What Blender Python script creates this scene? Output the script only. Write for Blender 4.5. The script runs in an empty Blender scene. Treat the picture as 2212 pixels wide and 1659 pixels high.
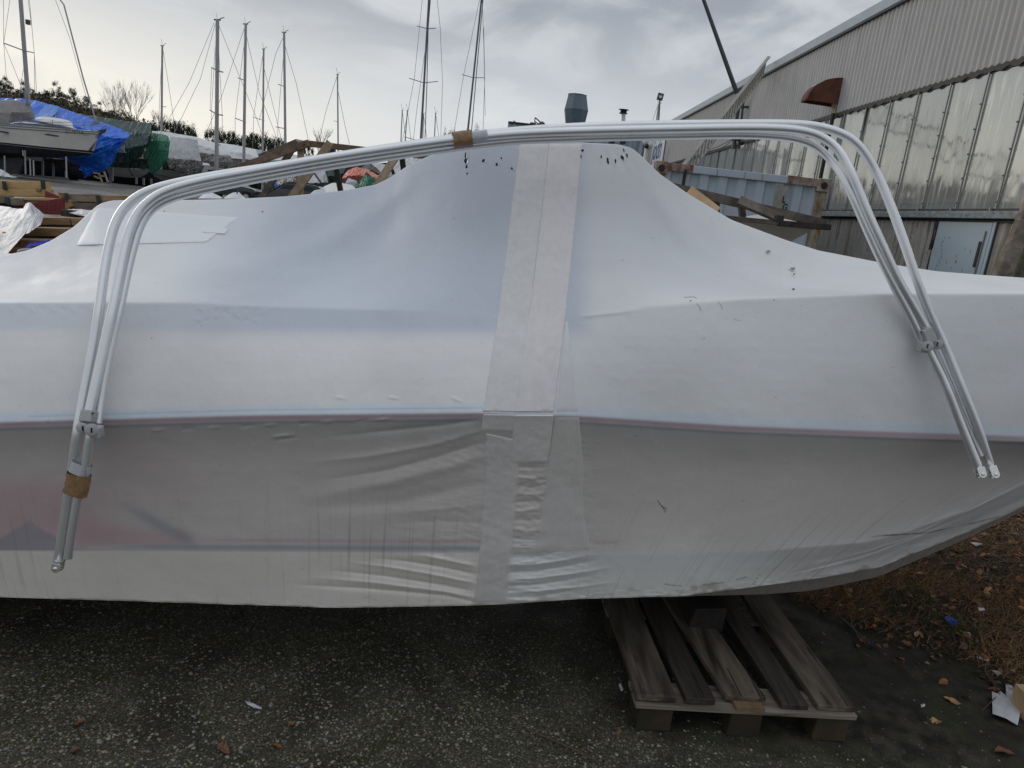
import bpy, math, random
import numpy as np
from mathutils import Vector, Matrix

random.seed(7); RNG = np.random.default_rng(7)
SC = bpy.context.scene
COL = SC.collection

# ---------------------------------------------------------------- camera
# frame unit: the photograph at 2212 x 1659; F is the focal length in that unit, H the eye height
F, H, CX, CY = 1490.0, 1.70, 1106.0, 829.5
_d = np.array([-636, 5970, 1490.0]); _d /= np.linalg.norm(_d)
_y = np.array([-6, -373, 1490.0]); _y /= np.linalg.norm(_y)
_y -= _d * (_y @ _d); _y /= np.linalg.norm(_y)
_z = -_d; _x = np.cross(_y, _z)
R3 = np.array([_x, _y, _z])          # camera (right, down, forward) -> world

cam_data = bpy.data.cameras.new('camera'); cam = bpy.data.objects.new('camera', cam_data); COL.objects.link(cam)
cam_data.sensor_fit = 'HORIZONTAL'; cam_data.sensor_width = 36.0; cam_data.lens = 36.0 * F / 2212.0
cam_data.clip_start = 0.05; cam_data.clip_end = 6000
_r, _dn, _f = R3[:, 0], R3[:, 1], R3[:, 2]
cam.matrix_world = Matrix(((_r[0], -_dn[0], -_f[0], 0), (_r[1], -_dn[1], -_f[1], 0), (_r[2], -_dn[2], -_f[2], H), (0, 0, 0, 1)))
SC.camera = cam

def ray(px, py):
    return R3 @ np.array([px - CX, py - CY, F])
def P(px, py, Y):                     # a traced point at its own distance Y
    r = ray(px, py); return r * (Y / r[1]) + np.array([0, 0, H])
def G(px, py, z=0.0):                 # a traced point on level z
    r = ray(px, py); return r * ((z - H) / r[2]) + np.array([0, 0, H])
def WX(px, py, X):                    # a traced point on the plane x = X
    r = ray(px, py); return r * (X / r[0]) + np.array([0, 0, H])
def proj(p):
    c = R3.T @ (np.asarray(p, float) - np.array([0, 0, H])); return CX + F * c[0] / c[2], CY + F * c[1] / c[2]

# ---------------------------------------------------------------- world: overcast, warm break low on the left
SUN_EL, SUN_AZ = math.radians(16), math.radians(-52)      # azimuth from +Y, negative is left
W = bpy.data.worlds.new('World'); SC.world = W; W.use_nodes = True
nt = W.node_tree; nt.nodes.clear(); N = nt.nodes; L = nt.links
def wn(t, **k):
    n = N.new(t)
    for a, b in k.items(): setattr(n, a, b)
    return n
out = wn('ShaderNodeOutputWorld'); bg = wn('ShaderNodeBackground'); L.new(bg.outputs[0], out.inputs[0])
sky = wn('ShaderNodeTexSky', sky_type='NISHITA', sun_disc=False, sun_elevation=SUN_EL, sun_rotation=SUN_AZ)
tc = wn('ShaderNodeTexCoord'); sep = wn('ShaderNodeSeparateXYZ'); L.new(tc.outputs['Generated'], sep.inputs[0])
def wm(op, a, b=None, c=None, clamp=False):
    n = wn('ShaderNodeMath', operation=op, use_clamp=clamp)
    for i, v in enumerate((a, b, c)):
        if v is None: continue
        if isinstance(v, (int, float)): n.inputs[i].default_value = v
        else: L.new(v, n.inputs[i])
    return n.outputs[0]
def wmap(v, a, b, c=0.0, d=1.0):
    n = wn('ShaderNodeMapRange', interpolation_type='SMOOTHSTEP')
    L.new(v, n.inputs[0])
    for i, q in enumerate((a, b, c, d)): n.inputs[i + 1].default_value = q
    return n.outputs[0]
def wmix(f, a, b):
    n = wn('ShaderNodeMix', data_type='RGBA')
    if isinstance(f, float): n.inputs[0].default_value = f
    else: L.new(f, n.inputs[0])
    for i, q in ((6, a), (7, b)):
        if isinstance(q, tuple): n.inputs[i].default_value = (*q, 1)
        else: L.new(q, n.inputs[i])
    return n.outputs[2]
zc = wm('MAXIMUM', sep.outputs[2], 0.0); den = wm('ADD', zc, 0.22)
cx_ = wm('DIVIDE', sep.outputs[0], den); cy_ = wm('DIVIDE', sep.outputs[1], den)
comb = wn('ShaderNodeCombineXYZ'); L.new(cx_, comb.inputs[0]); L.new(cy_, comb.inputs[1])
n1 = wn('ShaderNodeTexNoise'); n1.inputs['Scale'].default_value = 2.0; n1.inputs['Detail'].default_value = 7; n1.inputs['Roughness'].default_value = 0.52
n1.inputs['Distortion'].default_value = 0.5
L.new(comb.outputs[0], n1.inputs['Vector'])
n2 = wn('ShaderNodeTexNoise'); n2.inputs['Scale'].default_value = 0.5; n2.inputs['Detail'].default_value = 3; L.new(comb.outputs[0], n2.inputs['Vector'])
cl = wmap(n1.outputs[0], 0.34, 0.64); cl2 = wmap(n2.outputs[0], 0.38, 0.62)
grey = wmix(cl, (0.205, 0.228, 0.265), (0.53, 0.545, 0.56))
grey = wmix(wm('MULTIPLY', cl2, 0.5), grey, (0.37, 0.395, 0.44))
# overcast skies grow brighter towards the zenith
zen = wmap(sep.outputs[2], 0.36, 0.95, 1.0, 1.75)
mul = wn('ShaderNodeVectorMath', operation='SCALE'); L.new(grey, mul.inputs[0]); L.new(zen, mul.inputs[3])
# pale band low down, warm towards the hidden sun
azd = wm('ADD', wm('MULTIPLY', sep.outputs[0], math.sin(SUN_AZ)), wm('MULTIPLY', sep.outputs[1], math.cos(SUN_AZ)))
low = wmap(wm('ADD', sep.outputs[2], wm('MULTIPLY', wm('SUBTRACT', n1.outputs[0], 0.5), 0.30)), 0.26, 0.04)
side = wmap(azd, 0.62, 1.05)
c1 = wmix(wm('MULTIPLY', low, wmap(azd, -0.2, 0.75)), mul.outputs[0], (0.57, 0.59, 0.61))
warm = wmix(cl, (0.62, 0.61, 0.58), (0.82, 0.765, 0.65))
c2 = wmix(wm('MULTIPLY', low, side), c1, warm)
sc10 = wn('ShaderNodeVectorMath', operation='SCALE'); L.new(c2, sc10.inputs[0]); sc10.inputs[3].default_value = 10.0
dim = wn('ShaderNodeVectorMath', operation='SCALE'); L.new(sc10.outputs[0], dim.inputs[0]); L.new(wmap(azd, -1.0, 0.45, 0.92, 1.0), dim.inputs[3])   # the sky fades away from the low sun
fin = wmix(0.94, sky.outputs[0], dim.outputs[0])
L.new(fin, bg.inputs[0]); bg.inputs[1].default_value = 0.1

sd = bpy.data.lights.new('sun', 'SUN'); sd.energy = 0.55; sd.angle = math.radians(22); sd.color = (1.0, 0.93, 0.82)
sun = bpy.data.objects.new('sun', sd); COL.objects.link(sun)
sdir = Vector((math.sin(SUN_AZ) * math.cos(SUN_EL), math.cos(SUN_AZ) * math.cos(SUN_EL), math.sin(SUN_EL)))
sun.rotation_euler = sdir.to_track_quat('Z', 'Y').to_euler(); sun.location = (-20, 20, 30)

SC.view_settings.view_transform = 'Standard'; SC.view_settings.look = 'None'
SC.view_settings.exposure = 0.36; SC.view_settings.gamma = 1.0; SC.view_settings.use_curve_mapping = False
SC.render.engine = 'CYCLES'
SC.cycles.max_bounces = 6; SC.cycles.use_denoising = True

# ---------------------------------------------------------------- materials
def mat(name, color, rough=0.6, metal=0.0, noise=None, bump=None, c2=None, attr=False, spec=0.5, coat=0.0, stretch=None, extra=None, obj_random=0.0):
    m = bpy.data.materials.new(name); m.use_nodes = True
    t = m.node_tree; b = t.nodes['Principled BSDF']
    b.inputs['Roughness'].default_value = rough; b.inputs['Metallic'].default_value = metal
    b.inputs['Specular IOR Level'].default_value = spec
    b.inputs['Coat Weight'].default_value = coat
    base = None
    if attr:
        a = t.nodes.new('ShaderNodeVertexColor'); a.layer_name = 'tint'; base = a.outputs[0]
    co = t.nodes.new('ShaderNodeTexCoord'); vec = co.outputs['Object']
    if stretch:
        mp = t.nodes.new('ShaderNodeMapping'); mp.inputs['Scale'].default_value = stretch
        t.links.new(vec, mp.inputs[0]); vec = mp.outputs[0]
    if noise:
        n = t.nodes.new('ShaderNodeTexNoise'); n.inputs['Scale'].default_value = noise[0]; n.inputs['Detail'].default_value = noise[1] if len(noise) > 1 else 6
        n.inputs['Roughness'].default_value = 0.6
        t.links.new(vec, n.inputs['Vector'])
        r = t.nodes.new('ShaderNodeValToRGB'); r.color_ramp.elements[0].position = 0.35; r.color_ramp.elements[1].position = 0.68
        t.links.new(n.outputs[0], r.inputs[0])
        mx = t.nodes.new('ShaderNodeMix'); mx.data_type = 'RGBA'; t.links.new(r.outputs[0], mx.inputs[0])
        if base is not None:
            mx.blend_type = 'MULTIPLY'; mx.inputs[0].default_value = 1
            mx.blend_type = 'MIX'
            mm = t.nodes.new('ShaderNodeMix'); mm.data_type = 'RGBA'; mm.blend_type = 'MULTIPLY'; mm.inputs[0].default_value = 1
            mx.inputs[6].default_value = (1, 1, 1, 1); mx.inputs[7].default_value = (*(c2 or (0.8, 0.8, 0.8)), 1)
            t.links.new(base, mm.inputs[6]); t.links.new(mx.outputs[2], mm.inputs[7]); base = mm.outputs[2]
        else:
            mx.inputs[6].default_value = (*color, 1); mx.inputs[7].default_value = (*(c2 or tuple(c * 0.7 for c in color)), 1)
            base = mx.outputs[2]
    if obj_random:
        oi = t.nodes.new('ShaderNodeObjectInfo'); mr = t.nodes.new('ShaderNodeMapRange')
        mr.inputs[3].default_value = 1 - obj_random; mr.inputs[4].default_value = 1 + obj_random
        t.links.new(oi.outputs['Random'], mr.inputs[0])
        vs = t.nodes.new('ShaderNodeVectorMath'); vs.operation = 'SCALE'
        if base is None: vs.inputs[0].default_value = color
        else: t.links.new(base, vs.inputs[0])
        t.links.new(mr.outputs[0], vs.inputs[3]); base = vs.outputs[0]
    if base is None: b.inputs['Base Color'].default_value = (*color, 1)
    else: t.links.new(base, b.inputs['Base Color'])
    if bump:
        n = t.nodes.new('ShaderNodeTexNoise'); n.inputs['Scale'].default_value = bump[0]; n.inputs['Detail'].default_value = 6
        t.links.new(vec, n.inputs['Vector'])
        bp = t.nodes.new('ShaderNodeBump'); bp.inputs['Strength'].default_value = bump[1]; bp.inputs['Distance'].default_value = bump[2] if len(bump) > 2 else 0.01
        t.links.new(n.outputs[0], bp.inputs['Height']); t.links.new(bp.outputs[0], b.inputs['Normal'])
    if extra: extra(m, t, b, co)
    return m

# ---------------------------------------------------------------- mesh helpers
OFF = {}
class MB:
    def __init__(s): s.v = []; s.f = []; s.n = 0; s.c = []; s.usec = False
    def add(s, v, f, col=None):
        v = np.asarray(v, float).reshape(-1, 3); b = s.n
        s.v.append(v); s.n += len(v)
        for q in f: s.f.append(tuple(int(i) + b for i in q))
        if col is not None: s.usec = True
        s.c.append(np.tile(np.array(col if col is not None else (1, 1, 1)), (len(v), 1)) if col is None or np.ndim(col) == 1 else np.asarray(col))
        return s
    def box(s, c, size, M=None, jit=0.0):
        h = np.array(size) / 2
        v = np.array([[x, y, z] for x in (-1, 1) for y in (-1, 1) for z in (-1, 1)]) * h
        if jit: v = v + RNG.normal(0, jit, v.shape)
        if M is not None: v = v @ np.array(M).T
        v = v + np.array(c)
        return s.add(v, [(0, 1, 3, 2), (4, 6, 7, 5), (0, 4, 5, 1), (2, 3, 7, 6), (0, 2, 6, 4), (1, 5, 7, 3)])
    def beam(s, p, q, w, h, up=(0, 0, 1), jit=0.0):
        p = np.array(p, float); q = np.array(q, float); d = q - p; l = np.linalg.norm(d); d /= l
        u = np.array(up, float)
        if abs(d @ u) > 0.95: u = np.array([1.0, 0, 0])
        sd_ = np.cross(d, u); sd_ /= np.linalg.norm(sd_); u = np.cross(sd_, d)
        return s.box((p + q) / 2, (w, l, h), np.array([sd_, d, u]).T, jit)
    def tube(s, path, r, seg=12, cap=True, closed=False):
        path = np.array(path, float); n = len(path); r = np.broadcast_to(r, (n,))
        T = np.gradient(path, axis=0); T /= np.linalg.norm(T, axis=1)[:, None] + 1e-12
        a = np.array([0, 0, 1.0]) if abs(T[0][2]) < 0.9 else np.array([1.0, 0, 0])
        u = np.cross(T[0], a); u /= np.linalg.norm(u); V = []
        for i in range(n):
            u = u - T[i] * (u @ T[i]); u /= np.linalg.norm(u); w = np.cross(T[i], u)
            for k in range(seg):
                t = 2 * math.pi * k / seg; V.append(path[i] + r[i] * (math.cos(t) * u + math.sin(t) * w))
        fs = [(i * seg + k, i * seg + (k + 1) % seg, (i + 1) * seg + (k + 1) % seg, (i + 1) * seg + k) for i in range(n - 1) for k in range(seg)]
        if cap: fs += [tuple(range(seg))[::-1], tuple((n - 1) * seg + k for k in range(seg))]
        return s.add(V, fs)
    def grid(s, A, col=None, flip=False):
        A = np.asarray(A); n, m = A.shape[:2]
        fs = []
        for i in range(n - 1):
            for j in range(m - 1):
                q = (i * m + j, i * m + j + 1, (i + 1) * m + j + 1, (i + 1) * m + j)
                fs.append(q[::-1] if flip else q)
        return s.add(A.reshape(-1, 3), fs, None if col is None else col.reshape(-1, 3))
    def poly(s, pts, thick):      # flat outline extruded along a vector
        pts = np.array(pts, float); n = len(pts); t = np.array(thick, float)
        fs = [tuple(range(n)), tuple(range(2 * n - 1, n - 1, -1))] + [(i, n + i, n + (i + 1) % n, (i + 1) % n) for i in range(n)]
        return s.add(np.vstack([pts, pts + t]), fs)
    def ball(s, c, r, seg=8, ring=6, sc=(1, 1, 1), jit=0):
        V = []; 
        for i in range(ring + 1):
            a = math.pi * i / ring
            for k in range(seg):
                b = 2 * math.pi * k / seg
                V.append(np.array([math.sin(a) * math.cos(b), math.sin(a) * math.sin(b), math.cos(a)]) * r * (1 + random.uniform(-jit, jit)) * np.array(sc) + np.array(c))
        return s.add(V, [(i * seg + k, (i + 1) * seg + k, (i + 1) * seg + (k + 1) % seg, i * seg + (k + 1) % seg) for i in range(ring) for k in range(seg)])

def fast_mesh(name, V, Q, C=None):
    me = bpy.data.meshes.new(name); V = np.asarray(V, np.float32); Q = np.asarray(Q, np.int32); k = Q.shape[1]
    me.vertices.add(len(V)); me.vertices.foreach_set('co', V.ravel())
    me.loops.add(Q.size); me.loops.foreach_set('vertex_index', Q.ravel())
    me.polygons.add(len(Q)); me.polygons.foreach_set('loop_start', np.arange(0, Q.size, k, dtype=np.int32))
    me.update(calc_edges=True)
    if C is not None:
        a = me.color_attributes.new('tint', 'FLOAT_COLOR', 'POINT')
        a.data.foreach_set('color', np.hstack([C, np.ones((len(C), 1))]).astype(np.float32).ravel())
    return me

def props(o, label=None, cat=None, group=None, kind=None):
    if label: o['label'] = label
    if cat: o['category'] = cat
    if group: o['group'] = group
    if kind: o['kind'] = kind
    return o

def thing(name, label, cat, loc, group=None):
    o = bpy.data.objects.new(name, None); COL.objects.link(o); o.location = tuple(float(c) for c in loc)
    o.empty_display_size = 0.1
    OFF[o.name] = np.array(loc, float); return props(o, label, cat, group)

def put(name, mesh_or_mb, m, parent=None, smooth=False, bevel=0, label=None, cat=None, group=None, kind=None, solid=0):
    if isinstance(mesh_or_mb, MB):
        mb = mesh_or_mb; V = np.vstack(mb.v)
    else:
        mb = None; me = mesh_or_mb
        V = np.empty(len(me.vertices) * 3, np.float32); me.vertices.foreach_get('co', V); V = V.reshape(-1, 3).astype(float)
    if parent is not None: off = OFF[parent.name]
    else: off = np.array([(V[:, 0].min() + V[:, 0].max()) / 2, (V[:, 1].min() + V[:, 1].max()) / 2, V[:, 2].min()])
    V = V - off
    if mb:
        me = bpy.data.meshes.new(name); me.from_pydata(V.tolist(), [], mb.f)
        if mb.usec:
            a = me.color_attributes.new('tint', 'FLOAT_COLOR', 'POINT'); C = np.vstack(mb.c)
            a.data.foreach_set('color', np.hstack([C, np.ones((len(C), 1))]).astype(np.float32).ravel())
    else: me.vertices.foreach_set('co', V.astype(np.float32).ravel()); me.update()
    me.validate()
    if smooth:
        me.polygons.foreach_set('use_smooth', [True] * len(me.polygons))
        if smooth != 'all':
            try: me.set_sharp_from_angle(angle=math.radians(35))
            except Exception: pass
    me.materials.append(m)
    o = bpy.data.objects.new(name, me); COL.objects.link(o)
    if parent is not None: o.parent = parent
    else: o.location = tuple(off)
    OFF[o.name] = off
    if bevel:
        b = o.modifiers.new('bevel', 'BEVEL'); b.width = bevel; b.segments = 2; b.limit_method = 'ANGLE'
    if solid:
        b = o.modifiers.new('thickness', 'SOLIDIFY'); b.thickness = solid; b.offset = 0
    return props(o, label, cat, group, kind)

def interp(pts, n):             # resample a traced polyline (px, py, Y) to n world points, evenly
    pts = np.array(pts, float); d = np.r_[0, np.cumsum(np.hypot(np.diff(pts[:, 0]), np.diff(pts[:, 1])) + 1e-6)]
    t = np.linspace(0, d[-1], n)
    q = np.stack([np.interp(t, d, pts[:, k]) for k in range(3)], 1)
    return np.array([P(*a) for a in q])
def smooth_path(W_, n, it=2):   # rounded version of a world polyline
    p = np.array(W_, float)
    for _ in range(it):
        q = [p[0]]
        for a, b in zip(p[:-1], p[1:]): q += [a * 0.75 + b * 0.25, a * 0.25 + b * 0.75]
        q.append(p[-1]); p = np.array(q)
    d = np.r_[0, np.cumsum(np.linalg.norm(np.diff(p, axis=0), axis=1))]; t = np.linspace(0, d[-1], n)
    return np.stack([np.interp(t, d, p[:, k]) for k in range(3)], 1)
def vnoise(X, Y, s, seed=0):    # cheap smooth value noise
    r = np.random.default_rng(seed).random((64, 64)); x = X * s % 64; y = Y * s % 64
    i = np.floor(x).astype(int); j = np.floor(y).astype(int); f = x - i; g = y - j; f = f * f * (3 - 2 * f); g = g * g * (3 - 2 * g)
    a = r[i % 64, j % 64]; b = r[(i + 1) % 64, j % 64]; c = r[i % 64, (j + 1) % 64]; d = r[(i + 1) % 64, (j + 1) % 64]
    return (a * (1 - f) + b * f) * (1 - g) + (c * (1 - f) + d * f) * g - 0.5
def sheet(curves, n=60, m=10, wr=0.0, ws=1.0, seed=1, sag=0.0):
    # a draped surface lofted through curves of traced points; wr is wrinkle height in metres
    C = [interp(c, n) for c in curves]; rows = []
    for a, b in zip(C[:-1], C[1:]):
        for k in range(m):
            t = k / m; rows.append(a * (1 - t) + b * t - np.array([0, 0, sag * math.sin(math.pi * t)]))
    rows.append(C[-1]); A = np.array(rows)
    if wr:
        I, J = np.meshgrid(np.arange(A.shape[0]) / m, np.arange(n) / n * 6, indexing='ij')
        w = vnoise(J * 3 + I * 1.5, I, 2.0 * ws, seed) + 0.5 * vnoise(J * 7 - I * 2, I * 2, 2.0 * ws, seed + 1) + 0.25 * vnoise(J * 13, I * 5, 2 * ws, seed + 2)
        A = A + w[..., None] * wr * np.array([0.3, -1, 0.35])
    return A
sstep = lambda a, b, x: (lambda t: t * t * (3 - 2 * t))(np.clip((x - a) / (b - a), 0, 1))
# ================================================================ ground
def ground_z(X, Y):
    return 0.5 * sstep(8, 28, Y) * (1 - 0.0 * X)
gx = np.unique(np.concatenate([np.linspace(-8, 8, 60), np.sign(np.linspace(-1, 1, 61)) * (8 + 1500 * np.abs(np.linspace(-1, 1, 61)) ** 3)]))
gy = np.unique(np.concatenate([np.linspace(-8, 40, 100), -8 - 1500 * np.linspace(0, 1, 20) ** 3, 40 + 2400 * np.linspace(0, 1, 30) ** 3]))
GX, GY = np.meshgrid(gx, gy)
gA = np.stack([GX, GY, ground_z(GX, GY)], -1)

def ground_extra(m, t, b, co):
    N_ = t.nodes; K = t.links
    def nz(s, d, vec=None, dist=0.0):
        n = N_.new('ShaderNodeTexNoise'); n.inputs['Scale'].default_value = s; n.inputs['Detail'].default_value = d; n.inputs['Distortion'].default_value = dist
        K.new(vec or co.outputs['Object'], n.inputs['Vector']); return n.outputs[0]
    def mr(v, a, bb, c=0.0, d=1.0):
        n = N_.new('ShaderNodeMapRange'); n.interpolation_type = 'SMOOTHSTEP'; K.new(v, n.inputs[0])
        for i, q in enumerate((a, bb, c, d)): n.inputs[i + 1].default_value = q
        return n.outputs[0]
    def mm(op, a, bb):
        n = N_.new('ShaderNodeMath'); n.operation = op
        for i, q in enumerate((a, bb)):
            if isinstance(q, (int, float)): n.inputs[i].default_value = q
            else: K.new(q, n.inputs[i])
        return n.outputs[0]
    def mx(f, a, bb):
        n = N_.new('ShaderNodeMix'); n.data_type = 'RGBA'
        if isinstance(f, float): n.inputs[0].default_value = f
        else: K.new(f, n.inputs[0])
        for i, q in ((6, a), (7, bb)):
            if isinstance(q, tuple): n.inputs[i].default_value = (*q, 1)
            else: K.new(q, n.inputs[i])
        return n.outputs[2]
    sp = N_.new('ShaderNodeSeparateXYZ'); K.new(co.outputs['Object'], sp.inputs[0])
    X, Y = sp.outputs[0], sp.outputs[1]
    # exposed-aggregate stones set in dark binder
    def stones(scale, seed_off):
        mp = N_.new('ShaderNodeMapping'); mp.inputs['Location'].default_value = (seed_off, seed_off, 0); K.new(co.outputs['Object'], mp.inputs[0])
        wv = N_.new('ShaderNodeTexNoise'); wv.inputs['Scale'].default_value = scale * 0.6; K.new(mp.outputs[0], wv.inputs['Vector'])
        ad = N_.new('ShaderNodeMix'); ad.data_type = 'VECTOR'; ad.inputs[0].default_value = 0.012; K.new(mp.outputs[0], ad.inputs[4]); K.new(wv.outputs[1], ad.inputs[5])
        v = N_.new('ShaderNodeTexVoronoi'); v.inputs['Scale'].default_value = scale; v.inputs['Randomness'].default_value = 1; K.new(ad.outputs[1], v.inputs['Vector'])
        s2 = N_.new('ShaderNodeSeparateColor'); K.new(v.outputs['Color'], s2.inputs[0])
        thr = mr(s2.outputs[0], 0.0, 1.0, 0.10, 0.42)
        return mr(mm('SUBTRACT', thr, v.outputs['Distance']), -0.02, 0.06), s2
    f1, s1 = stones(95, 0.0); f2, s2 = stones(210, 3.3)
    big = nz(1.1, 4); mid = nz(6, 5); fine = nz(90, 4)
    binder = mx(mr(fine, 0.3, 0.7), (0.030, 0.027, 0.020), (0.105, 0.096, 0.068))
    binder = mx(mm('MULTIPLY', mr(nz(2.3, 6, None, 0.6), 0.50, 0.66), 0.8), binder, (0.040, 0.050, 0.016))
    st = mx(s1.outputs[1], (0.07, 0.065, 0.05), (0.30, 0.275, 0.20)); st = mx(mr(s1.outputs[2], 0.75, 0.95), st, (0.30, 0.19, 0.12))
    st2 = mx(s2.outputs[1], (0.05, 0.048, 0.04), (0.24, 0.225, 0.17))
    agg = mx(f2, binder, st2); agg = mx(f1, agg, st)
    # wet mud and silt lying over the aggregate to the right
    edge = mm('ADD', mm('SUBTRACT', X, 0.30), mm('MULTIPLY', mm('SUBTRACT', mid, 0.5), 0.9))
    mud = mr(edge, 0.0, 0.6, 0.0, 0.9)
    mudc = mx(mr(nz(14, 6), 0.35, 0.7), (0.014, 0.013, 0.011), (0.060, 0.052, 0.038))
    mudc = mx(mm('MULTIPLY', mr(nz(3.0, 6), 0.5, 0.68), 0.6), mudc, (0.04, 0.055, 0.02))
    band = mr(mm('ABSOLUTE', mm('SUBTRACT', mm('ADD', Y, mm('MULTIPLY', mid, 0.5)), 2.42), 0.0), 0.75, 0.35)
    mudf = mm('MULTIPLY', mud, mr(mm('ADD', Y, mm('MULTIPLY', mid, 0.6)), 2.05, 2.45))
    mudf2 = mm('MULTIPLY', mr(X, 1.15, 1.8), mr(big, 0.35, 0.55, 0.4, 0.92))
    near = mx(mudf, agg, mudc); near = mx(mudf2, near, mudc)
    dirt = mx(mm('MULTIPLY', mr(nz(1.9, 7, None, 1.2), 0.46, 0.62), 0.65), near, (0.030, 0.027, 0.021))
    dirt = mx(mm('MULTIPLY', mr(nz(5.0, 8, None, 2.0), 0.58, 0.66), 0.6), dirt, (0.035, 0.042, 0.014))
    yard = mx(mr(nz(1.6, 8), 0.35, 0.68), (0.12, 0.115, 0.108), (0.19, 0.18, 0.165)); yard = mx(mr(nz(0.16, 5), 0.45, 0.6), yard, (0.10, 0.095, 0.09))
    yard = mx(mm('MULTIPLY', mr(nz(0.5, 6), 0.62, 0.66), 0.5), yard, (0.05, 0.05, 0.05))
    far = mx(mr(nz(0.03, 6), 0.4, 0.6), (0.07, 0.08, 0.03), (0.12, 0.11, 0.06))
    c = mx(mr(Y, 4.5, 8.0), dirt, yard); c = mx(mr(Y, 75.0, 100.0), c, far)
    K.new(c, b.inputs['Base Color'])
    K.new(mr(nz(4, 5), 0.35, 0.65, 0.38, 0.8), b.inputs['Roughness'])
    h = mm('ADD', mm('MULTIPLY', f1, 0.6), mm('ADD', mm('MULTIPLY', f2, 0.25), mm('MULTIPLY', fine, 0.5)))
    bp = N_.new('ShaderNodeBump'); bp.inputs['Strength'].default_value = 0.55; bp.inputs['Distance'].default_value = 0.004
    K.new(h, bp.inputs['Height']); K.new(bp.outputs[0], b.inputs['Normal'])
M_ground = mat('wet exposed aggregate', (0.08, 0.08, 0.07), 0.6, spec=.32, extra=ground_extra)
nn, mmn = GX.shape
idx = np.arange(nn * mmn).reshape(nn, mmn)
Q = np.stack([idx[:-1, :-1], idx[:-1, 1:], idx[1:, 1:], idx[1:, :-1]], -1).reshape(-1, 4)
go = put('ground', fast_mesh('ground', gA.reshape(-1, 3), Q), M_ground, smooth='all', kind='structure')
go.location = (0, 0, 0); go.data.transform(Matrix.Translation(tuple(OFF[go.name]))); OFF[go.name] = np.zeros(3)

# ---- pebbles standing proud of the aggregate
pv = []; pf = []; pc = []
base = []; 
for i in range(6):
    a = i * math.pi / 3; base.append((math.cos(a), math.sin(a), 0.0))
for i in range(3):
    a = i * 2 * math.pi / 3 + 0.4; base.append((0.55 * math.cos(a), 0.55 * math.sin(a), 0.62))
base = np.array(base)
bf = [(0, 1, 6), (1, 2, 6), (2, 7, 6), (2, 3, 7), (3, 4, 7), (4, 8, 7), (4, 5, 8), (5, 0, 8), (0, 6, 8), (6, 7, 8)]
NP = 20000; k = 0
while k < NP:
    x = RNG.uniform(-1.75, 2.0); y = RNG.uniform(1.55, 3.1)
    dens = 1.0
    if x > 0.35: dens *= max(0.12, 1 - (x - 0.35) * 1.2)
    if y > 2.1: dens *= max(0.25, 1 - (y - 2.1) * 1.1)
    if x > 0.3 and y > 2.0: dens *= 0.35
    dens *= 0.45 + 1.1 * (0.5 + vnoise(np.array(x + 5), np.array(y + 5), 3.1, 5))
    if RNG.random() > dens: continue
    r = RNG.gamma(4, 0.00078) + 0.0013; r = min(r, 0.0085)
    a = RNG.uniform(0, 6.28); e = RNG.uniform(0.6, 1.0)
    q = base * (1 + RNG.normal(0, 0.13, base.shape)) * np.array([1, e, 0.55]) * r
    q = q @ np.array([[math.cos(a), math.sin(a), 0], [-math.sin(a), math.cos(a), 0], [0, 0, 1]]) + np.array([x, y, -0.0006])
    pv.append(q); pf.append(np.array(bf) + 9 * k)
    t = RNG.random(); g = 0.05 + 0.30 * RNG.random() ** 1.8
    c = np.array([1, 0.93, 0.70]) * g if t < 0.7 else (np.array([0.9, 0.95, 0.95]) * g if t < 0.88 else np.array([1.0, 0.68, 0.45]) * g * 0.8)
    pc.append(np.tile(c, (9, 1))); k += 1
M_peb = mat('pebbles', (0.3, 0.3, 0.25), 0.5, attr=True)
put('pebbles', fast_mesh('pebbles', np.vstack(pv), np.vstack(pf), np.vstack(pc)), M_peb, label='loose pale pebbles in the wet asphalt in front of the boat', kind='stuff', cat='pebbles')

# ================================================================ wrapped boat
ip = lambda tab, x: np.interp(x, [a for a, b in tab], [b for a, b in tab])
SIL = [(-160, 575), (0, 553), (60, 541), (110, 520), (160, 490), (190, 462), (213, 441), (240, 433), (300, 431.5), (390, 432), (500, 430), (620, 424), (740, 412), (812, 399), (850, 380), (880, 358), (930, 335), (980, 319), (1030, 311), (1130, 307.5), (1255, 307.5), (1337, 312), (1366, 320), (1384, 335), (1399, 350), (1424, 375), (1487, 419), (1580, 475), (1699, 519), (1768, 541), (1912, 569), (2024, 586), (2124, 594), (2212, 600), (2400, 612)]
SILY = [(-160, 2.5), (150, 2.6), (240, 2.8), (800, 2.72), (1030, 2.45), (1368, 2.45), (1500, 2.6), (1800, 2.9), (2400, 3.1)]
SHO = [(-160, 653), (400, 653), (533, 660), (800, 668), (1100, 678), (1249, 678), (1399, 662.5), (1599, 645), (1805, 636), (1937, 632.5), (2400, 634)]
SHOY = [(-160, 2.03), (400, 2.03), (560, 2.09), (1100, 2.12), (1249, 2.105), (1420, 2.07), (1800, 2.13), (2212, 2.28), (2400, 2.4)]
RAIL = [(-160, 921), (0, 912), (559, 897), (1041, 892), (1262, 899), (1587, 920), (1962, 934), (2212, 942), (2400, 948)]
RAILY = [(-160, 1.84), (0, 1.84), (1000, 1.92), (1700, 2.0), (2212, 2.22), (2400, 2.4)]
SEAM = [(-160, 1188), (0, 1189), (1041, 1194), (1281, 1200), (1662, 1191), (1880, 1172), (1974, 1145), (2090, 1105), (2212, 1050), (2400, 960)]
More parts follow.
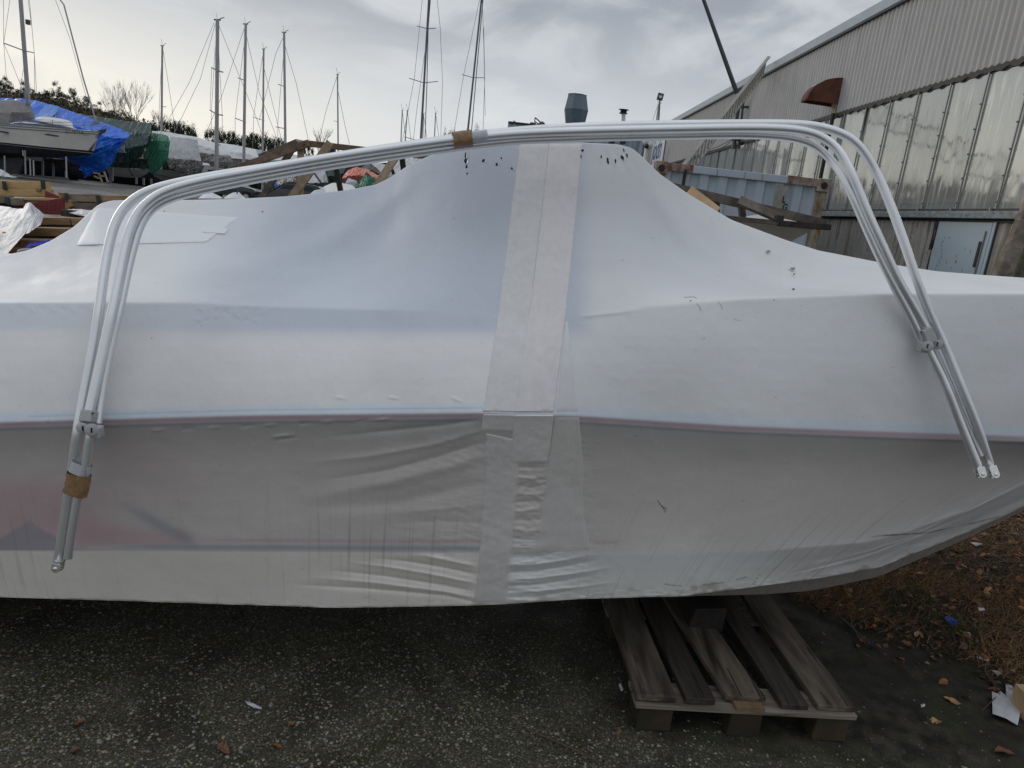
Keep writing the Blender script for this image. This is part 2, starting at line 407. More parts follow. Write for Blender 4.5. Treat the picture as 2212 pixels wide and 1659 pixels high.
BOT = [(-160, 1285), (0, 1290), (203, 1296), (508, 1306), (620, 1309), (711, 1313), (800, 1312), (1022, 1308), (1093, 1305), (1249, 1294), (1474, 1287.5), (1642, 1266), (1770, 1249), (1899, 1226), (1956, 1203), (2090, 1150), (2173, 1112), (2212, 1095), (2400, 1005)]
cols = np.arange(-160, 2402, 4.0); nc = len(cols)
sm = lambda a, w: np.convolve(np.pad(a, w, mode='edge'), np.ones(2 * w + 1) / (2 * w + 1), 'valid')
fy = [sm(ip(SIL, cols), 2), sm(ip(SHO, cols), 8), sm(ip(RAIL, cols), 10), sm(ip(RAIL, cols) + 12, 10), sm(ip(SEAM, cols), 6), sm(ip(BOT, cols), 3)]
rY = sm(ip(RAILY, cols), 30)
right = sstep(1400, 2300, cols)
fY = [sm(ip(SILY, cols), 14), sm(ip(SHOY, cols), 14), rY, rY + 0.007, rY + 0.10 + 0.16 * right, rY + 0.135 + 0.26 * right]
FW = [np.array([P(cols[j], fy[i][j], fY[i][j]) for j in range(nc)]) for i in range(6)]
rows = []; segs = [(0, 1, 120), (1, 2, 100), (2, 3, 8), (3, 4, 120), (4, 5, 60)]
hollow = np.interp(cols, [-160, 300, 700, 1000, 1150, 1400, 1700, 2100], [.02, .05, .07, .03, .02, .03, .06, .02])
for (a, b, n) in segs:
    for k in range(n + (1 if b == 5 else 0)):
        t = k / n; p = FW[a] * (1 - t) + FW[b] * t
        if a == 0:
            s = (math.sin(math.pi * t) * hollow)[:, None]
            p = p - s * np.array([0, -0.5, 1.0])
            e = np.exp(-(t / 0.04) ** 2)        # soften the top ridge
        if a == 1: p = p + (math.sin(math.pi * t) * 0.022)[..., None] * np.array([0, -1.0, 0]) if False else p + math.sin(math.pi * t) * 0.02 * np.array([0, -1.0, 0])
        if a == 3: p = p + math.sin(math.pi * t) * 0.012 * np.array([0, 1.0, 0])
        rows.append(p)
NS = np.array(rows)                              # near surface (rows, cols, 3)
nr = NS.shape[0]
# soften folds a little, never the outline
for _ in range(3):
    T_ = NS.copy(); T_[1:-1] = (NS[:-2] + 2 * NS[1:-1] + NS[2:]) / 4; NS[1:-1] = T_[1:-1]
cw = NS - np.array([0, 0, H]); cc = cw @ R3
PX = CX + F * cc[..., 0] / cc[..., 2]; PY = CY + F * cc[..., 1] / cc[..., 2]

# creases: (traced line, half width, height in metres)
creases = []
def cr(pts, w, h): creases.append((np.array(pts, float), w, h))
cr([(1041, 930), (930, 962), (800, 985), (640, 1003)], 9, .006); cr([(1041, 905), (960, 918), (860, 928), (700, 945)], 8, -.007)
cr([(1046, 985), (960, 1012), (850, 1040), (640, 1080)], 13, .007); cr([(1044, 955), (950, 985), (840, 1015), (680, 1040)], 9, -.007)
cr([(1040, 1045), (960, 1062), (860, 1085), (620, 1100)], 14, -.005); cr([(1040, 1090), (950, 1100), (820, 1110)], 12, .004)
cr([(1030, 1130), (940, 1125), (830, 1132)], 10, -.003)
for k, (y0, y1, x1) in enumerate([(1215, 1198, 880), (1232, 1205, 800), (1252, 1213, 740), (1270, 1230, 700), (1284, 1246, 660), (1292, 1262, 620)]):
    cr([(1026, y0 + 8), (960, y0 - 6), ((960 + x1) / 2, (y0 + y1) / 2 - 6), (x1, y1)], 5.5, .008 if k % 2 == 0 else -.009)
for k in range(16):                              # gathered film to the right of the low tape
    y0 = 1010 + k * 19; cr([(1118 - k * 1.6, y0), (1150, y0 + 5 * math.sin(k)), (1185 - k, y0 - 2)], 4.5, (.005 if k % 2 else -.005))
for k, (y0, y1, x1, h) in enumerate([(1222, 1196, 1290, .008), (1236, 1208, 1300, -.009), (1252, 1224, 1330, .008), (1266, 1240, 1290, -.008), (1280, 1256, 1340, .007), (1291, 1270, 1260, -.006), (1205, 1180, 1240, -.005)]):
    cr([(1100, y0), (1160, y0 - 3), ((1160 + x1) / 2, (y0 + y1) / 2), (x1, y1)], 5, h)
for k in range(9):                               # small puckers under the rail, left
    x0 = 330 + k * 62 + 10 * math.sin(k * 3); cr([(x0, 931 - k * 3), (x0 + 30, 927 - k * 3)], 3.0, .0035 * (-1) ** k)
cr([(590, 944), (640, 938)], 4, .006); cr([(600, 950), (650, 944)], 3, -.004)
for x0 in (725, 840, 975): cr([(x0, 858), (x0 + 26, 862 + (x0 > 900) * 8)], 3, .003)
for k in range(12):
    x0 = 20 + k * 22; cr([(x0, 662 + (k % 3)), (x0 + 12, 676)], 3.5, .0022 * (-1) ** k)
for k in range(16):
    x0 = 430 + (k % 8) * 20; y0 = 664 + (k // 8) * 18 + 8 * math.sin(k * 5); cr([(x0, y0), (x0 + 10 * math.cos(k), y0 + 9)], 3, .0035 * (-1) ** k)
cr([(1400, 352), (1430, 430), (1480, 510), (1560, 590), (1640, 640)], 24, .022); cr([(1368, 330), (1392, 430), (1440, 520), (1520, 610)], 26, -.018)
for k in range(6): cr([(1290 + k * 13, 318), (1300 + k * 16, 355 + 5 * k)], 4.5, .008 * (-1) ** k)
for k in range(4): cr([(1135 + k * 32, 312), (1128 + k * 30, 350 + 22 * (k % 3))], 4, .004 * (-1) ** k)
for k in range(5): cr([(1005 + k * 14, 330), (985 + k * 16, 352 + 5 * k)], 3.5, .004 * (-1) ** k)
cr([(880, 365), (820, 440), (700, 520), (520, 580), (330, 625)], 28, .020); cr([(930, 345), (880, 440), (800, 540), (650, 620)], 32, -.017)
cr([(300, 452), (500, 450), (700, 436), (815, 412)], 10, -.006)
cr([(1255, 684), (1400, 668)], 5, .004)
for k in range(11):                              # bow: tension folds running up to the right
    y0 = 1245 - k * 9; cr([(1700 + k * 34, y0 - k * 2), (1860 + k * 36, y0 - 38 - k * 8), (2010 + k * 34, y0 - 95 - k * 11), (2240 + k * 20, y0 - 190 - k * 12)], 6, .0065 * (-1) ** k)
cr([(1980, 580), (2100, 622), (2212, 632)], 8, .004); cr([(1990, 592), (2110, 606), (2300, 612)], 5, .005); cr([(2040, 626), (2130, 608), (2300, 600)], 4, -.004)
D = np.zeros(PX.shape)
for pts, w, h in creases:
    lo = pts.min(0) - 3.5 * w; hi = pts.max(0) + 3.5 * w
    msk = (PX > lo[0]) & (PX < hi[0]) & (PY > lo[1]) & (PY < hi[1]); X = PX[msk]; Y = PY[msk]
    best = np.full(X.shape, 1e9); along = np.zeros(X.shape); Ls = np.hypot(*np.diff(pts, axis=0).T); tot = Ls.sum(); acc = 0
    for (a, b, l) in zip(pts[:-1], pts[1:], Ls):
        t = np.clip(((X - a[0]) * (b[0] - a[0]) + (Y - a[1]) * (b[1] - a[1])) / (l * l), 0, 1)
        d = np.hypot(X - a[0] - t * (b[0] - a[0]), Y - a[1] - t * (b[1] - a[1]))
        u = d < best; best[u] = d[u]; along[u] = ((acc + t * l) / tot)[u]; acc += l
    fade = np.minimum(1, (1 - along) * 2.2) * np.minimum(1, 0.35 + along * 6)
    if tot > 250 and w > 20: fade = np.sin(np.pi * np.clip(along, 0.02, 0.98))
    D[msk] += h * (np.exp(-(best / w) ** 2) if w > 12 else np.exp(-(best / (w * .85)) ** 1.25)) * fade
# crumpled hem and bow bottom
bot = np.interp(PX, cols, fy[5]); seam = np.interp(PX, cols, fy[4])
hem = sstep(26, 4, bot - PY) * (0.4 + 0.6 * (PX > 1250))
D += hem * 0.006 * (vnoise(PX, PY, 0.045, 3) + 0.6 * vnoise(PX, PY * 2, 0.11, 4))
bowb = sstep(1500, 1900, PX) * sstep(95, 10, bot - PY)
al = PY + 0.42 * (PX - 1700)
D += bowb * 0.011 * (vnoise(PX, al * 4, 0.018, 6) + 0.5 * vnoise(PX, al * 3, 0.05, 8))
D += 0.0012 * vnoise(PX, PY, 0.02, 11) + 0.004 * vnoise(PX, PY, 0.006, 12)
tapez = sstep(1110, 1125, PX) * sstep(1190, 1178, PX) * sstep(1000, 1030, PY)
D += tapez * 0.009 * (.25 - np.abs(vnoise(PX + PY * .3, PY * 2.2, 0.05, 14)) + 0.5 * (.25 - np.abs(vnoise(PX, PY * 1.5, 0.13, 15))))
near_t = sstep(760, 1000, PX) * sstep(1330, 1240, PX) * sstep(925, 960, PY)
D += near_t * 0.0035 * (.25 - np.abs(vnoise(PX * .35 + PY * .2, PY - .25 * PX, 0.07, 16)) - .6 * np.abs(vnoise(PX * .5, PY * 1.3, 0.15, 17)))
D += 0.0016 * (.25 - np.abs(vnoise(PX, PY, 0.03, 18))) * sstep(640, 700, PY)
D += 0.0022 * (.25 - np.abs(vnoise(PX * .8 - PY * .5, PY + PX * .2, 0.013, 28))) + 0.0009 * (.25 - np.abs(vnoise(PX, PY * .7, 0.06, 29)))
edge = sstep(0, 0.06, np.linspace(0, 1, nr))[:, None]
D *= edge
dist = np.linalg.norm(cw, axis=-1)
NS = np.array([0, 0, H]) + cw * (1 - D / dist)[..., None]

# what lies under the thin film shows through it: coloured hull bands; shading over hollows and under the rail is painted in
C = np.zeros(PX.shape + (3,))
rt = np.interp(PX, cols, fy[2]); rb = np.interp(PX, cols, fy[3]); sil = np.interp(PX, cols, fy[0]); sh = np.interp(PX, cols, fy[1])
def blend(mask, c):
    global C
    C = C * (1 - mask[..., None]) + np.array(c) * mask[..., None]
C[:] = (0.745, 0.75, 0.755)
blend(0.85 * sstep(300, 640, PX + 0.5 * (PY - 560)) * sstep(1300, 1230, PX) * sstep(745, 700, PY), (0.53, 0.575, 0.65))  # blue-grey darkening: shade behind the hollow film put into the upper cover's colour
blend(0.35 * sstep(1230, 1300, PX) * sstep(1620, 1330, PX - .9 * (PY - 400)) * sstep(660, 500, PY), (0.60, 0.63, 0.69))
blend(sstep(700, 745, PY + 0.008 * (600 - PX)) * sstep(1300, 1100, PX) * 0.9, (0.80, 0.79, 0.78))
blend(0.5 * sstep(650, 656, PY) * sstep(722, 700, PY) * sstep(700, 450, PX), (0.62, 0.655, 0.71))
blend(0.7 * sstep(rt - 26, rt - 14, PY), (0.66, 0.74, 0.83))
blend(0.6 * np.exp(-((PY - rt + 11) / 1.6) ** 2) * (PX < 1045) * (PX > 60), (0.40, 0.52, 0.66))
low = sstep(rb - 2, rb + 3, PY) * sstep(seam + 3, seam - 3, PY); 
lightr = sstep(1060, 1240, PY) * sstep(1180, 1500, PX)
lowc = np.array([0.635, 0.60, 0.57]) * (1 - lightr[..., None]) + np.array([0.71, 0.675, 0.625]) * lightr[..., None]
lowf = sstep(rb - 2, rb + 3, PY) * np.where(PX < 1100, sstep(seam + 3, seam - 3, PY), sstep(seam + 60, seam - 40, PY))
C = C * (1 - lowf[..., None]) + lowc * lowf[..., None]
blend(low * 0.45 * sstep(rb + 110, rb + 5, PY), (0.31, 0.305, 0.31))  # darkening just below the rail, shade painted into the hull side's colour
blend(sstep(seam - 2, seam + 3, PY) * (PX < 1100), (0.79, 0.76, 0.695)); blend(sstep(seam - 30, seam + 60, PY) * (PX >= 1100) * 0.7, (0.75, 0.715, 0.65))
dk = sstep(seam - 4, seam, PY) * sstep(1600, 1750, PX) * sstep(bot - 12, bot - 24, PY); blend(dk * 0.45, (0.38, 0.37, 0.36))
rose = sstep(340, 120, PX + 0.5 * np.abs(PY - 1110)) * sstep(1000, 1080, PY) * low; blend(0.55 * rose, (0.50, 0.29, 0.32))
rose2 = np.exp(-((PX - 330) / 130) ** 2 - ((PY - 1000 - 0.25 * (PX - 260)) / 70) ** 2) * low; blend(0.28 * rose2, (0.50, 0.33, 0.37))
rose3 = sstep(150, 185, PX) * sstep(440, 380, PX - (1170 - PY) * 0.9) * sstep(1085 + 0.12 * PX, 1120 + 0.12 * PX, PY) * sstep(1182, 1172, PY) * low; blend(0.45 * rose3, (0.55, 0.31, 0.35))
gl = np.exp(-((PY - 1110 - 0.52 * (PX - 300)) / 15.0) ** 2) * sstep(230, 330, PX) * sstep(440, 400, PX) * low; blend(0.6 * gl, (0.30, 0.33, 0.38))
gl2 = sstep(1118 + np.abs(PX - 62) * 0.62, 1132 + np.abs(PX - 62) * 0.62, PY) * sstep(330, 200, PX) * low; blend(0.6 * gl2, (0.28, 0.32, 0.37))
st1 = np.exp(-((PY - seam + 9) / 6.5) ** 2) * sstep(120, 420, PX) * sstep(1060, 1040, PX) * (PY < seam + 1); blend(0.75 * st1, (0.34, 0.37, 0.43))
st2 = np.exp(-((PY - seam + 24) / 4.0) ** 2) * sstep(380, 520, PX) * sstep(1060, 1040, PX); blend(0.6 * st2, (0.55, 0.36, 0.41))
st3 = np.exp(-((PY - 1172) / 4.5) ** 2) * sstep(1270, 1290, PX) * sstep(1365, 1300, PX); blend(0.5 * st3, (0.56, 0.38, 0.42))
railm = sstep(rt - 1, rt + 1, PY) * sstep(rb + 1, rb - 1, PY); blend(railm * 0.9, (0.62, 0.52, 0.55))
blend(0.6 * railm * np.exp(-((PY - rt - 6) / 1.6) ** 2), (0.58, 0.38, 0.43))
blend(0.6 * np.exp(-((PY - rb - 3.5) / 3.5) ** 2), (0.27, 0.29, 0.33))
# mould and dirt along the hem, scuffs
nzh = vnoise(PX, PY, 0.03, 21) + 0.5 * vnoise(PX, PY, 0.09, 22)
blend(np.clip(sstep(5, 0.5, bot - PY) * (0.35 + nzh), 0, .8), (0.12, 0.13, 0.07))
blend(np.clip(sstep(30, 5, bot - PY) * sstep(0.25, 0.6, nzh) * (PX > 600), 0, .5), (0.35, 0.32, 0.25))
crack = np.exp(-((PY - np.interp(PX, [1880, 1899, 2002, 2090, 2167, 2212], [1160, 1157.5, 1151, 1133, 1114, 1100])) / 1.6) ** 2) * sstep(1870, 1920, PX) * (0.6 + nzh)
blend(np.clip(crack, 0, .85), (0.05, 0.05, 0.045))
for (x0, y0, x1, y1) in [(1438, 1262, 1470, 1266), (1498, 1268, 1562, 1258), (1592, 1252, 1612, 1247), (1630, 1262, 1640, 1240)]:
    t = np.clip((PX - x0) / (x1 - x0 + 1e-3), 0, 1); blend((np.abs(PX - (x0 + x1) / 2) < abs(x1 - x0) / 2 + 3) * np.exp(-((PY - y0 - t * (y1 - y0) - 3 * vnoise(PX, PY, .2, 9)) / 1.3) ** 2) * .6, (0.10, 0.10, 0.08))
far_pts = []
ridge = NS[0]
for dy, dz in [(0.0, 0.0), (0.05, -0.015), (0.25, -0.10)]: pass
rsp = [ridge + np.array([0, 0.06, -0.012]), ridge + np.array([0, 0.3, -0.11])]
shf = FW[1].copy(); shf[:, 1] = 2 * np.maximum(FW[0][:, 1], 2.75) - FW[1][:, 1] + 0.2; shf[:, 0] *= 1.25; shf[:, 2] -= 0.04
raf = FW[2].copy(); raf[:, 1] = shf[:, 1] + 0.15; raf[:, 0] = shf[:, 0]
bof = FW[5].copy(); bof[:, 1] = raf[:, 1] - 0.12; bof[:, 0] = raf[:, 0]
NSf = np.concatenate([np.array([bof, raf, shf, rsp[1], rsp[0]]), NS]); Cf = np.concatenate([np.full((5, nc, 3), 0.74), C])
def run_on(A):      # carry the boat on beyond both sides of the frame: level stern, tapering bow
    A = np.asarray(A); Lx = [A[:, :1] + np.array([-.45 * k, 0, -.006 * k]) for k in range(8, 0, -1)]; Rx = []
    for k in range(1, 9):
        t = (k / 8) ** 1.6; p = A[:, -1:].copy(); p[..., 1] = p[..., 1] * (1 - t) + 3.05 * t; p[..., 0] += .22 * k; p[..., 2] = p[..., 2] + t * .5 * np.clip(1.25 - p[..., 2], 0, 1); Rx.append(p)
    return np.concatenate(Lx + [A] + Rx, 1)
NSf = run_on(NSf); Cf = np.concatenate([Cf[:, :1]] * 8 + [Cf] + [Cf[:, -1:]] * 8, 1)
R_, C_ = NSf.shape[:2]; idx = np.arange(R_ * C_).reshape(R_, C_)
Q = np.stack([idx[:-1, :-1], idx[1:, :-1], idx[1:, 1:], idx[:-1, 1:]], -1).reshape(-1, 4)

def wrap_extra(m, t, b, co):
    N_ = t.nodes; K = t.links
    # water-run streaks (grime) on the hull side: stretched noise, strongest low down
    sp0 = N_.new('ShaderNodeSeparateXYZ'); K.new(co.outputs['Object'], sp0.inputs[0])
    kk = N_.new('ShaderNodeMapRange'); kk.inputs[1].default_value = -.2; kk.inputs[2].default_value = 1.5; kk.inputs[4].default_value = .95; K.new(sp0.outputs[0], kk.inputs[0])
    m1 = N_.new('ShaderNodeMath'); m1.operation = 'MULTIPLY'; K.new(kk.outputs[0], m1.inputs[0]); K.new(sp0.outputs[2], m1.inputs[1])
    m2 = N_.new('ShaderNodeMath'); m2.operation = 'SUBTRACT'; K.new(sp0.outputs[0], m2.inputs[0]); K.new(m1.outputs[0], m2.inputs[1])
    cb0 = N_.new('ShaderNodeCombineXYZ'); K.new(m2.outputs[0], cb0.inputs[0]); K.new(sp0.outputs[1], cb0.inputs[1]); K.new(sp0.outputs[2], cb0.inputs[2])   # runs lean with the bow flare
    def nz(scale, stretch, detail=5):
        mp = N_.new('ShaderNodeMapping'); mp.inputs['Scale'].default_value = stretch; K.new(cb0.outputs[0], mp.inputs[0])
        n = N_.new('ShaderNodeTexNoise'); n.inputs['Scale'].default_value = scale; n.inputs['Detail'].default_value = detail; K.new(mp.outputs[0], n.inputs['Vector']); return n.outputs[0]
    def mr(v, a, bb, c=0.0, d=1.0):
        n = N_.new('ShaderNodeMapRange'); n.interpolation_type = 'SMOOTHSTEP'; K.new(v, n.inputs[0])
        for i, q in enumerate((a, bb, c, d)): n.inputs[i + 1].default_value = q
        return n.outputs[0]
    def mm(op, a, bb):
        n = N_.new('ShaderNodeMath'); n.operation = op
        for i, q in enumerate((a, bb)):
            if isinstance(q, (int, float)): n.inputs[i].default_value = q
            else: K.new(q, n.inputs[i])
        return n.outputs[0]
    def mx(f, a, bb):
        n = N_.new('ShaderNodeMix'); n.data_type = 'RGBA'; K.new(f, n.inputs[0])
        for i, q in ((6, a), (7, bb)):
            if isinstance(q, tuple): n.inputs[i].default_value = (*q, 1)
            else: K.new(q, n.inputs[i])
        return n.outputs[2]
    col = b.inputs['Base Color'].links[0].from_socket if b.inputs['Base Color'].links else None
    sp = N_.new('ShaderNodeSeparateXYZ'); K.new(co.outputs['Object'], sp.inputs[0])
    # height above the hem: mesh origin sits on the lowest point, z about 0.66 at the rail
    zlow = mr(sp.outputs[2], 0.66, 0.35)
    s1 = mr(nz(1.0, (70, 8, 0.9), 3), 0.57, 0.70); s2 = mr(nz(1.0, (160, 8, 1.6), 2), 0.60, 0.75); patch = mr(nz(2.0, (1, 1, 1), 4), 0.35, 0.65)
    st = mm('MULTIPLY', mm('MULTIPLY', mm('ADD', mm('MULTIPLY', s1, 0.5), mm('MULTIPLY', s2, 0.4)), zlow), mm('ADD', mm('MULTIPLY', patch, 0.8), 0.12))
    col2 = mx(mm('MULTIPLY', st, 0.65), col, (0.20, 0.18, 0.14))
    cloud = mr(nz(3.0, (1, 1, 1), 6), 0.3, 0.7, 0.93, 1.03)
    vs = N_.new('ShaderNodeVectorMath'); vs.operation = 'SCALE'; K.new(col2, vs.inputs[0]); K.new(cloud, vs.inputs[3])
    speck = mr(nz(55.0, (1, 1, 1), 2), 0.735, 0.76)
    col3 = mx(mm('MULTIPLY', speck, 0.35), vs.outputs[0], (0.3, 0.3, 0.26))
    K.new(col3, b.inputs['Base Color'])
    K.new(mr(nz(8, (1, 1, 1), 5), 0.3, 0.7, 0.48, 0.65), b.inputs['Roughness'])
    n = N_.new('ShaderNodeTexNoise'); n.inputs['Scale'].default_value = 26; n.inputs['Detail'].default_value = 5; K.new(co.outputs['Object'], n.inputs['Vector'])
    bp = N_.new('ShaderNodeBump'); bp.inputs['Strength'].default_value = 0.22; bp.inputs['Distance'].default_value = 0.006
    K.new(n.outputs[0], bp.inputs['Height']); K.new(bp.outputs[0], b.inputs['Normal'])
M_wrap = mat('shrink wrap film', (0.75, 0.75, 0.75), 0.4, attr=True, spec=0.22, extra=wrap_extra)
boat = thing('wrapped_motorboat', 'large motorboat sealed in white shrink wrap filling the foreground, patched with wide pale tape', 'boat', (0.4, 2.9, 0.15))
# the wrap keeps object coordinates measured from its own lowest point
def put_own(name, me, m, parent, **k):
    o = put(name, me, m, parent, **k); V = np.empty(len(o.data.vertices) * 3, np.float32); o.data.vertices.foreach_get('co', V); V = V.reshape(-1, 3)
    z = V[:, 2].min(); o.data.transform(Matrix.Translation((0, 0, -z))); o.location.z = z; OFF[o.name] = OFF[parent.name] + np.array([0, 0, z]); return o
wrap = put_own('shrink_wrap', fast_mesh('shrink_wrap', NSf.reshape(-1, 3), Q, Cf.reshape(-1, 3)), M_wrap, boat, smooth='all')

sec = NSf[::12, 0]; put('stern_wrap', MB().add(sec, [tuple(range(len(sec)))]), M_wrap, boat)
# surface sampler: nearest film point behind a traced pixel, t metres proud of it
PXc = cols; PYn = PY; DIST = np.linalg.norm(NS - np.array([0, 0, H]), axis=-1)
def S(px, py, t=0.0):
    j = np.clip((px - cols[0]) / 4.0, 0, nc - 1.001); j0 = int(j); f = j - j0
    d = (1 - f) * np.interp(py, PYn[:, j0], DIST[:, j0]) + f * np.interp(py, PYn[:, j0 + 1], DIST[:, j0 + 1])
    r = ray(px, py); r = r / np.linalg.norm(r); return np.array([0, 0, H]) + r * (d - t)
def patch(name, left, right_, m, t=0.002, n=40, k=24, wr=0.0, seed=1, tint=None, label=None, parent=wrap, jag=0.0):
    left = np.array(left, float); right_ = np.array(right_, float)
    def rs(p):
        d = np.r_[0, np.cumsum(np.hypot(*np.diff(p, axis=0).T))]; q = np.linspace(0, d[-1], n); return np.stack([np.interp(q, d, p[:, 0]), np.interp(q, d, p[:, 1])], 1)
    l, r = rs(left), rs(right_); rg = np.random.default_rng(seed)
    if jag: l[:, 0] += rg.normal(0, jag, n); r[:, 0] += rg.normal(0, jag, n)
    A = np.zeros((n, k, 3))
    for i in range(n):
        for j in range(k):
            s = j / (k - 1); q = l[i] * (1 - s) + r[i] * s
            tt = t if 0 < i < n - 1 and 0 < j < k - 1 else -0.0015
            if wr and tt > 0: tt += wr * (0.5 + vnoise(np.array(q[0]), np.array(q[1]) * 2, 0.08, seed)) * (0.6 + 0.8 * vnoise(np.array(q[0]), np.array(q[1]), 0.03, seed + 1))
            A[i, j] = S(q[0], q[1], tt)
    return put(name, MB().grid(A, flip=True), m, parent, smooth=True, label=label)
def tape_extra(m, t, b, co): pass
M_tape = mat('white tape', (0.70, 0.685, 0.68), 0.38, noise=(5, 6), c2=(0.645, 0.63, 0.625), bump=(9, 0.22), stretch=(7, 7, 0.5))
M_tapeB = mat('white tape, newer', (0.73, 0.70, 0.695), 0.36, noise=(6, 6), c2=(0.675, 0.65, 0.645), bump=(9, 0.22), stretch=(7, 7, 0.45))
M_tapeL = mat('weathered tape', (0.64, 0.62, 0.60), 0.42, noise=(3, 6), c2=(0.69, 0.665, 0.635), bump=(30, 0.2), stretch=(6, 6, 0.5))
M_tapeM = mat('tape over the dark hull side', (0.68, 0.66, 0.64), 0.4, noise=(3, 6), c2=(0.72, 0.695, 0.665), bump=(30, 0.2), stretch=(6, 6, .5))
M_film = mat('repair film', (0.68, 0.675, 0.685), 0.35, noise=(4, 6), c2=(0.64, 0.635, 0.65), bump=(22, 0.2))
M_filmL = mat('repair film low', (0.63, 0.605, 0.58), 0.38, noise=(3, 6), c2=(0.67, 0.645, 0.615), bump=(30, 0.2), stretch=(5, 5, .6))
M_patch = mat('white patch sheet', (0.78, 0.79, 0.80), 0.4, noise=(4, 5), c2=(0.74, 0.755, 0.77), bump=(20, 0.15))
patch('repair_film', [(1222, 690), (1200, 893)], [(1226, 690), (1238, 780), (1247, 860), (1252, 893)], M_film, 0.001, 30, 14, 0.002, 3)
patch('repair_film', [(1198, 896), (1184, 1000), (1172, 1090), (1152, 1200)], [(1252, 896), (1262, 1000), (1262, 1110), (1280, 1190)], M_filmL, 0.0012, 44, 20, 0.0015, 4)
patch('tape_strip', [(1049, 934), (1047, 1050), (1037, 1160), (1030, 1240), (1022, 1303)], [(1122, 950), (1121, 1010), (1112, 1110), (1104, 1200), (1094, 1303)], M_tapeL, 0.002, 90, 22, 0.002, 5, jag=1.0)
patch('tape_strip', [(1122, 309), (1100, 480), (1075, 680), (1042, 892)], [(1188, 309), (1155, 600), (1118, 893)], M_tape, 0.0025, 110, 26, 0.0022, 6, jag=.6)
patch('tape_strip', [(1042, 893), (1038, 931)], [(1118, 894), (1112, 934)], M_tapeM, 0.0026, 12, 16, 0.0012, 6)
patch('tape_strip', [(1185, 309), (1152, 600), (1109, 893)], [(1258, 309), (1244, 480), (1222, 690), (1198, 893)], M_tapeB, 0.0036, 110, 28, 0.0016, 8, jag=.3)
patch('tape_strip', [(1109, 894), (1101, 1003)], [(1198, 894), (1190, 960), (1182, 1002)], M_tapeM, 0.0042, 24, 20, 0.003, 9)
patch('patch_sheet', [(209, 447), (166, 529)], [(516, 470), (445, 523)], M_patch, 0.0025, 20, 60, 0.0012, 10, jag=.3)
patch('patch_sheet', [(430, 487), (437, 503)], [(495, 494), (487, 506)], M_patch, 0.005, 8, 16, 0.003, 11)
# hem strip folded up along the wrap bottom, left of the tape
hx = np.linspace(-60, 1018, 60)
# tears in the film near the top
M_tear = mat('black tear', (0.012, 0.012, 0.014), 0.9); M_flap = mat('torn film edge', (0.80, 0.82, 0.85), 0.4)
zo = lambda x, y: (829.4 + x * 0.2917, y * 0.2917)
for (x, y, w, h, a) in [(604, 1150, 6, 26, 0), (606, 1192, 9, 20, .3), (611, 1235, 6, 16, 0), (738, 1190, 10, 13, .6), (836, 1216, 8, 10, .2), (870, 1170, 5, 6, .2), (948, 1248, 6, 9, 0), (1470, 1115, 8, 11, 0), (1658, 1190, 7, 20, -.25), (1715, 1192, 6, 17, -.1), (1768, 1170, 8, 18, -.5), (1776, 1112, 5, 18, -.2), (1800, 1150, 6, 17, -.3), (615, 1285, 4, 10, .2), (1610, 1160, 4, 14, 0), (1460, 1160, 3, 12, 0)]:
    cx0, cy0 = zo(x, y); pts = []; w *= 1.25; h *= 1.15
    for i in range(11):
        b_ = 2 * math.pi * i / 11; rr = random.uniform(0.6, 1.25); u = w * .2917 * rr * math.cos(b_); v = h * .2917 * rr * math.sin(b_)
        pts.append(S(cx0 + u * math.cos(a) - v * math.sin(a), cy0 + u * math.sin(a) + v * math.cos(a), 0.0012))
    put('tear', MB().add(np.array(pts), [tuple(range(11))[::-1]]), M_tear, wrap)
    fl = [S(cx0 + w * .29 * 0.9, cy0 - h * .2, 0.001), S(cx0 + w * .29 * 1.6, cy0 + h * .1, 0.006), S(cx0 + w * .29 * 0.7, cy0 + h * .29, 0.001)]
    if x in (604, 738, 836, 870, 948, 1768, 606): put('torn_flap', MB().add(np.array(fl), [(0, 1, 2)]), M_flap, wrap)
for (x, y, w) in [(1660, 543, 8), (1713, 580, 8), (1715, 592, 4), (1714, 624, 4), (1672, 648, 2.5), (1492, 650, 3), (355, 456, 2.5), (567, 457, 2.5)]:
    pts = [S(x + w * random.uniform(.5, 1) * math.cos(i * 1.05), y + w * .35 * math.sin(i * 1.05), 0.0012) for i in range(6)]
    put('tear', MB().add(np.array(pts), [tuple(range(6))[::-1]]), M_tear if w < 7 else mat('grey scuff', (0.22, 0.25, 0.22), 0.8), wrap)
for (x0, y0, x1, y1, x2, y2) in [(1420, 1080, 1430, 1094, 1441, 1100), (1430, 1092, 1436, 1103, 1438, 1107), (1505, 655, 1512, 664, 1514, 672), (1551, 651, 1558, 660, 1561, 668), (1478, 642, 1497, 641, 1505, 644)]:
    put('scratch', MB().tube([S(x0, y0, .001), S(x1, y1, .001), S(x2, y2, .001)], 0.0006, 5), M_tear if y0 > 1000 else mat('rust scratch', (.35, .22, .2), .8), wrap)

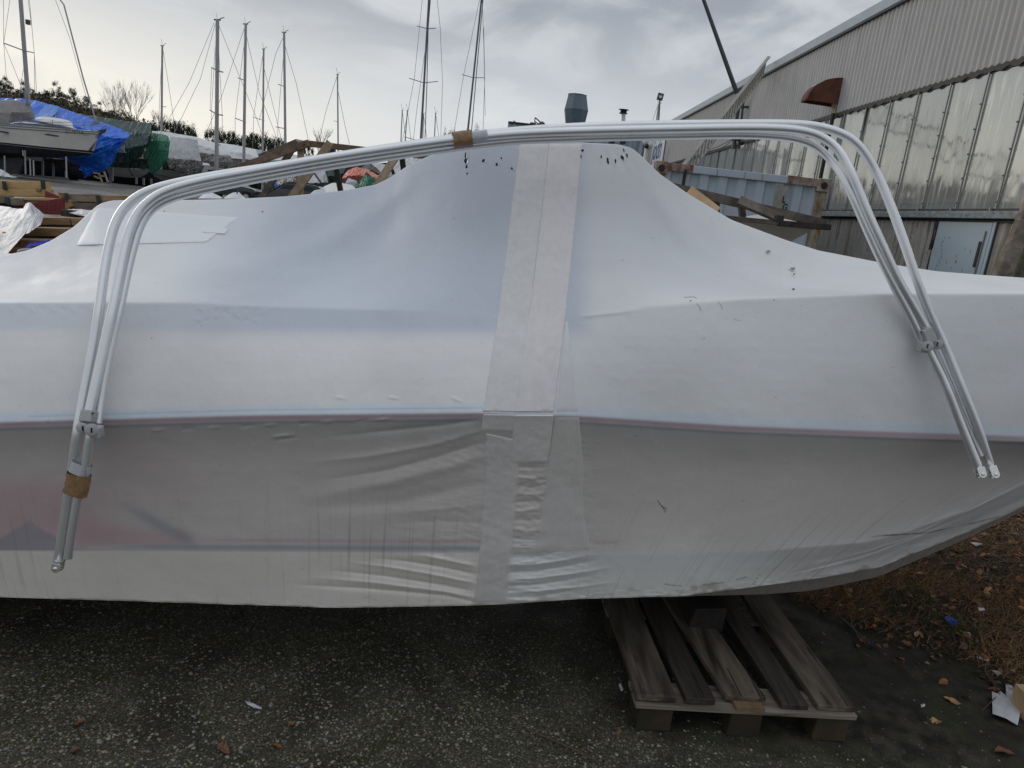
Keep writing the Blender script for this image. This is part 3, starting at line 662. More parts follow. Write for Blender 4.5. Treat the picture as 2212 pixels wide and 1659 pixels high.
# hull below the film
hc = list(range(20, nc, 6)); 
c0 = NS[-1][hc] + np.array([0, 0.012, 0.012])
brown = np.interp(cols[hc], [1400, 1500, 1642, 1740, 1822, 1925, 2028, 2173, 2212, 2400], [0, 3, 18, 24, 22, 18, 15, 9, 7, 5])
c1 = np.array([P(cols[j], fy[5][j] + max(b_, 0.0) + 0.2, fY[5][j] + 0.03 + b_ * 0.002) for j, b_ in zip(hc, brown)])
c2 = c1.copy(); c2[:, 1] = 3.0 + 0.2 * (c1[:, 0] > 1.5) * 0; c2[:, 2] = np.maximum(0.17, c1[:, 2] * (0.55 + 0.5 * sstep(0.9, 2.2, c1[:, 0])) - 0.02)
c3 = c1.copy(); c3[:, 1] = np.maximum(6.0 - c1[:, 1], 3.3); c0f = c0.copy(); c0f[:, 1] = np.maximum(6.0 - c0[:, 1], 3.35)
M_hull = mat('hull bottom', (0.30, 0.27, 0.24), 0.45, noise=(9, 6), c2=(0.20, 0.18, 0.16), stretch=(8, 8, 1))
M_under = mat('antifouling', (0.03, 0.032, 0.038), 0.7)
put('hull_edge', MB().grid(run_on(np.array([c0, c1])), flip=True), M_hull, boat, smooth=True)
put('hull', MB().grid(run_on(np.array([c1, (c1 + c2) / 2 - np.array([0, 0, .03]), c2, (c2 + c3) / 2 - np.array([0, 0, .03]), c3, c0f])), flip=True), M_under, boat, smooth=True)

# ================================================================ aluminium canopy frame leaning on the boat
M_alu = mat('brushed aluminium', (0.80, 0.81, 0.82), 0.40, metal=0.85, noise=(5, 4), c2=(0.74, 0.75, 0.765), stretch=(1, 1, 1))
M_cast = mat('grey plastic hinge', (0.40, 0.40, 0.40), 0.45); M_steel = mat('stainless steel', (0.72, 0.72, 0.70), 0.22, metal=0.9)
M_packt = mat('brown packing tape', (0.33, 0.20, 0.10), 0.25, noise=(60, 4), c2=(0.20, 0.11, 0.05), bump=(60, 0.35, 0.003)); M_clear = mat('clear tape', (0.50, 0.52, 0.55), 0.3)
M_dark = mat('dark bolt', (0.05, 0.05, 0.05), 0.4, metal=0.6)
def tubeY(px, py, off=0.0):
    Y = 1.9
    for _ in range(6):
        z = P(px, py, Y)[2]; Y = float(np.interp(z, [0.5, 1.0, 1.3, 1.6, 1.95], [1.76, 1.79, 1.92, 2.09, 2.27])) + 0.23 * float(sstep(1830, 2160, px)) + off
    if py > np.interp(px, cols, fy[0]) + 1: Y = min(Y, min(float(S(px, py + k_)[1]) for k_ in ((0, 12, 24, 36) if px > 1800 else (0,))) - 0.0235 + min(off, 0.0))
    return Y
def tpath(pts, off=0.0, n=80, it=3):
    q = np.array(pts, float)
    for _ in range(it):          # round the traced line, then resample it finely before giving it depth
        r_ = [q[0]]
        for a, b in zip(q[:-1], q[1:]): r_ += [a * .75 + b * .25, a * .25 + b * .75]
        r_.append(q[-1]); q = np.array(r_)
    d = np.r_[0, np.cumsum(np.hypot(*np.diff(q, axis=0).T))]; t = np.linspace(0, d[-1], n); q = np.stack([np.interp(t, d, q[:, k]) for k in (0, 1)], 1)
    Y = np.array([tubeY(x, y, off) for x, y in q])
    if n > 100:
        Y0_ = Y.copy(); m = 10; pad = np.pad(Y, m, mode='edge'); mn = np.array([pad[i:i + 2 * m + 1].min() for i in range(n)]); Y = np.convolve(np.pad(mn, m, mode='edge'), np.ones(2 * m + 1) / (2 * m + 1), 'valid'); f_ = sstep(1750, 1850, q[:, 0]); Y = Y * f_ + Y0_ * (1 - f_)
    return np.array([P(x, y, Y_) for (x, y), Y_ in zip(q, Y)])
fr = thing('canopy_frame', 'folded aluminium bimini canopy frame of three bent tubes leaning on the wrapped boat', 'canopy frame', P(125, 1230, 1.76))
T1 = [(126, 1214), (148, 1072), (169, 922), (183, 847), (203, 745), (216, 657), (226, 578), (236, 528), (246, 489), (262, 456), (287, 431), (320, 412), (370, 397), (470, 378), (600, 359), (800, 326), (946, 304), (1000, 296), (1100, 284), (1200, 277), (1300, 272.5), (1450, 269), (1600, 267.5), (1700, 267.5), (1755, 271), (1800, 281), (1838, 298), (1862, 322), (1881, 350), (1907, 400), (1945, 499), (1982, 611), (2007, 674), (2041, 746), (2079, 842), (2113, 925.5), (2137, 1003)]
T2 = [(194, 886), (203, 847), (222, 760), (246, 657), (261, 578), (271, 530), (281, 494), (297, 460), (322, 434), (355, 413), (425, 392), (553, 369), (700, 342.5), (850, 320), (946, 306.5), (1000, 300), (1100, 289.5), (1200, 285), (1300, 282), (1450, 279), (1600, 276), (1680, 277), (1735, 282), (1776, 295), (1812, 322), (1840, 372), (1874, 461), (1910, 538), (1937, 600), (1981, 676), (1999, 708)]
T3 = [(211, 915), (219, 847), (238, 750), (261, 657), (277, 578), (289, 530), (301, 490), (320, 458), (350, 436), (400, 419), (553, 386.5), (700, 360), (850, 337), (946, 324), (1000, 316), (1100, 304), (1200, 300), (1300, 297), (1450, 294), (1600, 290.5), (1690, 295), (1740, 305), (1775, 324), (1808, 360), (1835, 408), (1870, 490), (1915, 588), (1968, 685), (1992, 740)]
RT = 0.0135
put('tube', MB().tube(tpath(T1, 0.012, 260), RT, 20), M_alu, fr, smooth=True)
put('tube', MB().tube(tpath(T2, -0.018, 240), RT * 0.97, 20), M_alu, fr, smooth=True)
put('tube', MB().tube(tpath(T3, 0.010, 240), RT * 0.9, 20), M_alu, fr, smooth=True)
put('leg_tube', MB().tube(tpath([(197, 930), (194, 945), (183, 1022), (169, 1072), (158, 1135), (147, 1205)], -0.012, 30), 0.0115, 18), M_alu, fr, smooth=True)
put('leg_tube', MB().tube(tpath([(2002, 750), (2022, 790), (2043, 832), (2079, 925.5), (2112, 1005)], -0.014, 30), 0.0122, 18), M_alu, fr, smooth=True)
put('leg_tube', MB().tube(tpath([(2016, 748), (2055, 830), (2088, 915), (2119, 985)], 0.006, 30), 0.0075, 14), M_alu, fr, smooth=True)
def hinge(top, bot_, knob, knob2, wdir):
    a = P(*top, tubeY(*top, -0.022)); b = P(*bot_, tubeY(*bot_, -0.022)); h = MB(); h.beam(a, b, 0.033, 0.033, up=(0, -1, 0.2))
    o = put('hinge', h, M_cast, fr, bevel=0.004)
    for q, rr, nm in ((knob, 0.0165, 'hinge_knob'), (knob2, 0.0145, 'hinge_knob')):
        c = P(*q, tubeY(*q, -0.03)); ax = np.array([0.55 * wdir, -0.8, 0.15]); ax /= np.linalg.norm(ax)
        put(nm, MB().tube([c - ax * 0.011, c - ax * .002, c + ax * 0.009, c + ax * 0.011], [rr, rr, rr, rr * .8], 20), M_cast, o, smooth=True)
        put('screw_slot', MB().beam(c + ax * 0.0115 - np.array([0, 0, .007]), c + ax * 0.0115 + np.array([0, 0, .007]), 0.004, 0.0015, up=ax), M_dark, o)
    c = P(*knob, tubeY(*knob, -0.016)); d = P(*bot_, tubeY(*bot_, -0.016)); e = P(knob[0] - 14 * wdir * -1, knob[1] + 14, tubeY(*knob, -0.012))
    put('hinge_clamp', MB().beam(c + np.array([.012 * wdir, 0, .012]), c + np.array([.012 * wdir, 0, -.02]), 0.034, 0.026, up=(0, -1, 0.2)), M_cast, o, bevel=.004)
    put('grub_screw', MB().ball(P(top[0] + 6 * wdir * (1 if wdir > 0 else 1), top[1] + 7, tubeY(*top, -0.042)), 0.003), M_dark, o)
hinge((194, 886), (189, 912), (197, 928), (178, 924), 1)
hinge((1996, 710), (2008, 736), (2004, 748), (2025, 744), -1)
def eye_end(top, bot_, face):
    a = P(*top, tubeY(*top, -0.008)); b = P(*bot_, tubeY(*bot_, -0.01)); d = b - a; d /= np.linalg.norm(d); s = np.cross(d, (0, -1, 0.25)); s /= np.linalg.norm(s); n = np.cross(s, d)
    out_ = []
    for i in range(17):
        t = i / 16 * math.pi; out_.append(b + (math.cos(t) * s * 0.0125 + math.sin(t) * d * 0.0125))
    out_ += [a - s * 0.0125, a + s * 0.0125]
    for sg in (-1, 1): o = put('eye_end', MB().poly(np.array(out_) + n * 0.009 * sg, n * 0.003), M_steel, fr, bevel=0.0008)
    put('eye_plug', MB().tube([a - d * 0.006, a + d * .006], 0.0118, 18), M_steel, o, smooth=True)
    sc_ = put('bolt_head', MB().tube([b - n * 0.014, b + n * 0.0145, b + n * .0155], [0.0055, 0.0055, .004], 14), M_steel, o, smooth=True)
    put('screw_slot', MB().beam(b - s * .003 - n * .0145, b + s * .003 - n * .0145, .0014, .001, up=n), M_dark, o)
    put('screw_slot', MB().beam(b - d * .003 - n * .0149, b + d * .003 - n * .0149, .0014, .001, up=n), M_dark, o)
eye_end((127, 1216), (125, 1226), 1); eye_end((2139, 1007), (2146, 1025), 1); eye_end((2113, 1009), (2118, 1024), 1)
put('bent_rod', MB().tube(smooth_path([P(149, 1202, 1.75), P(143, 1204, 1.75), P(138, 1212, 1.75), P(136, 1222, 1.75)], 14), .003, 8), M_steel, fr, smooth=True)
def wrap_tape(name, pts, r1, r2, m, off=-0.008):
    # a loose oval sleeve round the tubes
    V = []; path = smooth_path([P(x, y, tubeY(x, y, off)) for x, y in pts], 16, 1); seg = 30
    T = np.gradient(path, axis=0); T /= np.linalg.norm(T, axis=1)[:, None]
    for i, p in enumerate(path):
        s = np.cross(T[i], (0, -1, 0.2)); s /= np.linalg.norm(s); n = np.cross(s, T[i])
        for k in range(seg):
            a = 2 * math.pi * k / seg; j = 1 + 0.025 * math.sin(k * 2.3 + i * 1.1) + 0.02 * math.sin(i * 2.1 + k * 1.7)
            V.append(p + s * math.copysign(abs(math.cos(a)) ** .7, math.cos(a)) * r1 * j + n * math.copysign(abs(math.sin(a)) ** .8, math.sin(a)) * r2 * j)
    A = np.array(V).reshape(len(path), seg, 3); A = np.concatenate([A, A[:, :1]], 1)
    return put(name, MB().grid(A), m, fr, smooth=True)
wrap_tape('packing_tape', [(171, 1023), (168, 1045), (162, 1067)], 0.031, 0.0185, M_packt)
wrap_tape('packing_tape', [(979, 305), (1000, 302), (1019, 300)], 0.0245, 0.032, M_packt, -0.004)
wrap_tape('clear_tape', [(178, 1000), (171, 1023)], 0.0275, 0.0145, M_clear); wrap_tape('clear_tape', [(1020, 299.5), (1052, 295)], 0.0185, 0.0285, M_clear, -0.004)

# ================================================================ pallet and blocks under the boat
def wood(name, a, b_, rough=0.75, stretch=(9, 0.7, 9), nscale=3.2, rnd=0.18):
    def ex(m, t, b, co):
        N_ = t.nodes; K = t.links
        mp = N_.new('ShaderNodeMapping'); mp.inputs['Scale'].default_value = stretch; K.new(co.outputs['Object'], mp.inputs[0])
        oi = N_.new('ShaderNodeObjectInfo'); ad = N_.new('ShaderNodeVectorMath'); ad.operation = 'ADD'; K.new(mp.outputs[0], ad.inputs[0])
        sc_ = N_.new('ShaderNodeVectorMath'); sc_.operation = 'SCALE'; sc_.inputs[0].default_value = (17, 5, 11); K.new(oi.outputs['Random'], sc_.inputs[3]); K.new(sc_.outputs[0], ad.inputs[1])
        n = N_.new('ShaderNodeTexNoise'); n.inputs['Scale'].default_value = nscale; n.inputs['Detail'].default_value = 8; n.inputs['Distortion'].default_value = 0.8; K.new(ad.outputs[0], n.inputs['Vector'])
        n2 = N_.new('ShaderNodeTexNoise'); n2.inputs['Scale'].default_value = 0.9; n2.inputs['Detail'].default_value = 5; K.new(ad.outputs[0], n2.inputs['Vector'])
        r = N_.new('ShaderNodeValToRGB'); e = r.color_ramp.elements; e[0].position = 0.32; e[1].position = 0.66
        e[0].color = (*b_, 1); e[1].color = (*a, 1); K.new(n.outputs[0], r.inputs[0])
        w2 = N_.new('ShaderNodeMapRange'); w2.inputs[1].default_value = 0.52; w2.inputs[2].default_value = 0.66; w2.inputs[4].default_value = 0.7; K.new(n2.outputs[0], w2.inputs[0])
        mx = N_.new('ShaderNodeMix'); mx.data_type = 'RGBA'; K.new(w2.outputs[0], mx.inputs[0]); K.new(r.outputs[0], mx.inputs[6]); mx.inputs[7].default_value = (*[c * 0.55 for c in b_], 1)
        mr = N_.new('ShaderNodeMapRange'); mr.inputs[3].default_value = 1 - rnd; mr.inputs[4].default_value = 1 + rnd; K.new(oi.outputs['Random'], mr.inputs[0])
        vs = N_.new('ShaderNodeVectorMath'); vs.operation = 'SCALE'; K.new(mx.outputs[2], vs.inputs[0]); K.new(mr.outputs[0], vs.inputs[3]); K.new(vs.outputs[0], b.inputs['Base Color'])
        bp = N_.new('ShaderNodeBump'); bp.inputs['Strength'].default_value = 0.45; bp.inputs['Distance'].default_value = 0.003; K.new(n.outputs[0], bp.inputs['Height']); K.new(bp.outputs[0], b.inputs['Normal'])
    return mat(name, a, rough, extra=ex)
M_pal = wood('weathered pallet wood', (0.15, 0.12, 0.092), (0.022, 0.017, 0.013), nscale=2.0, stretch=(11, 1.3, 9)); M_pald = wood('dark pallet wood', (0.060, 0.047, 0.037), (0.014, 0.011, 0.009))
M_palx = wood('pale pallet cross board', (0.27, 0.225, 0.185), (0.08, 0.062, 0.05), stretch=(0.7, 9, 9)); M_mossy = wood('mossy block', (0.055, 0.034, 0.016), (0.020, 0.019, 0.009), stretch=(2, 2, 2))
pal = thing('wooden_pallet', 'weathered grey wooden pallet lying on wet ground under the boat', 'pallet', (1.0, 2.45, 0.0))
pr = math.radians(2.6); pR = np.array([[math.cos(pr), -math.sin(pr), 0], [math.sin(pr), math.cos(pr), 0], [0, 0, 1]]); po = np.array([0.600, 2.035, 0])
def pl(x, y, z): return po + pR @ np.array([x, y, z])
def board(x, w, m, z=0.133, L_=1.18, y0=0.0, dx=0.0, tilt=0.0, th=0.022, label=None):
    n = 14; V = []
    for i in range(n + 1):
        y = y0 + L_ * i / n; zz = z + 0.003 * math.sin(i * 0.8 + x * 9) + tilt * (i / n - 0.15); xo = dx * (i / n)
        for (a, b_) in ((-w / 2, -th / 2), (w / 2, -th / 2), (w / 2, th / 2), (-w / 2, th / 2)):
            V.append(pl(x + xo + a + RNG.normal(0, .0006), y + (RNG.normal(0, .002) if i == 0 else 0), zz + b_))
    f = [(4 * i + k, 4 * i + (k + 1) % 4, 4 * i + 4 + (k + 1) % 4, 4 * i + 4 + k) for i in range(n) for k in range(4)] + [(3, 2, 1, 0), (4 * n, 4 * n + 1, 4 * n + 2, 4 * n + 3)]
    o = put('board', MB().add(V, f), m, pal, bevel=.0025, label=label); return o
for (x, w, m, z, dx, y0, lb) in [(0.070, .140, M_pal, .133, 0, 0, None), (0.225, .105, M_pald, .131, -.03, .0, 'dark wet narrow board'), (0.390, .142, M_pal, .146, -.12, .01, 'split board warped upwards'), (0.565, .100, M_pald, .134, -.05, .0, 'dark narrow board'), (0.715, .135, M_pal, .133, 0, 0, None)]:
    b_ = board(x, w, m, z, dx=dx, y0=y0, label=lb)
    for yy in (0.035, 0.06):
        put('nail_head', MB().ball(pl(x + (0.03 if yy < .05 else -.03), yy, z + .0125), .0035, 6, 4, (1, 1, .4)), M_dark, b_)
for x_, l_, o_ in ((.03, .22, .01), (.10, .10, .0), (.37, .16, .005), (.44, .3, .012), (.69, .12, 0), (.755, .34, .015), (.24, .14, 0)):
    put('split', MB().beam(pl(x_, .004, .1455 + (.012 if .3 < x_ < .5 else 0)), pl(x_ + o_, l_, .1455 + (.012 if .3 < x_ < .5 else 0)), .0022, .0016), M_tear, pal)
for yy in (0.045, 0.59, 1.13):
    put('cross_board', MB().box(pl(0.392, yy, 0.111), (0.79, 0.12, 0.018), pR, .0008), M_palx, pal, bevel=.002)
put('wood_wedge', MB().box(pl(0.395, 0.02, .1285), (.10, .09, .013), pR, .001), wood('fresh wedge wood', (.34, .24, .12), (.2, .13, .06)), pal)
for yy in (0.062, 0.59, 1.12):
    for xx in (0.075, 0.40, 0.715): put('block', MB().box(pl(xx, yy, 0.051), (.12, .13, .102), pR, .003), M_mossy, pal, bevel=.006)
M_supp = wood('wet dark block', (.030, .022, .017), (.012, .010, .008))
sup = put('support_block', MB().box(G(1525, 1340, 0.19) * [1, 1, 0] + [0, .12, .20], (.13, .26, .10), pR, .004), M_supp, bevel=.004, label='dark square timber block set on the pallet beneath the hull', cat='timber block')
put('support_block', MB().box((1.02, 2.95, .145 + .012), (.5, .2, .022)), M_pald, label='dark plank lying across the pallet below the boat keel', cat='plank')
# ================================================================ warehouse (wall plane x = XW, running away from the camera)
XW = 5.6
M_corr = mat('fibre cement sheet', (0.45, 0.44, 0.432), 0.75, noise=(2.2, 8), c2=(0.36, 0.352, 0.345), stretch=(1, 6, 0.6), bump=(60, 0.15, .003))
def corr_extra(m, t, b, co):
    N_ = t.nodes; K = t.links; col = b.inputs['Base Color'].links[0].from_socket
    def nz(s, st, d=6, off=0):
        mp = N_.new('ShaderNodeMapping'); mp.inputs['Scale'].default_value = st; mp.inputs['Location'].default_value = (off, off, off); K.new(co.outputs['Object'], mp.inputs[0])
        n = N_.new('ShaderNodeTexNoise'); n.inputs['Scale'].default_value = s; n.inputs['Detail'].default_value = d; K.new(mp.outputs[0], n.inputs['Vector']); return n.outputs[0]
    for (s, st, lo, hi, cc, k, off) in ((1.0, (1, 5, .45), .55, .68, (0.16, 0.13, 0.07), .75, 0), (1.0, (1, 14, 1.2), .58, .66, (0.10, 0.095, 0.07), .7, 5), (1, (30, 30, 22), .64, .68, (0.05, 0.05, 0.045), .8, 9), (1, (1, 3, .3), .60, .70, (0.25, 0.17, .07), .6, 13)):
        mr = N_.new('ShaderNodeMapRange'); mr.interpolation_type = 'SMOOTHSTEP'; K.new(nz(s, st, 6, off), mr.inputs[0]); mr.inputs[1].default_value = lo; mr.inputs[2].default_value = hi; mr.inputs[4].default_value = k
        mx = N_.new('ShaderNodeMix'); mx.data_type = 'RGBA'; K.new(mr.outputs[0], mx.inputs[0]); K.new(col, mx.inputs[6]); mx.inputs[7].default_value = (*cc, 1); col = mx.outputs[2]
    K.new(col, b.inputs['Base Color'])
M_corrlow = mat('stained fibre cement', (0.43, 0.41, 0.385), 0.8, noise=(2.5, 8), c2=(0.30, 0.285, 0.26), stretch=(1, 4, 0.8), extra=corr_extra)
M_flash = mat('blue grey flashing', (0.25, 0.31, 0.35), 0.35, noise=(3, 5), c2=(0.30, 0.36, 0.40)); M_blk = mat('black trim', (0.015, 0.015, 0.016), 0.6)
M_mull = mat('galvanised glazing bar', (0.27, 0.275, 0.27), 0.45, metal=0.3); M_sill = mat('weathered steel sill', (0.22, 0.26, 0.29), 0.6, noise=(7, 8), c2=(0.09, 0.10, 0.09), stretch=(1, 2, 3))
def glass_extra(m, t, b, co):
    N_ = t.nodes; K = t.links; oi = N_.new('ShaderNodeObjectInfo')
    mp = N_.new('ShaderNodeMapping'); mp.inputs['Scale'].default_value = (1, 2.2, 0.55); K.new(co.outputs['Object'], mp.inputs[0])
    ad = N_.new('ShaderNodeVectorMath'); ad.operation = 'ADD'; K.new(mp.outputs[0], ad.inputs[0]); sc_ = N_.new('ShaderNodeVectorMath'); sc_.operation = 'SCALE'; sc_.inputs[0].default_value = (9, 7, 5); K.new(oi.outputs['Random'], sc_.inputs[3]); K.new(sc_.outputs[0], ad.inputs[1])
    n = N_.new('ShaderNodeTexNoise'); n.inputs['Scale'].default_value = 0.8; n.inputs['Detail'].default_value = 1; K.new(ad.outputs[0], n.inputs['Vector'])
    bp = N_.new('ShaderNodeBump'); bp.inputs['Strength'].default_value = 0.24; bp.inputs['Distance'].default_value = 0.014; K.new(n.outputs[0], bp.inputs['Height']); K.new(bp.outputs[0], b.inputs['Normal'])
    n2 = N_.new('ShaderNodeTexNoise'); n2.inputs['Scale'].default_value = 3; n2.inputs['Detail'].default_value = 8; mp2 = N_.new('ShaderNodeMapping'); mp2.inputs['Scale'].default_value = (1, 9, .6); K.new(co.outputs['Object'], mp2.inputs[0]); K.new(mp2.outputs[0], n2.inputs['Vector'])
    mr = N_.new('ShaderNodeMapRange'); mr.inputs[1].default_value = .45; mr.inputs[2].default_value = .75; mr.inputs[3].default_value = .06; mr.inputs[4].default_value = .32; K.new(n2.outputs[0], mr.inputs[0]); K.new(mr.outputs[0], b.inputs['Roughness'])
M_glass = mat('dusty window sheet', (0.42, 0.435, 0.42), 0.10, metal=0.62, obj_random=0.13, extra=glass_extra)
M_glassd = mat('dark window sheet', (0.10, 0.12, 0.12), 0.15, metal=0.3)
Z_SB, Z_ST, Z_WT, Z_R = 2.18, 2.285, 3.93, 5.40
Y0, Y1 = 3.6, 34.0
wh = thing('warehouse', 'long grey warehouse with corrugated cladding and a band of reflecting windows on the right', 'building', (XW, 18, 0))
def corrugated(name, ya, yb, za, zb, m, per=0.125, amp=0.018, x=XW, parent=wh, wavy=0.0, **k):
    n = int((yb - ya) / per * 8) + 1; ys = np.linspace(ya, yb, n); xs = x + amp * np.cos(2 * math.pi * ys / per) - amp
    zs = np.linspace(za, zb, 3); A = np.array([[[xx, yy, z] for xx, yy in zip(xs, ys)] for z in zs])
    return put(name, MB().grid(A), m, parent, smooth=True, **k)
corrugated('upper_cladding', Y0, Y1, Z_WT, Z_R, M_corr, x=XW)
corrugated('lower_cladding', Y0, 8.06, 0, Z_SB, M_corrlow, x=XW - .01); corrugated('lower_cladding', 9.22, Y1, 0, Z_SB, M_corrlow, x=XW - .01)
put('back_wall', MB().box((XW + .28, (Y0 + Y1) / 2, Z_R / 2), (0.3, Y1 - Y0, Z_R)), M_blk, wh)
put('roof', MB().add([(XW - .02, Y0, Z_R + .1), (XW - .02, Y1, Z_R + .1), (XW + 14, Y1, Z_R + 1.9), (XW + 14, Y0, Z_R + 1.9), (XW - .02, Y0, Z_R + .02), (XW - .02, Y1, Z_R + .02), (XW + 14, Y1, Z_R + 1.8), (XW + 14, Y0, Z_R + 1.8)], [(0, 1, 2, 3), (7, 6, 5, 4), (0, 4, 5, 1), (1, 5, 6, 2), (2, 6, 7, 3), (3, 7, 4, 0)]), M_flash, wh)
put('gable_wall', MB().box((XW + 7, Y1 - .1, 2.7), (13.5, .2, 5.4)), M_corr, wh)
put('roof_flashing', MB().box((XW - .045, (Y0 + Y1) / 2, Z_R + .03), (.09, Y1 - Y0, .17)), M_flash, wh, bevel=.01)
put('gutter_lip', MB().box((XW - .05, (Y0 + Y1) / 2, Z_R - .07), (.06, Y1 - Y0, .03)), M_blk, wh)
# scalloped black seal under the upper cladding
ys = np.arange(Y0, Y1, .0156); A = np.array([[[XW - .045, y, Z_WT - .03 + 0.012 * math.sin(2 * math.pi * y / .25) + .008 * math.sin(y * 17)] for y in ys], [[XW - .05, y, Z_WT + .035 + 0.010 * math.cos(2 * math.pi * y / .125)] for y in ys]])
put('window_head_seal', MB().grid(A), M_blk, wh)
put('window_head', MB().box((XW - .0, (Y0 + Y1) / 2, Z_WT + .0), (.06, Y1 - Y0, .06)), M_blk, wh)
put('sill', MB().box((XW - .07, (Y0 + Y1) / 2, (Z_SB + Z_ST) / 2 - .003), (.14, Y1 - Y0, .085)), M_sill, wh, bevel=.006)
put('sill_shadow_gap', MB().box((XW - .03, (Y0 + Y1) / 2, Z_ST + .006), (.05, Y1 - Y0, .03)), M_blk, wh); put('sill_shadow_gap', MB().box((XW - .035, (Y0 + Y1) / 2, Z_SB - .012), (.06, Y1 - Y0, .028)), M_blk, wh)
step = .735; yb = [8.17 + step * k for k in range(-6, 32)]
for k, y in enumerate(yb[:-1]):
    y2 = yb[k + 1]; tilt = RNG.normal(0, .006); n = 10
    A = np.array([[[XW - .012 + tilt * (z - 3) + .008 * math.sin(math.pi * i / n) * RNG.uniform(.3, 1), y + (y2 - y) * i / n, z] for i in range(n + 1)] for z in np.linspace(Z_ST + .01, Z_WT - .02, 8)])
    put('pane', MB().grid(A), M_glass if y < 23.2 else M_glassd, wh, smooth='all')
for k, y in enumerate(yb):
    o = put('glazing_bar', MB().beam((XW - .035, y, Z_ST), (XW - .035, y, Z_WT - .02), .018, .018, up=(1, 0, 0)), M_mull, wh)
    if y < 16:
        for z in np.arange(Z_ST + .1, Z_WT - .1, .29): put('bolt', MB().ball((XW - .052, y + .004, z), .011, 6, 4), M_mull, o)
    put('bar_foot', MB().box((XW - .075, y + .02, Z_ST + .0), (.03, .018, .05)), M_mull, o)
# door
dy0, dy1 = 8.10, 9.16
M_door = mat('blue grey painted steel', (0.36, 0.44, 0.50), 0.45, noise=(4, 6), c2=(0.39, 0.47, 0.53)); M_doorr = mat('rust streaks', (0.30, .2, .11), .8)
dr = put('door', MB().box((XW - .03, (dy0 + dy1) / 2, 1.085), (.05, dy1 - dy0 - .04, 2.13)), M_door, wh, bevel=.004)
put('door_frame', MB().box((XW - .045, dy0 - .02, 1.09), (.03, .045, 2.16)), M_door, wh); put('door_frame', MB().box((XW - .03, dy0 - .05, 1.09), (.035, .02, 2.16)), M_blk, wh); put('door_frame', MB().box((XW - .03, dy1 + .0, 1.09), (.035, .03, 2.16)), M_blk, wh)
put('lock_plate', MB().box((XW - .07, dy0 + .12, 1.78), (.02, .05, .30)), M_blk, dr, bevel=.006); put('lock_bar', MB().box((XW - .066, dy0 + .09, 1.55), (.012, .015, 1.0)), M_mull, dr)
for i in range(26):
    y = dy0 + RNG.uniform(.1, .95); z = RNG.uniform(1.3, 2.05); 
    if i < 12: y = dy1 - .22 + .03 * math.sin(i); z = 1.95 - i * .05
    put('rust_spot', MB().add([(XW - .0565, y + RNG.uniform(.004, .014) * math.cos(a), z + RNG.uniform(.008, .03) * math.sin(a)) for a in np.arange(0, 6.2, 1.05)], [tuple(range(6))[::-1]]), M_doorr, dr)
# broken corner of the cladding beside the door
w6 = lambda x, y: (1814.4 + x * .1875, 345.6 + y * .1875)
def wallpatch(pts, m, name, x=XW - .052, **k): return put(name, MB().poly([WX(*w6(a, b), x) for a, b in pts], (.004, 0, 0)), m, wh, **k)
wallpatch([(1105, 668), (1240, 668), (1232, 735), (1130, 738), (1092, 810), (1070, 920), (1046, 1030), (1018, 1035), (1030, 990), (1060, 880), (1085, 750)], M_blk, 'broken_edge')
wallpatch([(1160, 795), (1182, 830), (1175, 870), (1150, 890), (1142, 850)], M_blk, 'broken_edge'); wallpatch([(1130, 740), (1215, 740), (1185, 830), (1160, 790), (1130, 850), (1075, 1040)], mat('exposed pale timber', (.42, .38, .32), .8), 'exposed_batten', XW - .047)
wallpatch([(1050, 1050), (1140, 900), (1170, 880), (1110, 1120), (1060, 1260), (1010, 1275)], mat('stained batten', (.36, .33, .24), .8, noise=(20, 6), c2=(.22, .17, .08)), 'exposed_batten', XW - .048)
# banner at the far end
bn = [(1411, 299), (1438.6, 298), (1428, 361), (1404, 366)]
B4 = [WX(x, y, XW - .07) for x, y in bn]; M_ban = mat('pale blue banner', (0.50, 0.60, 0.68), .5, noise=(1.2, 5), c2=(.66, .68, .70)); M_ink = mat('navy lettering', (0.02, 0.045, 0.16), .5)
zt, zb_ = max(b[2] for b in B4), min(b[2] for b in B4); yl, yr = (B4[0][1] + B4[3][1]) / 2, (B4[1][1] + B4[2][1]) / 2
bann = put('banner', MB().box((XW - .07, (yl + yr) / 2, (zt + zb_) / 2), (.02, abs(yl - yr), zt - zb_)), M_ban, label='pale blue banner with navy lettering on the far end of the warehouse wall', cat='banner')
def text_mesh(txt, size, Mx, m, parent, name='lettering', ext=0.0, shear=0.0, sx=1.0, bold=0.0):
    cu = bpy.data.curves.new(name, 'FONT'); cu.body = txt; cu.size = size; cu.extrude = ext; cu.shear = shear; cu.offset = bold; cu.resolution_u = 3
    ob = bpy.data.objects.new('tmp', cu); COL.objects.link(ob); dg = bpy.context.evaluated_depsgraph_get(); me = bpy.data.meshes.new_from_object(ob.evaluated_get(dg)); bpy.data.objects.remove(ob)
    V = np.empty(len(me.vertices) * 3, np.float32); me.vertices.foreach_get('co', V); V = V.reshape(-1, 3).astype(float); V[:, 0] *= sx
    O, U, Vv, Nn = [np.array(a, float) for a in Mx]; W_ = O + V[:, :1] * U + V[:, 1:2] * Vv + V[:, 2:] * Nn
    me.vertices.foreach_set('co', W_.astype(np.float32).ravel()); me.update(); return put(name, me, m, parent)
text_mesh('jodn', 1.15, ((XW - .085, yl + (yr - yl) * .10, zb_ + .38), (0, -1, 0), (0, 0, 1), (-1, 0, 0)), M_ink, bann, shear=.25, sx=abs(yl - yr) * .82 / 2.35, bold=.012)
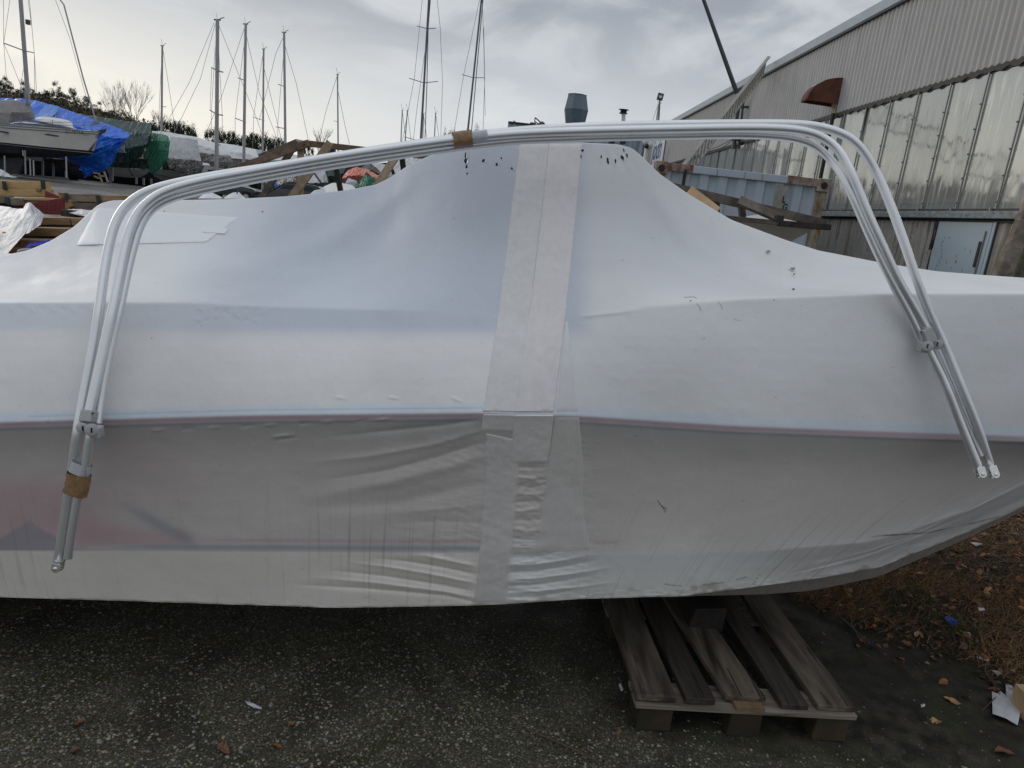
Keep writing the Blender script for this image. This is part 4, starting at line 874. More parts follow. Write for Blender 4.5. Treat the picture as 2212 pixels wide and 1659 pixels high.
# rear building across the end
yq = 31.0
M_rear = mat('blue streaked cladding', (0.20, 0.25, 0.31), 0.5, noise=(1.0, 6), c2=(.42, .47, .52), stretch=(5, 1, 0.6))
rb_ = thing('rear_building', 'low blue grey streaked building across the far end of the yard behind the boat', 'building', (2.2, yq + 2, 0))
zr = P(1300, 288, yq)[2]; xl = P(1096, 283, yq)[0]; xr = XW + .1
ys_ = np.linspace(xl, xr, 200); A = np.array([[[x, yq + .03 * math.cos(x * 2 * math.pi / .25), z] for x in ys_] for z in (0.4, zr)]); put('cladding', MB().grid(A, flip=True), M_rear, rb_, smooth=True)
put('roof', MB().box(((xl + xr) / 2, yq + 3, zr + .03), (xr - xl, 6.1, .08)), M_blk, rb_); put('side_wall', MB().box((xl + .05, yq + 3.05, zr / 2), (.1, 6, zr - .05)), M_rear, rb_)
for a, b_ in ((1318, 1328), (1340, 1352)): 
    q = P(a, 300, yq - .05); q2 = P(b_, 306, yq - .05); put('dark_opening', MB().box(((q[0] + q2[0]) / 2, yq - .05, (q[2] + q2[2]) / 2), (abs(q2[0] - q[0]), .03, .25)), M_blk, rb_)
# white globe fixture on the corner
q = P(1398, 322, 27.0); gl_ = thing('wall_lamp', 'white double globe lamp on a short post left of the banner', 'lamp', (q[0], 27, 0.5))
M_wh = mat('white enamel', (.70, .69, .67), .5)
put('post', MB().tube([(q[0] - .1, 27, .5), P(1394, 345, 27), P(1399, 315, 27)], .09, 8), M_wh, gl_, smooth=True)
put('globe', MB().ball(P(1397, 306, 26.9), .15, 10, 8), M_wh, gl_, smooth=True); put('globe', MB().ball(P(1402, 313, 26.9), .16, 10, 8), M_wh, gl_, smooth=True); put('globe', MB().ball(P(1397, 315.5, 26.8), .09, 8, 6), M_blk, gl_, smooth=True)

# ---- rusty quarter-round vent hood
hy = WX(1825, 174, XW)[1]; M_rust = mat('rusted sheet', (0.16, 0.055, 0.028), .8, noise=(5, 8), c2=(.06, .020, .014), bump=(40, .3)); M_zinc = mat('zinc patch', (.45, .46, .46), .5, noise=(14, 5), c2=(.28, .2, .17))
ht = WX(1825, 174, XW)[2]; hb = WX(1813, 229, XW)[2]; tip = P(1795, 232, hy)
hw = thing('vent_hood', 'rusty quarter-round sheet metal vent hood fixed high on the warehouse cladding', 'vent hood', (XW, hy, hb))
pr_ = []
zo4 = lambda x, y: (1382.4 + x * .375, y * .375)
near_y = hy
out_l = [zo4(1180, 465), zo4(1090, 455), zo4(1040, 462), zo4(1000, 490), zo4(955, 530), zo4(925, 575)]
# curved skin between the near cheek (at the wall) and the far cheek
depth_ = 0.58; hgt = ht - hb
arc = [(XW - depth_ * math.sin(a), hb + 0.04 + hgt * math.cos(a)) for a in np.linspace(0, math.pi / 2, 12)]
ya_, yb_ = hy, hy + 0.30
A = np.array([[(x, y, z) for (x, z) in arc] for y in (ya_, (ya_ + yb_) / 2, yb_)])
put('hood_skin', MB().grid(A), M_rust, hw, smooth=True, solid=.008)
for y in (ya_, yb_): put('cheek', MB().poly([(x, y, z) for x, z in arc] + [(XW, y, hb + .02)], (0, .01, 0)), M_rust, hw)
zp = []; 
for i, a in enumerate(np.linspace(.15, .95, 8)): zp.append((XW - (depth_ + .012) * math.sin(a), ya_ + .08 + .02 * math.sin(i * 2), hb + .04 + (hgt + .012) * math.cos(a)))
for i, a in enumerate(np.linspace(.95, .15, 8)): zp.append((XW - (depth_ + .012) * math.sin(a), ya_ + .24 + .02 * math.sin(i * 3), hb + .04 + (hgt + .012) * math.cos(a)))
put('bare_zinc_patch', MB().add(zp, [(i, i + 1, 14 - i, 15 - i) for i in range(7)]), M_zinc, hw)
put('rust_stain', MB().poly([WX(1797, 233, XW - .045), WX(1806, 233, XW - .045), WX(1803, 252, XW - .045), WX(1798, 254, XW - .045)], (.002, 0, 0)), mat('rust run', (.34, .25, .14), .8), wh)
# downpipe
q = WX(1798, 257, XW - .10); dp = put('downpipe', MB().tube([(XW - .10, q[1], 3.95), (XW - .10, q[1], .2)], .035, 10), M_blk, label='dark round downpipe in front of the windows below the rusty hood', cat='pipe', smooth=True)

# ---- leaning pole on brackets, scaffold tube stubs
b0 = WX(1592, 202, XW - .35); pd = MB().tube([b0, P(1520, 0, b0[1]), P(1487, -92, b0[1])], [.055, .042, .034], 10)
M_pole = mat('dark grey steel pole', (.07, .08, .085), .45, metal=.4)
pole = thing('leaning_pole', 'long dark steel pole leaning left above the warehouse roof edge', 'pole', (b0[0], b0[1], 3.0)); put('shaft', pd, M_pole, pole, smooth=True)
for (x0, y0, x1, y1, r) in [(1598, 210, 1590, 262, .055), (1607, 212, 1601, 262, .03)]: put('mounting_tube', MB().tube([P(x0, y0, b0[1]), P(x1, y1, b0[1]), P(x1 - 5, y1 + 60, b0[1])], r, 8), M_pole, pole, smooth=True)
put('bracket', MB().beam(P(1592, 232, b0[1]), P(1618, 231, b0[1]), .06, .05), M_pole, pole); put('bracket', MB().beam(P(1583, 298, b0[1]), P(1604, 299, b0[1]), .06, .05), M_pole, pole); put('clamp', MB().ball(P(1596, 300, b0[1] - .1), .07, 8, 6), M_pole, pole)
M_cable = mat('cable', (.10, .10, .10), .6)
for i, (a, b_, c) in enumerate([((1583, 300), (1550, 318), (1512, 328)), ((1583, 302), (1558, 322), (1512, 330))]):
    put('cable', MB().tube(smooth_path([P(*a, b0[1]), P(*b_, b0[1] - .5), P(*c, b0[1] - 1)], 16), .009, 5), M_cable, pole)

# ---- shipping container end
cy = 10.1; cz = 2.59; cxl = P(1417, 368, cy)[0]; cxr = cxl + 2.44
M_con = mat('pale blue container paint', (0.46, 0.53, 0.60), .55, noise=(3, 6), c2=(.41, .48, .55)); M_conr = mat('rusty container steel', (.17, .062, .035), .85, noise=(9, 8), c2=(.42, .38, .32), bump=(50, .3))
M_cong = mat('grimy cream post', (.36, .34, .26), .75, noise=(6, 8), c2=(.17, .10, .05), stretch=(3, 3, 1))
con = thing('shipping_container', 'pale blue corrugated shipping container with rusty corners and vertical letters L G E', 'container', ((cxl + cxr) / 2, cy + 3, 0))
# end wall: trapezoid corrugation
X_ = []; per = .27; n = int((cxr - cxl - .26) / per); x0 = cxl + .13
for k in range(n): X_ += [(x0 + k * per, 0), (x0 + k * per + .09, 0), (x0 + k * per + .125, .045), (x0 + k * per + .215, .045), (x0 + k * per + .25, 0)]
X_ += [(cxr - .13, 0)]
A = np.array([[(x, cy + .03 + d, z) for x, d in X_] for z in (.15, cz - .1)]); put('end_wall', MB().grid(A, flip=True), M_con, con)
put('top_rail', MB().box(((cxl + cxr) / 2, cy + .03, cz - .055), (2.2, .07, .10)), M_con, con, bevel=.008)
for (a, b_) in ((.13, .52), (1.86, 2.3)): put('rust_patch', MB().box((cxl + (a + b_) / 2, cy + .028, cz - .052), (b_ - a, .075, .106), None, .004), M_conr, con)
for a in (.86, 1.25, 1.5): put('rust_run', MB().box((cxl + a, cy - .0075, cz - .06), (.012, .002, .09)), M_conr, con)
for x in (cxl + .065, cxr - .065):
    put('corner_post', MB().box((x, cy + .05, 1.25), (.13, .12, 2.35)), M_cong, con); cc_ = put('corner_casting', MB().box((x, cy + .04, cz - .08), (.17, .17, .18)), M_conr, con, bevel=.012)
    put('casting_hole', MB().tube([(x, cy - .047, cz - .085), (x, cy - .051, cz - .085)], .048, 14), M_blk, cc_)
put('side_wall', MB().box((cxl + .03, cy + 3.1, 1.3), (.05, 6.0, 2.4)), M_con, con); put('side_wall', MB().box((cxr - .03, cy + 3.1, 1.3), (.05, 6.0, 2.4)), M_con, con); put('container_roof', MB().box(((cxl + cxr) / 2, cy + 3.1, cz - .03), (2.36, 6.05, .05)), M_con, con)
put('seam_bar', MB().box((cxl + .41, cy - .01, 1.4), (.03, .05, 2.25)), M_blk, con)
lp = put('letter_panel', MB().box((cxl + 1.80, cy - .006, 1.3), (.17, .012, 2.3)), mat('grimy grey green panel', (.22, .23, .19), .7, noise=(6, 7), c2=(.36, .37, .34), stretch=(4, 1, 1)), con)
M_let = mat('black lettering', (.012, .012, .012), .6)
for k, (ch, yy) in enumerate((('L', 438), ('G', 454), ('E', 472))):
    q = P(1693.5, yy, cy - .02); text_mesh(ch, .125, ((q[0] - .03, cy - .016, q[2]), (1, 0, 0), (0, 0, 1), (0, -1, 0)), M_let, lp, bold=.004, sx=.8)
# ---- ladder from the container roof to the warehouse eave
lt = WX(1661, 123, XW - .12); lb = np.array([P(1474, 371, cy + .25)[0], cy + .25, cz])
M_lad = mat('dull ladder aluminium', (.30, .29, .26), .6, metal=.2, noise=(3, 5), c2=(.22, .21, .18))
lad = thing('ladder', 'old two-part aluminium ladder leaning from the container top past the warehouse eave', 'ladder', lb)
dl = lt - lb; ll = np.linalg.norm(dl); dl /= ll; sl = np.cross(dl, (1, 0, 0)); sl = np.array([.385, .923, .0]); sl -= dl * (sl @ dl); sl /= np.linalg.norm(sl); wd = .30
wl = np.cross(sl, dl)
put('rail', MB().beam(lb, lt, .03, .06, up=wl), M_lad, lad); put('rail', MB().beam(lb + sl * wd, lt - dl * .25 + sl * wd, .03, .06, up=wl), M_lad, lad)
for i in range(int(ll / .28)):
    put('rung', MB().tube([lb + dl * (.15 + .28 * i), lb + dl * (.15 + .28 * i) + sl * wd], .016, 8), M_lad, lad)

# ---- upturned grey dinghy bow with old timber beams
w5 = lambda x, y: (1382 + x * .2344, 285 + y * .2344)
dy = 6.3; M_din = mat('grey hull paint', (.55, .54, .52), .5, noise=(4, 5), c2=(.47, .465, .45)); M_dinl = mat('light hull paint', (.42, .42, .41), .5)
din = thing('grey_boat_hull', 'pointed grey boat hull lying behind the wrapped boat under old timber beams', 'boat', P(*w5(1300, 1000), dy))
pt = lambda x, y, Y=dy: P(*w5(x, y), Y)
a0, a1, a2 = pt(560, 800, dy + .3), pt(1640, 880, dy), pt(1330, 1040, dy + .25); a3 = pt(860, 1000, dy + .5)
back = np.array([0, 1.3, 0])
put('hull_side', MB().add([a0, a1, a2, a3], [(0, 1, 2, 3)]), M_din, din)
put('hull_far_side', MB().add([a0 + back, a1 + np.array([.0, .15, 0]), a2 + np.array([-.1, .4, -.05]), a3 + back * .7, a1, a2, a3, a0], [(3, 2, 1, 0), (1, 2, 5, 4), (0, 3, 6, 7)]), M_din, din)
put('deck', MB().add([a0, a1, pt(1240, 738, dy + .9), pt(960, 780, dy + .8), a0 + back * .6], [(0, 1, 2, 3, 4)]), M_dinl, din)
M_old = wood('old grey timber', (.17, .145, .12), (.075, .06, .05), stretch=(3, 3, 3), nscale=4); M_new = wood('fresh sawn timber', (.62, .44, .26), (.45, .29, .15), stretch=(3, 3, 3)); M_brn = wood('brown timber', (.20, .13, .09), (.10, .065, .045), stretch=(3, 3, 3), nscale=4)
M_mid = wood('aged light timber', (.42, .33, .22), (.26, .19, .12), stretch=(3, 3, 3), nscale=5)
def timber(name, a, b_, Ya, Yb, w, h, m, label, group=None, parent=None, up=(0, 0, 1)):
    return put(name, MB().beam(P(*a, Ya), P(*b_, Yb), w, h, up=up, jit=.0012), m, parent, bevel=.004 if w > .05 else 0, label=label, cat=None if parent else 'timber', group=group)
k = 'timbers on the grey boat hull'
timber('timber_beam', (1440, 402), (1782, 483), dy - .2, dy - .1, .05, .07, M_old, 'long dark sloping beam above the grey boat hull', k)
timber('timber_board', (1487, 412), (1549, 459), dy - .45, dy - .5, .10, .028, M_new, 'fresh yellow board leaning on the dark beam by the container', k, up=(0, -1, .6))
timber('timber_board', (1596, 433), (1684, 471), dy - .3, dy - .4, .09, .03, M_old, 'weathered grey board lying across the sloping beam', k, up=(0, -1, .8))
timber('timber_post', (1547, 434), (1547, 462), dy, dy, .055, .05, M_pald, 'short dark post under the sloping beam', k)
timber('timber_post', (1601, 444), (1604, 470), dy, dy, .055, .05, M_old, 'short grey post left of the crossing board', k)
timber('timber_beam', (1540, 468), (1680, 481), dy - .1, dy - .1, .06, .04, M_old, 'thin grey gunwale plank along the top of the grey hull, left piece', k)
timber('timber_beam', (1682, 482), (1793, 491), dy - .12, dy - .12, .06, .05, M_pald, 'dark gunwale plank at the pointed end of the grey hull', k)
put('timber_block', MB().box(P(1683, 471, dy - .5), (.06, .06, .04)), M_blk, label='small black block under the end of the grey board', cat='timber', group=k)
put('rope_end', MB().tube(smooth_path([pt(1655, 880, dy - .1), pt(1640, 900, dy - .1), pt(1650, 930, dy - .1), pt(1640, 925, dy - .1)], 10), .018, 6), mat('ochre rag', (.35, .19, .05), .8), label='ochre rag hanging from the tip of the grey boat hull', cat='rag', smooth=True)

# ---- rough timbers leaning at the right edge
M_bark = wood('rough split timber', (.19, .155, .12), (.08, .065, .05), stretch=(3, 3, 3), nscale=5); M_moss = wood('mossy timber', (.11, .105, .055), (.03, .032, .02), stretch=(5, 5, 5), nscale=6)
for nm, (tx, ty), (bx, by), w, m_, lb_, Y in [('leaning_timber', (2248, 400), (2139, 650), .105, M_bark, 'thick rough brown timber leaning at the right edge beside the blue grey door', 4.9), ('leaning_timber', (2268, 420), (2172, 660), .115, M_moss, 'black and mossy timber at the far right edge, behind the rough brown one', 5.1)]:
    a, b_ = P(tx, ty, Y), P(bx, by, Y - .2); d_ = (b_ - a) / np.linalg.norm(b_ - a); b_ = a + d_ * (a[2] / -d_[2])
    n = 20; V = []; 
    for i in range(n + 1):
        c_ = a + (b_ - a) * i / n
        for u, v in ((-1, -.6), (1, -.6), (1, .6), (-1, .6)): V.append(c_ + np.array([u * w / 2 + RNG.normal(0, .004), v * w / 2, RNG.normal(0, .004)]))
    put(nm, MB().add(V, [(4 * i + q_, 4 * i + (q_ + 1) % 4, 4 * i + 4 + (q_ + 1) % 4, 4 * i + 4 + q_) for i in range(n) for q_ in range(4)] + [(3, 2, 1, 0), (4 * n, 4 * n + 1, 4 * n + 2, 4 * n + 3)]), m_, label=lb_, cat='timber', bevel=.01)

# ---- roof furniture beyond the boat
M_ven = mat('blue grey ducting', (0.10, 0.14, 0.175), .45, noise=(3, 5), c2=(.12, .165, .20), metal=.2)
vy = 32.5; vt = thing('roof_cowl', 'blue grey faceted ventilation cowl standing on the rear building roof', 'ventilation cowl', P(1243, 290, vy))
def frust(name, c0, r0, c1_, r1_, seg=8):
    V = []; 
    for c, r in ((c0, r0), (c1_, r1_)):
        for i in range(seg): a = 2 * math.pi * (i + .5) / seg; V.append((c[0] + r * math.cos(a), c[1] + r * math.sin(a), c[2]))
    return put(name, MB().add(V, [(i, (i + 1) % seg, seg + (i + 1) % seg, seg + i) for i in range(seg)] + [tuple(range(seg))[::-1], tuple(range(seg, 2 * seg))]), M_ven, vt)
pw = vy / F
tpc, mdc, btc, rfc = P(1247, 207, vy), P(1244.5, 239, vy), P(1242, 269, vy), P(1241, 288, vy)
frust('upper_cone', mdc, 25.5 * pw, tpc, 19.5 * pw); frust('lower_cone', btc, 20.5 * pw, mdc - [0, 0, .01], 25.3 * pw); frust('duct', rfc, 14 * pw, btc, 14 * pw); frust('rim', tpc, 20 * pw, tpc + [0, 0, .04], 20 * pw)
ch = thing('chimney_pipe', 'white chimney pipe with a dark ribbed cap right of the cowl', 'chimney', P(1347, 288, vy)); put('pipe', MB().tube([P(1346, 290, vy), P(1347, 246, vy)], 4.2 * pw, 12), M_wh, ch, smooth=True)
c_ = P(1347, 241, vy); put('cap', MB().tube([c_ - [0, 0, .1], c_ - [0, 0, .08], c_ - [0, 0, .03], c_, c_ + [0, 0, .04], c_ + [0, 0, .08], c_ + [0, 0, .09]], [.13, .2, .13, .15, .13, .24, .02], 14), M_blk, ch)
put('pipe_band', MB().tube([P(1337, 264, vy), P(1344, 265, vy)], .03, 6), M_blk, ch)
fl = thing('floodlight_pole', 'thin dark pole carrying a square floodlight near the warehouse end', 'lamp', P(1421, 330, 38)); put('pole', MB().tube([P(1419, 330, 38), P(1425.5, 212, 38)], .04, 8), M_pole, fl)
lm = put('lamp_housing', MB().beam(P(1420.5, 207.5, 38), P(1432, 210.5, 38), .2, .32), M_pole, fl); put('lamp_glass', MB().box(P(1427, 209, 37.88), (.14, .02, .12)), M_wh, lm)
rw = thing('roof_winch', 'dark box winch and tilted steel loop on a white rail on the rear roof', 'winch', P(1140, 285, 32)); yy_ = 32
M_lr = mat('pale rail', (.45, .45, .44), .5); M_dk = mat('dark machinery', (.05, .05, .055), .5)
put('white_post', MB().beam(P(1110.5, 285, yy_), P(1111, 261, yy_), .09, .1), M_lr, rw); put('rail', MB().beam(P(1113, 268, yy_), P(1176, 273.5, yy_), .08, .06), M_lr, rw); put('beam', MB().beam(P(1112, 274, yy_ + .1), P(1174, 278, yy_ + .1), .1, .18), M_dk, rw)
put('motor_box', MB().beam(P(1145, 268, yy_), P(1157, 269, yy_), .2, .13), M_dk, rw); put('loop', MB().tube([P(1156, 254, yy_), P(1155, 262, yy_), P(1166, 271, yy_), P(1172, 268, yy_), P(1156, 254, yy_)], .028, 6), M_dk, rw); put('motor', MB().ball(P(1170, 271, yy_), .17, 8, 6), M_dk, rw)
# ================================================================ far left: hills, trees, hedge
M_soil = mat('winter hillside', (0.06, 0.05, 0.028), .9, noise=(.3, 6), c2=(.08, .065, .035))
ridge_px = [(-700, 205), (-250, 212), (0, 226), (60, 228), (120, 240), (180, 256), (240, 272), (300, 288), (420, 322), (600, 360), (800, 398)]
n = 70; rp = [np.interp(np.linspace(-700, 800, n), [a for a, b in ridge_px], [b for a, b in ridge_px]), np.linspace(-700, 800, n)]
top = np.array([P(x, y, 185) for y, x in zip(*rp)]); foot = top.copy(); foot[:, 1] = 112; foot[:, 0] *= .72; foot[:, 2] = .4; backf = top.copy(); backf[:, 1] = 300; backf[:, 2] -= 3
mid_ = (top + foot) / 2 + np.array([0, 0, .8]); hA = np.array([foot, mid_, top, backf]); put('hillside', MB().grid(hA, flip=False), M_soil, smooth=True, kind='structure')
def leaf_mat(name, a, b_): return mat(name, a, .7, noise=(1.3, 3), c2=b_, obj_random=.25)
M_pine = leaf_mat('pine needles', (.045, .042, .026), (.075, .058, .034)); M_rus = leaf_mat('russet foliage', (.07, .045, .022), (.05, .04, .02)); M_hedge = leaf_mat('conifer hedge', (.020, .032, .014), (.040, .050, .016)); M_trunk = mat('bark', (.06, .048, .038), .9)
def crown_mesh(kind, nl, seed, leaf=.3):
    r = np.random.default_rng(seed); V = []; 
    # clumps first, leaves round the clumps
    cl_ = []
    for i in range(34):
        if kind == 'cone': h = r.uniform(.05, 1) ; rad = .5 * (1.02 - h) ** .7 * r.uniform(.3, 1.05)
        elif kind == 'pine': h = r.uniform(.35, 1); rad = .42 * math.sin(min(1, (h - .3) * 2.0) * math.pi / 2) * (1.15 - h) ** .4 * r.uniform(.2, 1.1)
        else: h = r.uniform(.2, .97); rad = .5 * math.sin(h * math.pi) ** .5 * r.uniform(.3, 1)
        a = r.uniform(0, 6.28); cl_.append((rad * math.cos(a), rad * math.sin(a), h, r.uniform(.05, .12)))
    Vs = np.zeros((nl, 3, 3))
    for i in range(nl):
        c = cl_[r.integers(len(cl_))]; p = np.array(c[:3]) + r.normal(0, c[3] * .8, 3) * np.array([1.0, 1.0, .55]); s = leaf * r.uniform(.5, 1.3)
        Vs[i] = p + r.normal(0, s * .5, (3, 3)) * np.array([1, 1, .7])
    return fast_mesh('crown', Vs.reshape(-1, 3), np.arange(nl * 3).reshape(-1, 3))
CR = {}
for kind in ('cone', 'pine', 'round'):
    for s in range(3): CR[kind, s] = crown_mesh(kind, 5000 if kind != 'cone' else 6500, 50 + s, .034 if kind != 'cone' else .036)
tm = MB().tube([(0, 0, 0), (.01, 0, .4), (0, .01, .8)], [.028, .02, .008], 6); TRK = bpy.data.meshes.new('trunk'); TRK.from_pydata(np.vstack(tm.v).tolist(), [], tm.f); TRK.materials.append(M_trunk)
def tree(name, pos, h, w, kind, m, label, group, cat='tree'):
    t = thing(name, label, cat, pos, group); t.rotation_euler.z = RNG.uniform(0, 6.28); t.scale = (w, w, h)
    me = CR[kind, int(RNG.integers(3))]; o = bpy.data.objects.new('crown', me); COL.objects.link(o); o.parent = t
    if not me.materials: me.materials.append(None)
    o.material_slots[0].link = 'OBJECT'; o.material_slots[0].material = m
    k = bpy.data.objects.new('trunk', TRK); COL.objects.link(k); k.parent = t; return t
hill_top = lambda x: np.interp(x, [a for a, b in ridge_px], [b for a, b in ridge_px])
ORD = 'first second third fourth fifth sixth seventh eighth ninth tenth eleventh twelfth thirteenth fourteenth fifteenth sixteenth seventeenth eighteenth nineteenth twentieth twenty-first twenty-second twenty-third twenty-fourth twenty-fifth twenty-sixth twenty-seventh twenty-eighth twenty-ninth thirtieth thirty-first'.split()
pines = [(-60, 40), (-30, 48), (4, 46), (18, 52), (30, 36), (42, 30), (57, 46), (72, 34), (80, 28), (93, 30), (104, 36), (112, 22), (124, 58), (135, 40), (143, 38), (160, 52), (170, 36), (178, 26), (190, 44), (200, 26), (214, 42), (224, 24), (233, 26), (252, 34), (263, 24), (274, 36), (287, 28)]
for i, (x, hp) in enumerate(pines):
    Y = 183 + RNG.uniform(-6, 10); yb_ = hill_top(x) + 8; p = P(x, yb_, Y); rus = i % 3 == 1
    if rus: nm2 = 'russet'
    else: nm2 = 'dark green'
    tree('pine_tree', p, (hp + 6) * Y / F, (26 + 6 * RNG.random()) * Y / F, 'pine' if i % 4 else 'round', M_rus if rus else M_pine, f'{nm2} hillside tree on the skyline, {ORD[i]} from the left', 'skyline trees on the left hill')
M_scrub = leaf_mat('scrub', (.085, .068, .030), (.050, .055, .024)); sv = []
for i in range(130):
    x = -110 + i * 3.6 + RNG.uniform(-3, 3); Y = 178 - (i % 3) * 4; p = P(x, hill_top(x) + 10 + 5 * (i % 3), Y); hh = RNG.uniform(20, 34) * Y / F; ww = RNG.uniform(20, 30) * Y / F
    c_ = np.stack([RNG.normal(0, .32, 420) * ww, RNG.normal(0, .32, 420) * ww, np.abs(RNG.normal(.1, .42, 420)) * hh], 1) + p
    sv.append((c_[:, None, :] + RNG.normal(0, .32, (420, 3, 3))).reshape(-1, 3))
sv = np.vstack(sv); put('hillside_scrub', fast_mesh('hillside_scrub', sv, np.arange(len(sv)).reshape(-1, 3)), M_scrub, label='brown green scrub covering the left hill below the skyline trees', cat='scrub', kind='stuff')
HT = [(322, 284), (345, 270), (370, 268), (395, 272), (412, 276), (424, 284), (436, 300), (446, 290), (462, 280), (480, 288), (500, 292), (515, 298), (528, 296), (548, 296), (570, 298), (590, 302), (608, 306), (625, 310)]
for i in range(31):
    x = 322 + i * 9.6
    if 427 < x < 440: continue
    yt = np.interp(x, [a for a, b in HT], [b for a, b in HT]) + RNG.uniform(-3, 5); Y = 96 + RNG.uniform(-2, 2); g = P(x, 400, Y); g[2] = .45; tp = P(x, yt, Y)
    tree('hedge_conifer', g, tp[2] - .3, 2.1 + RNG.uniform(0, .5), 'cone', M_hedge, f'dark green conifer in the tall hedge behind the white covered boats, {ORD[i]} from the left', 'conifers of the tall hedge', 'conifer')
for i, (x, yt) in enumerate([(655, 322), (664, 316), (672, 324), (701, 328), (712, 322)]):
    Y = 98; g = P(x, 400, Y); g[2] = .45; tree('hedge_conifer', g, P(x, yt, Y)[2] - .3, 1.6, 'cone', M_hedge, f'dark conifer seen through the brown timber cradle, {ORD[i]} from the left', 'conifers seen through the timber frame', 'conifer')
for i, (x, yt) in enumerate([(952, 285), (960, 283), (968, 284), (1000, 281), (1014, 278), (1022, 280)]):
    Y = 120; g = P(x, 430, Y); g[2] = .45; tree('distant_tree', g, P(x, yt, Y)[2] - .3, 1.7, 'round', M_pine, f'small distant treetop showing above the aluminium tubes, {ORD[i]} from the left', 'treetops above the tubes')
def bare_tree(name, base, h, seed, label, group, spread=.5, dep0=4):
    r = random.Random(seed); mb = MB(); t = thing(name, label, 'bare tree', base, group)
    def br(p, d, l, rad, dep):
        q = p + d * l * .5 + np.array([r.uniform(-1, 1), r.uniform(-1, 1), 0]) * l * .05; e = q + (d + np.array([0, 0, .15])) * l * .5
        rad = max(rad, .014); mb.tube([p, q, e], [rad, rad * .8, rad * .6], 3, cap=False)
        if dep == 0: return
        for _ in range(3 if dep > 1 else 4):
            nd = d + np.array([r.uniform(-1, 1), r.uniform(-1, 1), r.uniform(-.1, .5)]) * spread * .7; nd /= np.linalg.norm(nd); br(e if r.random() < .6 else q, nd, l * r.uniform(.6, .8), rad * .62, dep - 1)
    for k in range(4):
        d = np.array([r.uniform(-.3, .3), r.uniform(-.3, .3), 1.0]); d /= np.linalg.norm(d); br(np.array(base, float), d, h * .34, h * .0065, dep0)
    put('limbs', mb, mat('bare twigs', (.16, .14, .12), .9), t)
bare_tree('bare_tree', P(258, 296, 172), 12.0, 3, 'tall bare leafless tree rising left of the first mast, left one of two', 'bare trees on the skyline')
bare_tree('bare_tree', P(292, 300, 174), 12.5, 8, 'tall bare leafless tree rising left of the first mast, right one of two', 'bare trees on the skyline')
bare_tree('bare_shrub', P(690, 345, 97), 4.5, 12, 'thin bare shrub between the conifers seen through the timber cradle', None, .5, 3)
bare_tree('bare_shrub', P(345, 305, 175), 7.0, 15, 'small bare shrub on the skyline just left of the first mast', None)

# ================================================================ masts
M_mast = mat('grey mast', (.36, .36, .37), .45, metal=.3); M_mastd = mat('dark mast', (.13, .14, .16), .45, metal=.2); M_wire = mat('rigging wire', (.22, .22, .23), .5)
def mast(top, bot, Y, w, spr, stays, label, m=M_mast, head=True, zmin=1.2, twin=None):
    a, b_ = P(*top, Y), P(*bot, Y); d = (a - b_) / np.linalg.norm(a - b_); e = b_ - d * max(0, (b_[2] - zmin) / d[2]); px_m = Y / F; r = w * px_m / 2
    t = thing('sailboat_mast', label, 'mast', e, 'masts of laid-up sailing boats'); put('pole', MB().tube([e, b_, a], [r, r, r * .9], 10), m, t, smooth=True)
    for (y, xl_, dyl, xr_, dyr) in spr:
        f = (y - top[1]) / (bot[1] - top[1]); x = top[0] + f * (bot[0] - top[0])
        if xl_: put('spreader', MB().tube([P(x, y, Y), P(x - xl_, y + dyl, Y + .3)], r * .32, 5), m, t)
        if xr_: put('spreader', MB().tube([P(x, y, Y), P(x + xr_, y + dyr, Y - .3)], r * .32, 5), m, t)
    for s_ in stays: put('stay', MB().tube([P(x, y, Y) for x, y in s_], .42 * px_m, 4), M_wire, t)
    if head:
        put('masthead', MB().tube([P(top[0] - w * .9, top[1] + .6, Y), P(top[0] + w * .9, top[1] + 1, Y)], r * .4, 5), M_dk, t)
        put('wind_vane', MB().tube([P(top[0] + w * .6, top[1], Y), P(top[0] + w * 1.1, top[1] - 3, Y), P(top[0] + w * 1.9, top[1] - 4, Y)], r * .22, 4), M_dk, t)
        put('aerial', MB().tube([P(top[0], top[1], Y), P(top[0] - 2.5, top[1] - 14, Y)], .3 * px_m, 4), M_wire, t)
    if twin: put('halyard', MB().tube([P(*q, Y) for q in twin], .9 * px_m, 5), m, t)
mast((350.5, 98), (349, 285), 70, 4.2, [(230, 0, 0, 10, 1)], [[(351, 100), (372, 235), (378, 285)], [(350, 100), (342, 280)]], 'plain grey mast at the left, just right of the bare trees')
mast((469.5, 42), (468, 308), 62, 8, [(152, 12, -6, 13, 4), (247, 15, -9, 13, 2)], [[(470, 48), (556, 260), (602, 400)], [(466, 48), (433, 170), (375, 290)], [(463, 48), (408, 180), (340, 300)], [(467, 60), (457, 238), (456, 300)], [(470, 60), (480, 250), (481, 300)], [(457, 146), (454, 238)]], 'tallest silver mast of the left group, with two pairs of spreaders')
mast((530.5, 51), (527, 318), 66, 6, [(174, 15, -6, 0, 0), (263, 20, -8, 3, 1)], [[(533, 80), (560, 200), (595, 290), (610, 350)], [(528, 60), (478, 210), (440, 300)], [(529, 80), (508, 255), (508, 300)]], 'second tall mast of the left group, right of the tallest one')
mast((569.5, 105), (567.5, 338), 72, 4, [(260, 21, -7, 3, 1)], [[(571, 150), (600, 270), (620, 345)], [(569, 110), (548, 250), (546, 320)]], 'slimmer mast standing between the second and fourth tall masts')
mast((613.5, 69), (616.5, 322), 64, 5.2, [(187, 14, -5, 1, 0), (278, 20, -4, 2, 0)], [[(616, 100), (640, 180), (666, 303)], [(612, 80), (596, 115), (575, 200), (560, 260)], [(613, 110), (600, 270), (600, 320)]], 'tall mast above the left end of the brown timber ridge')
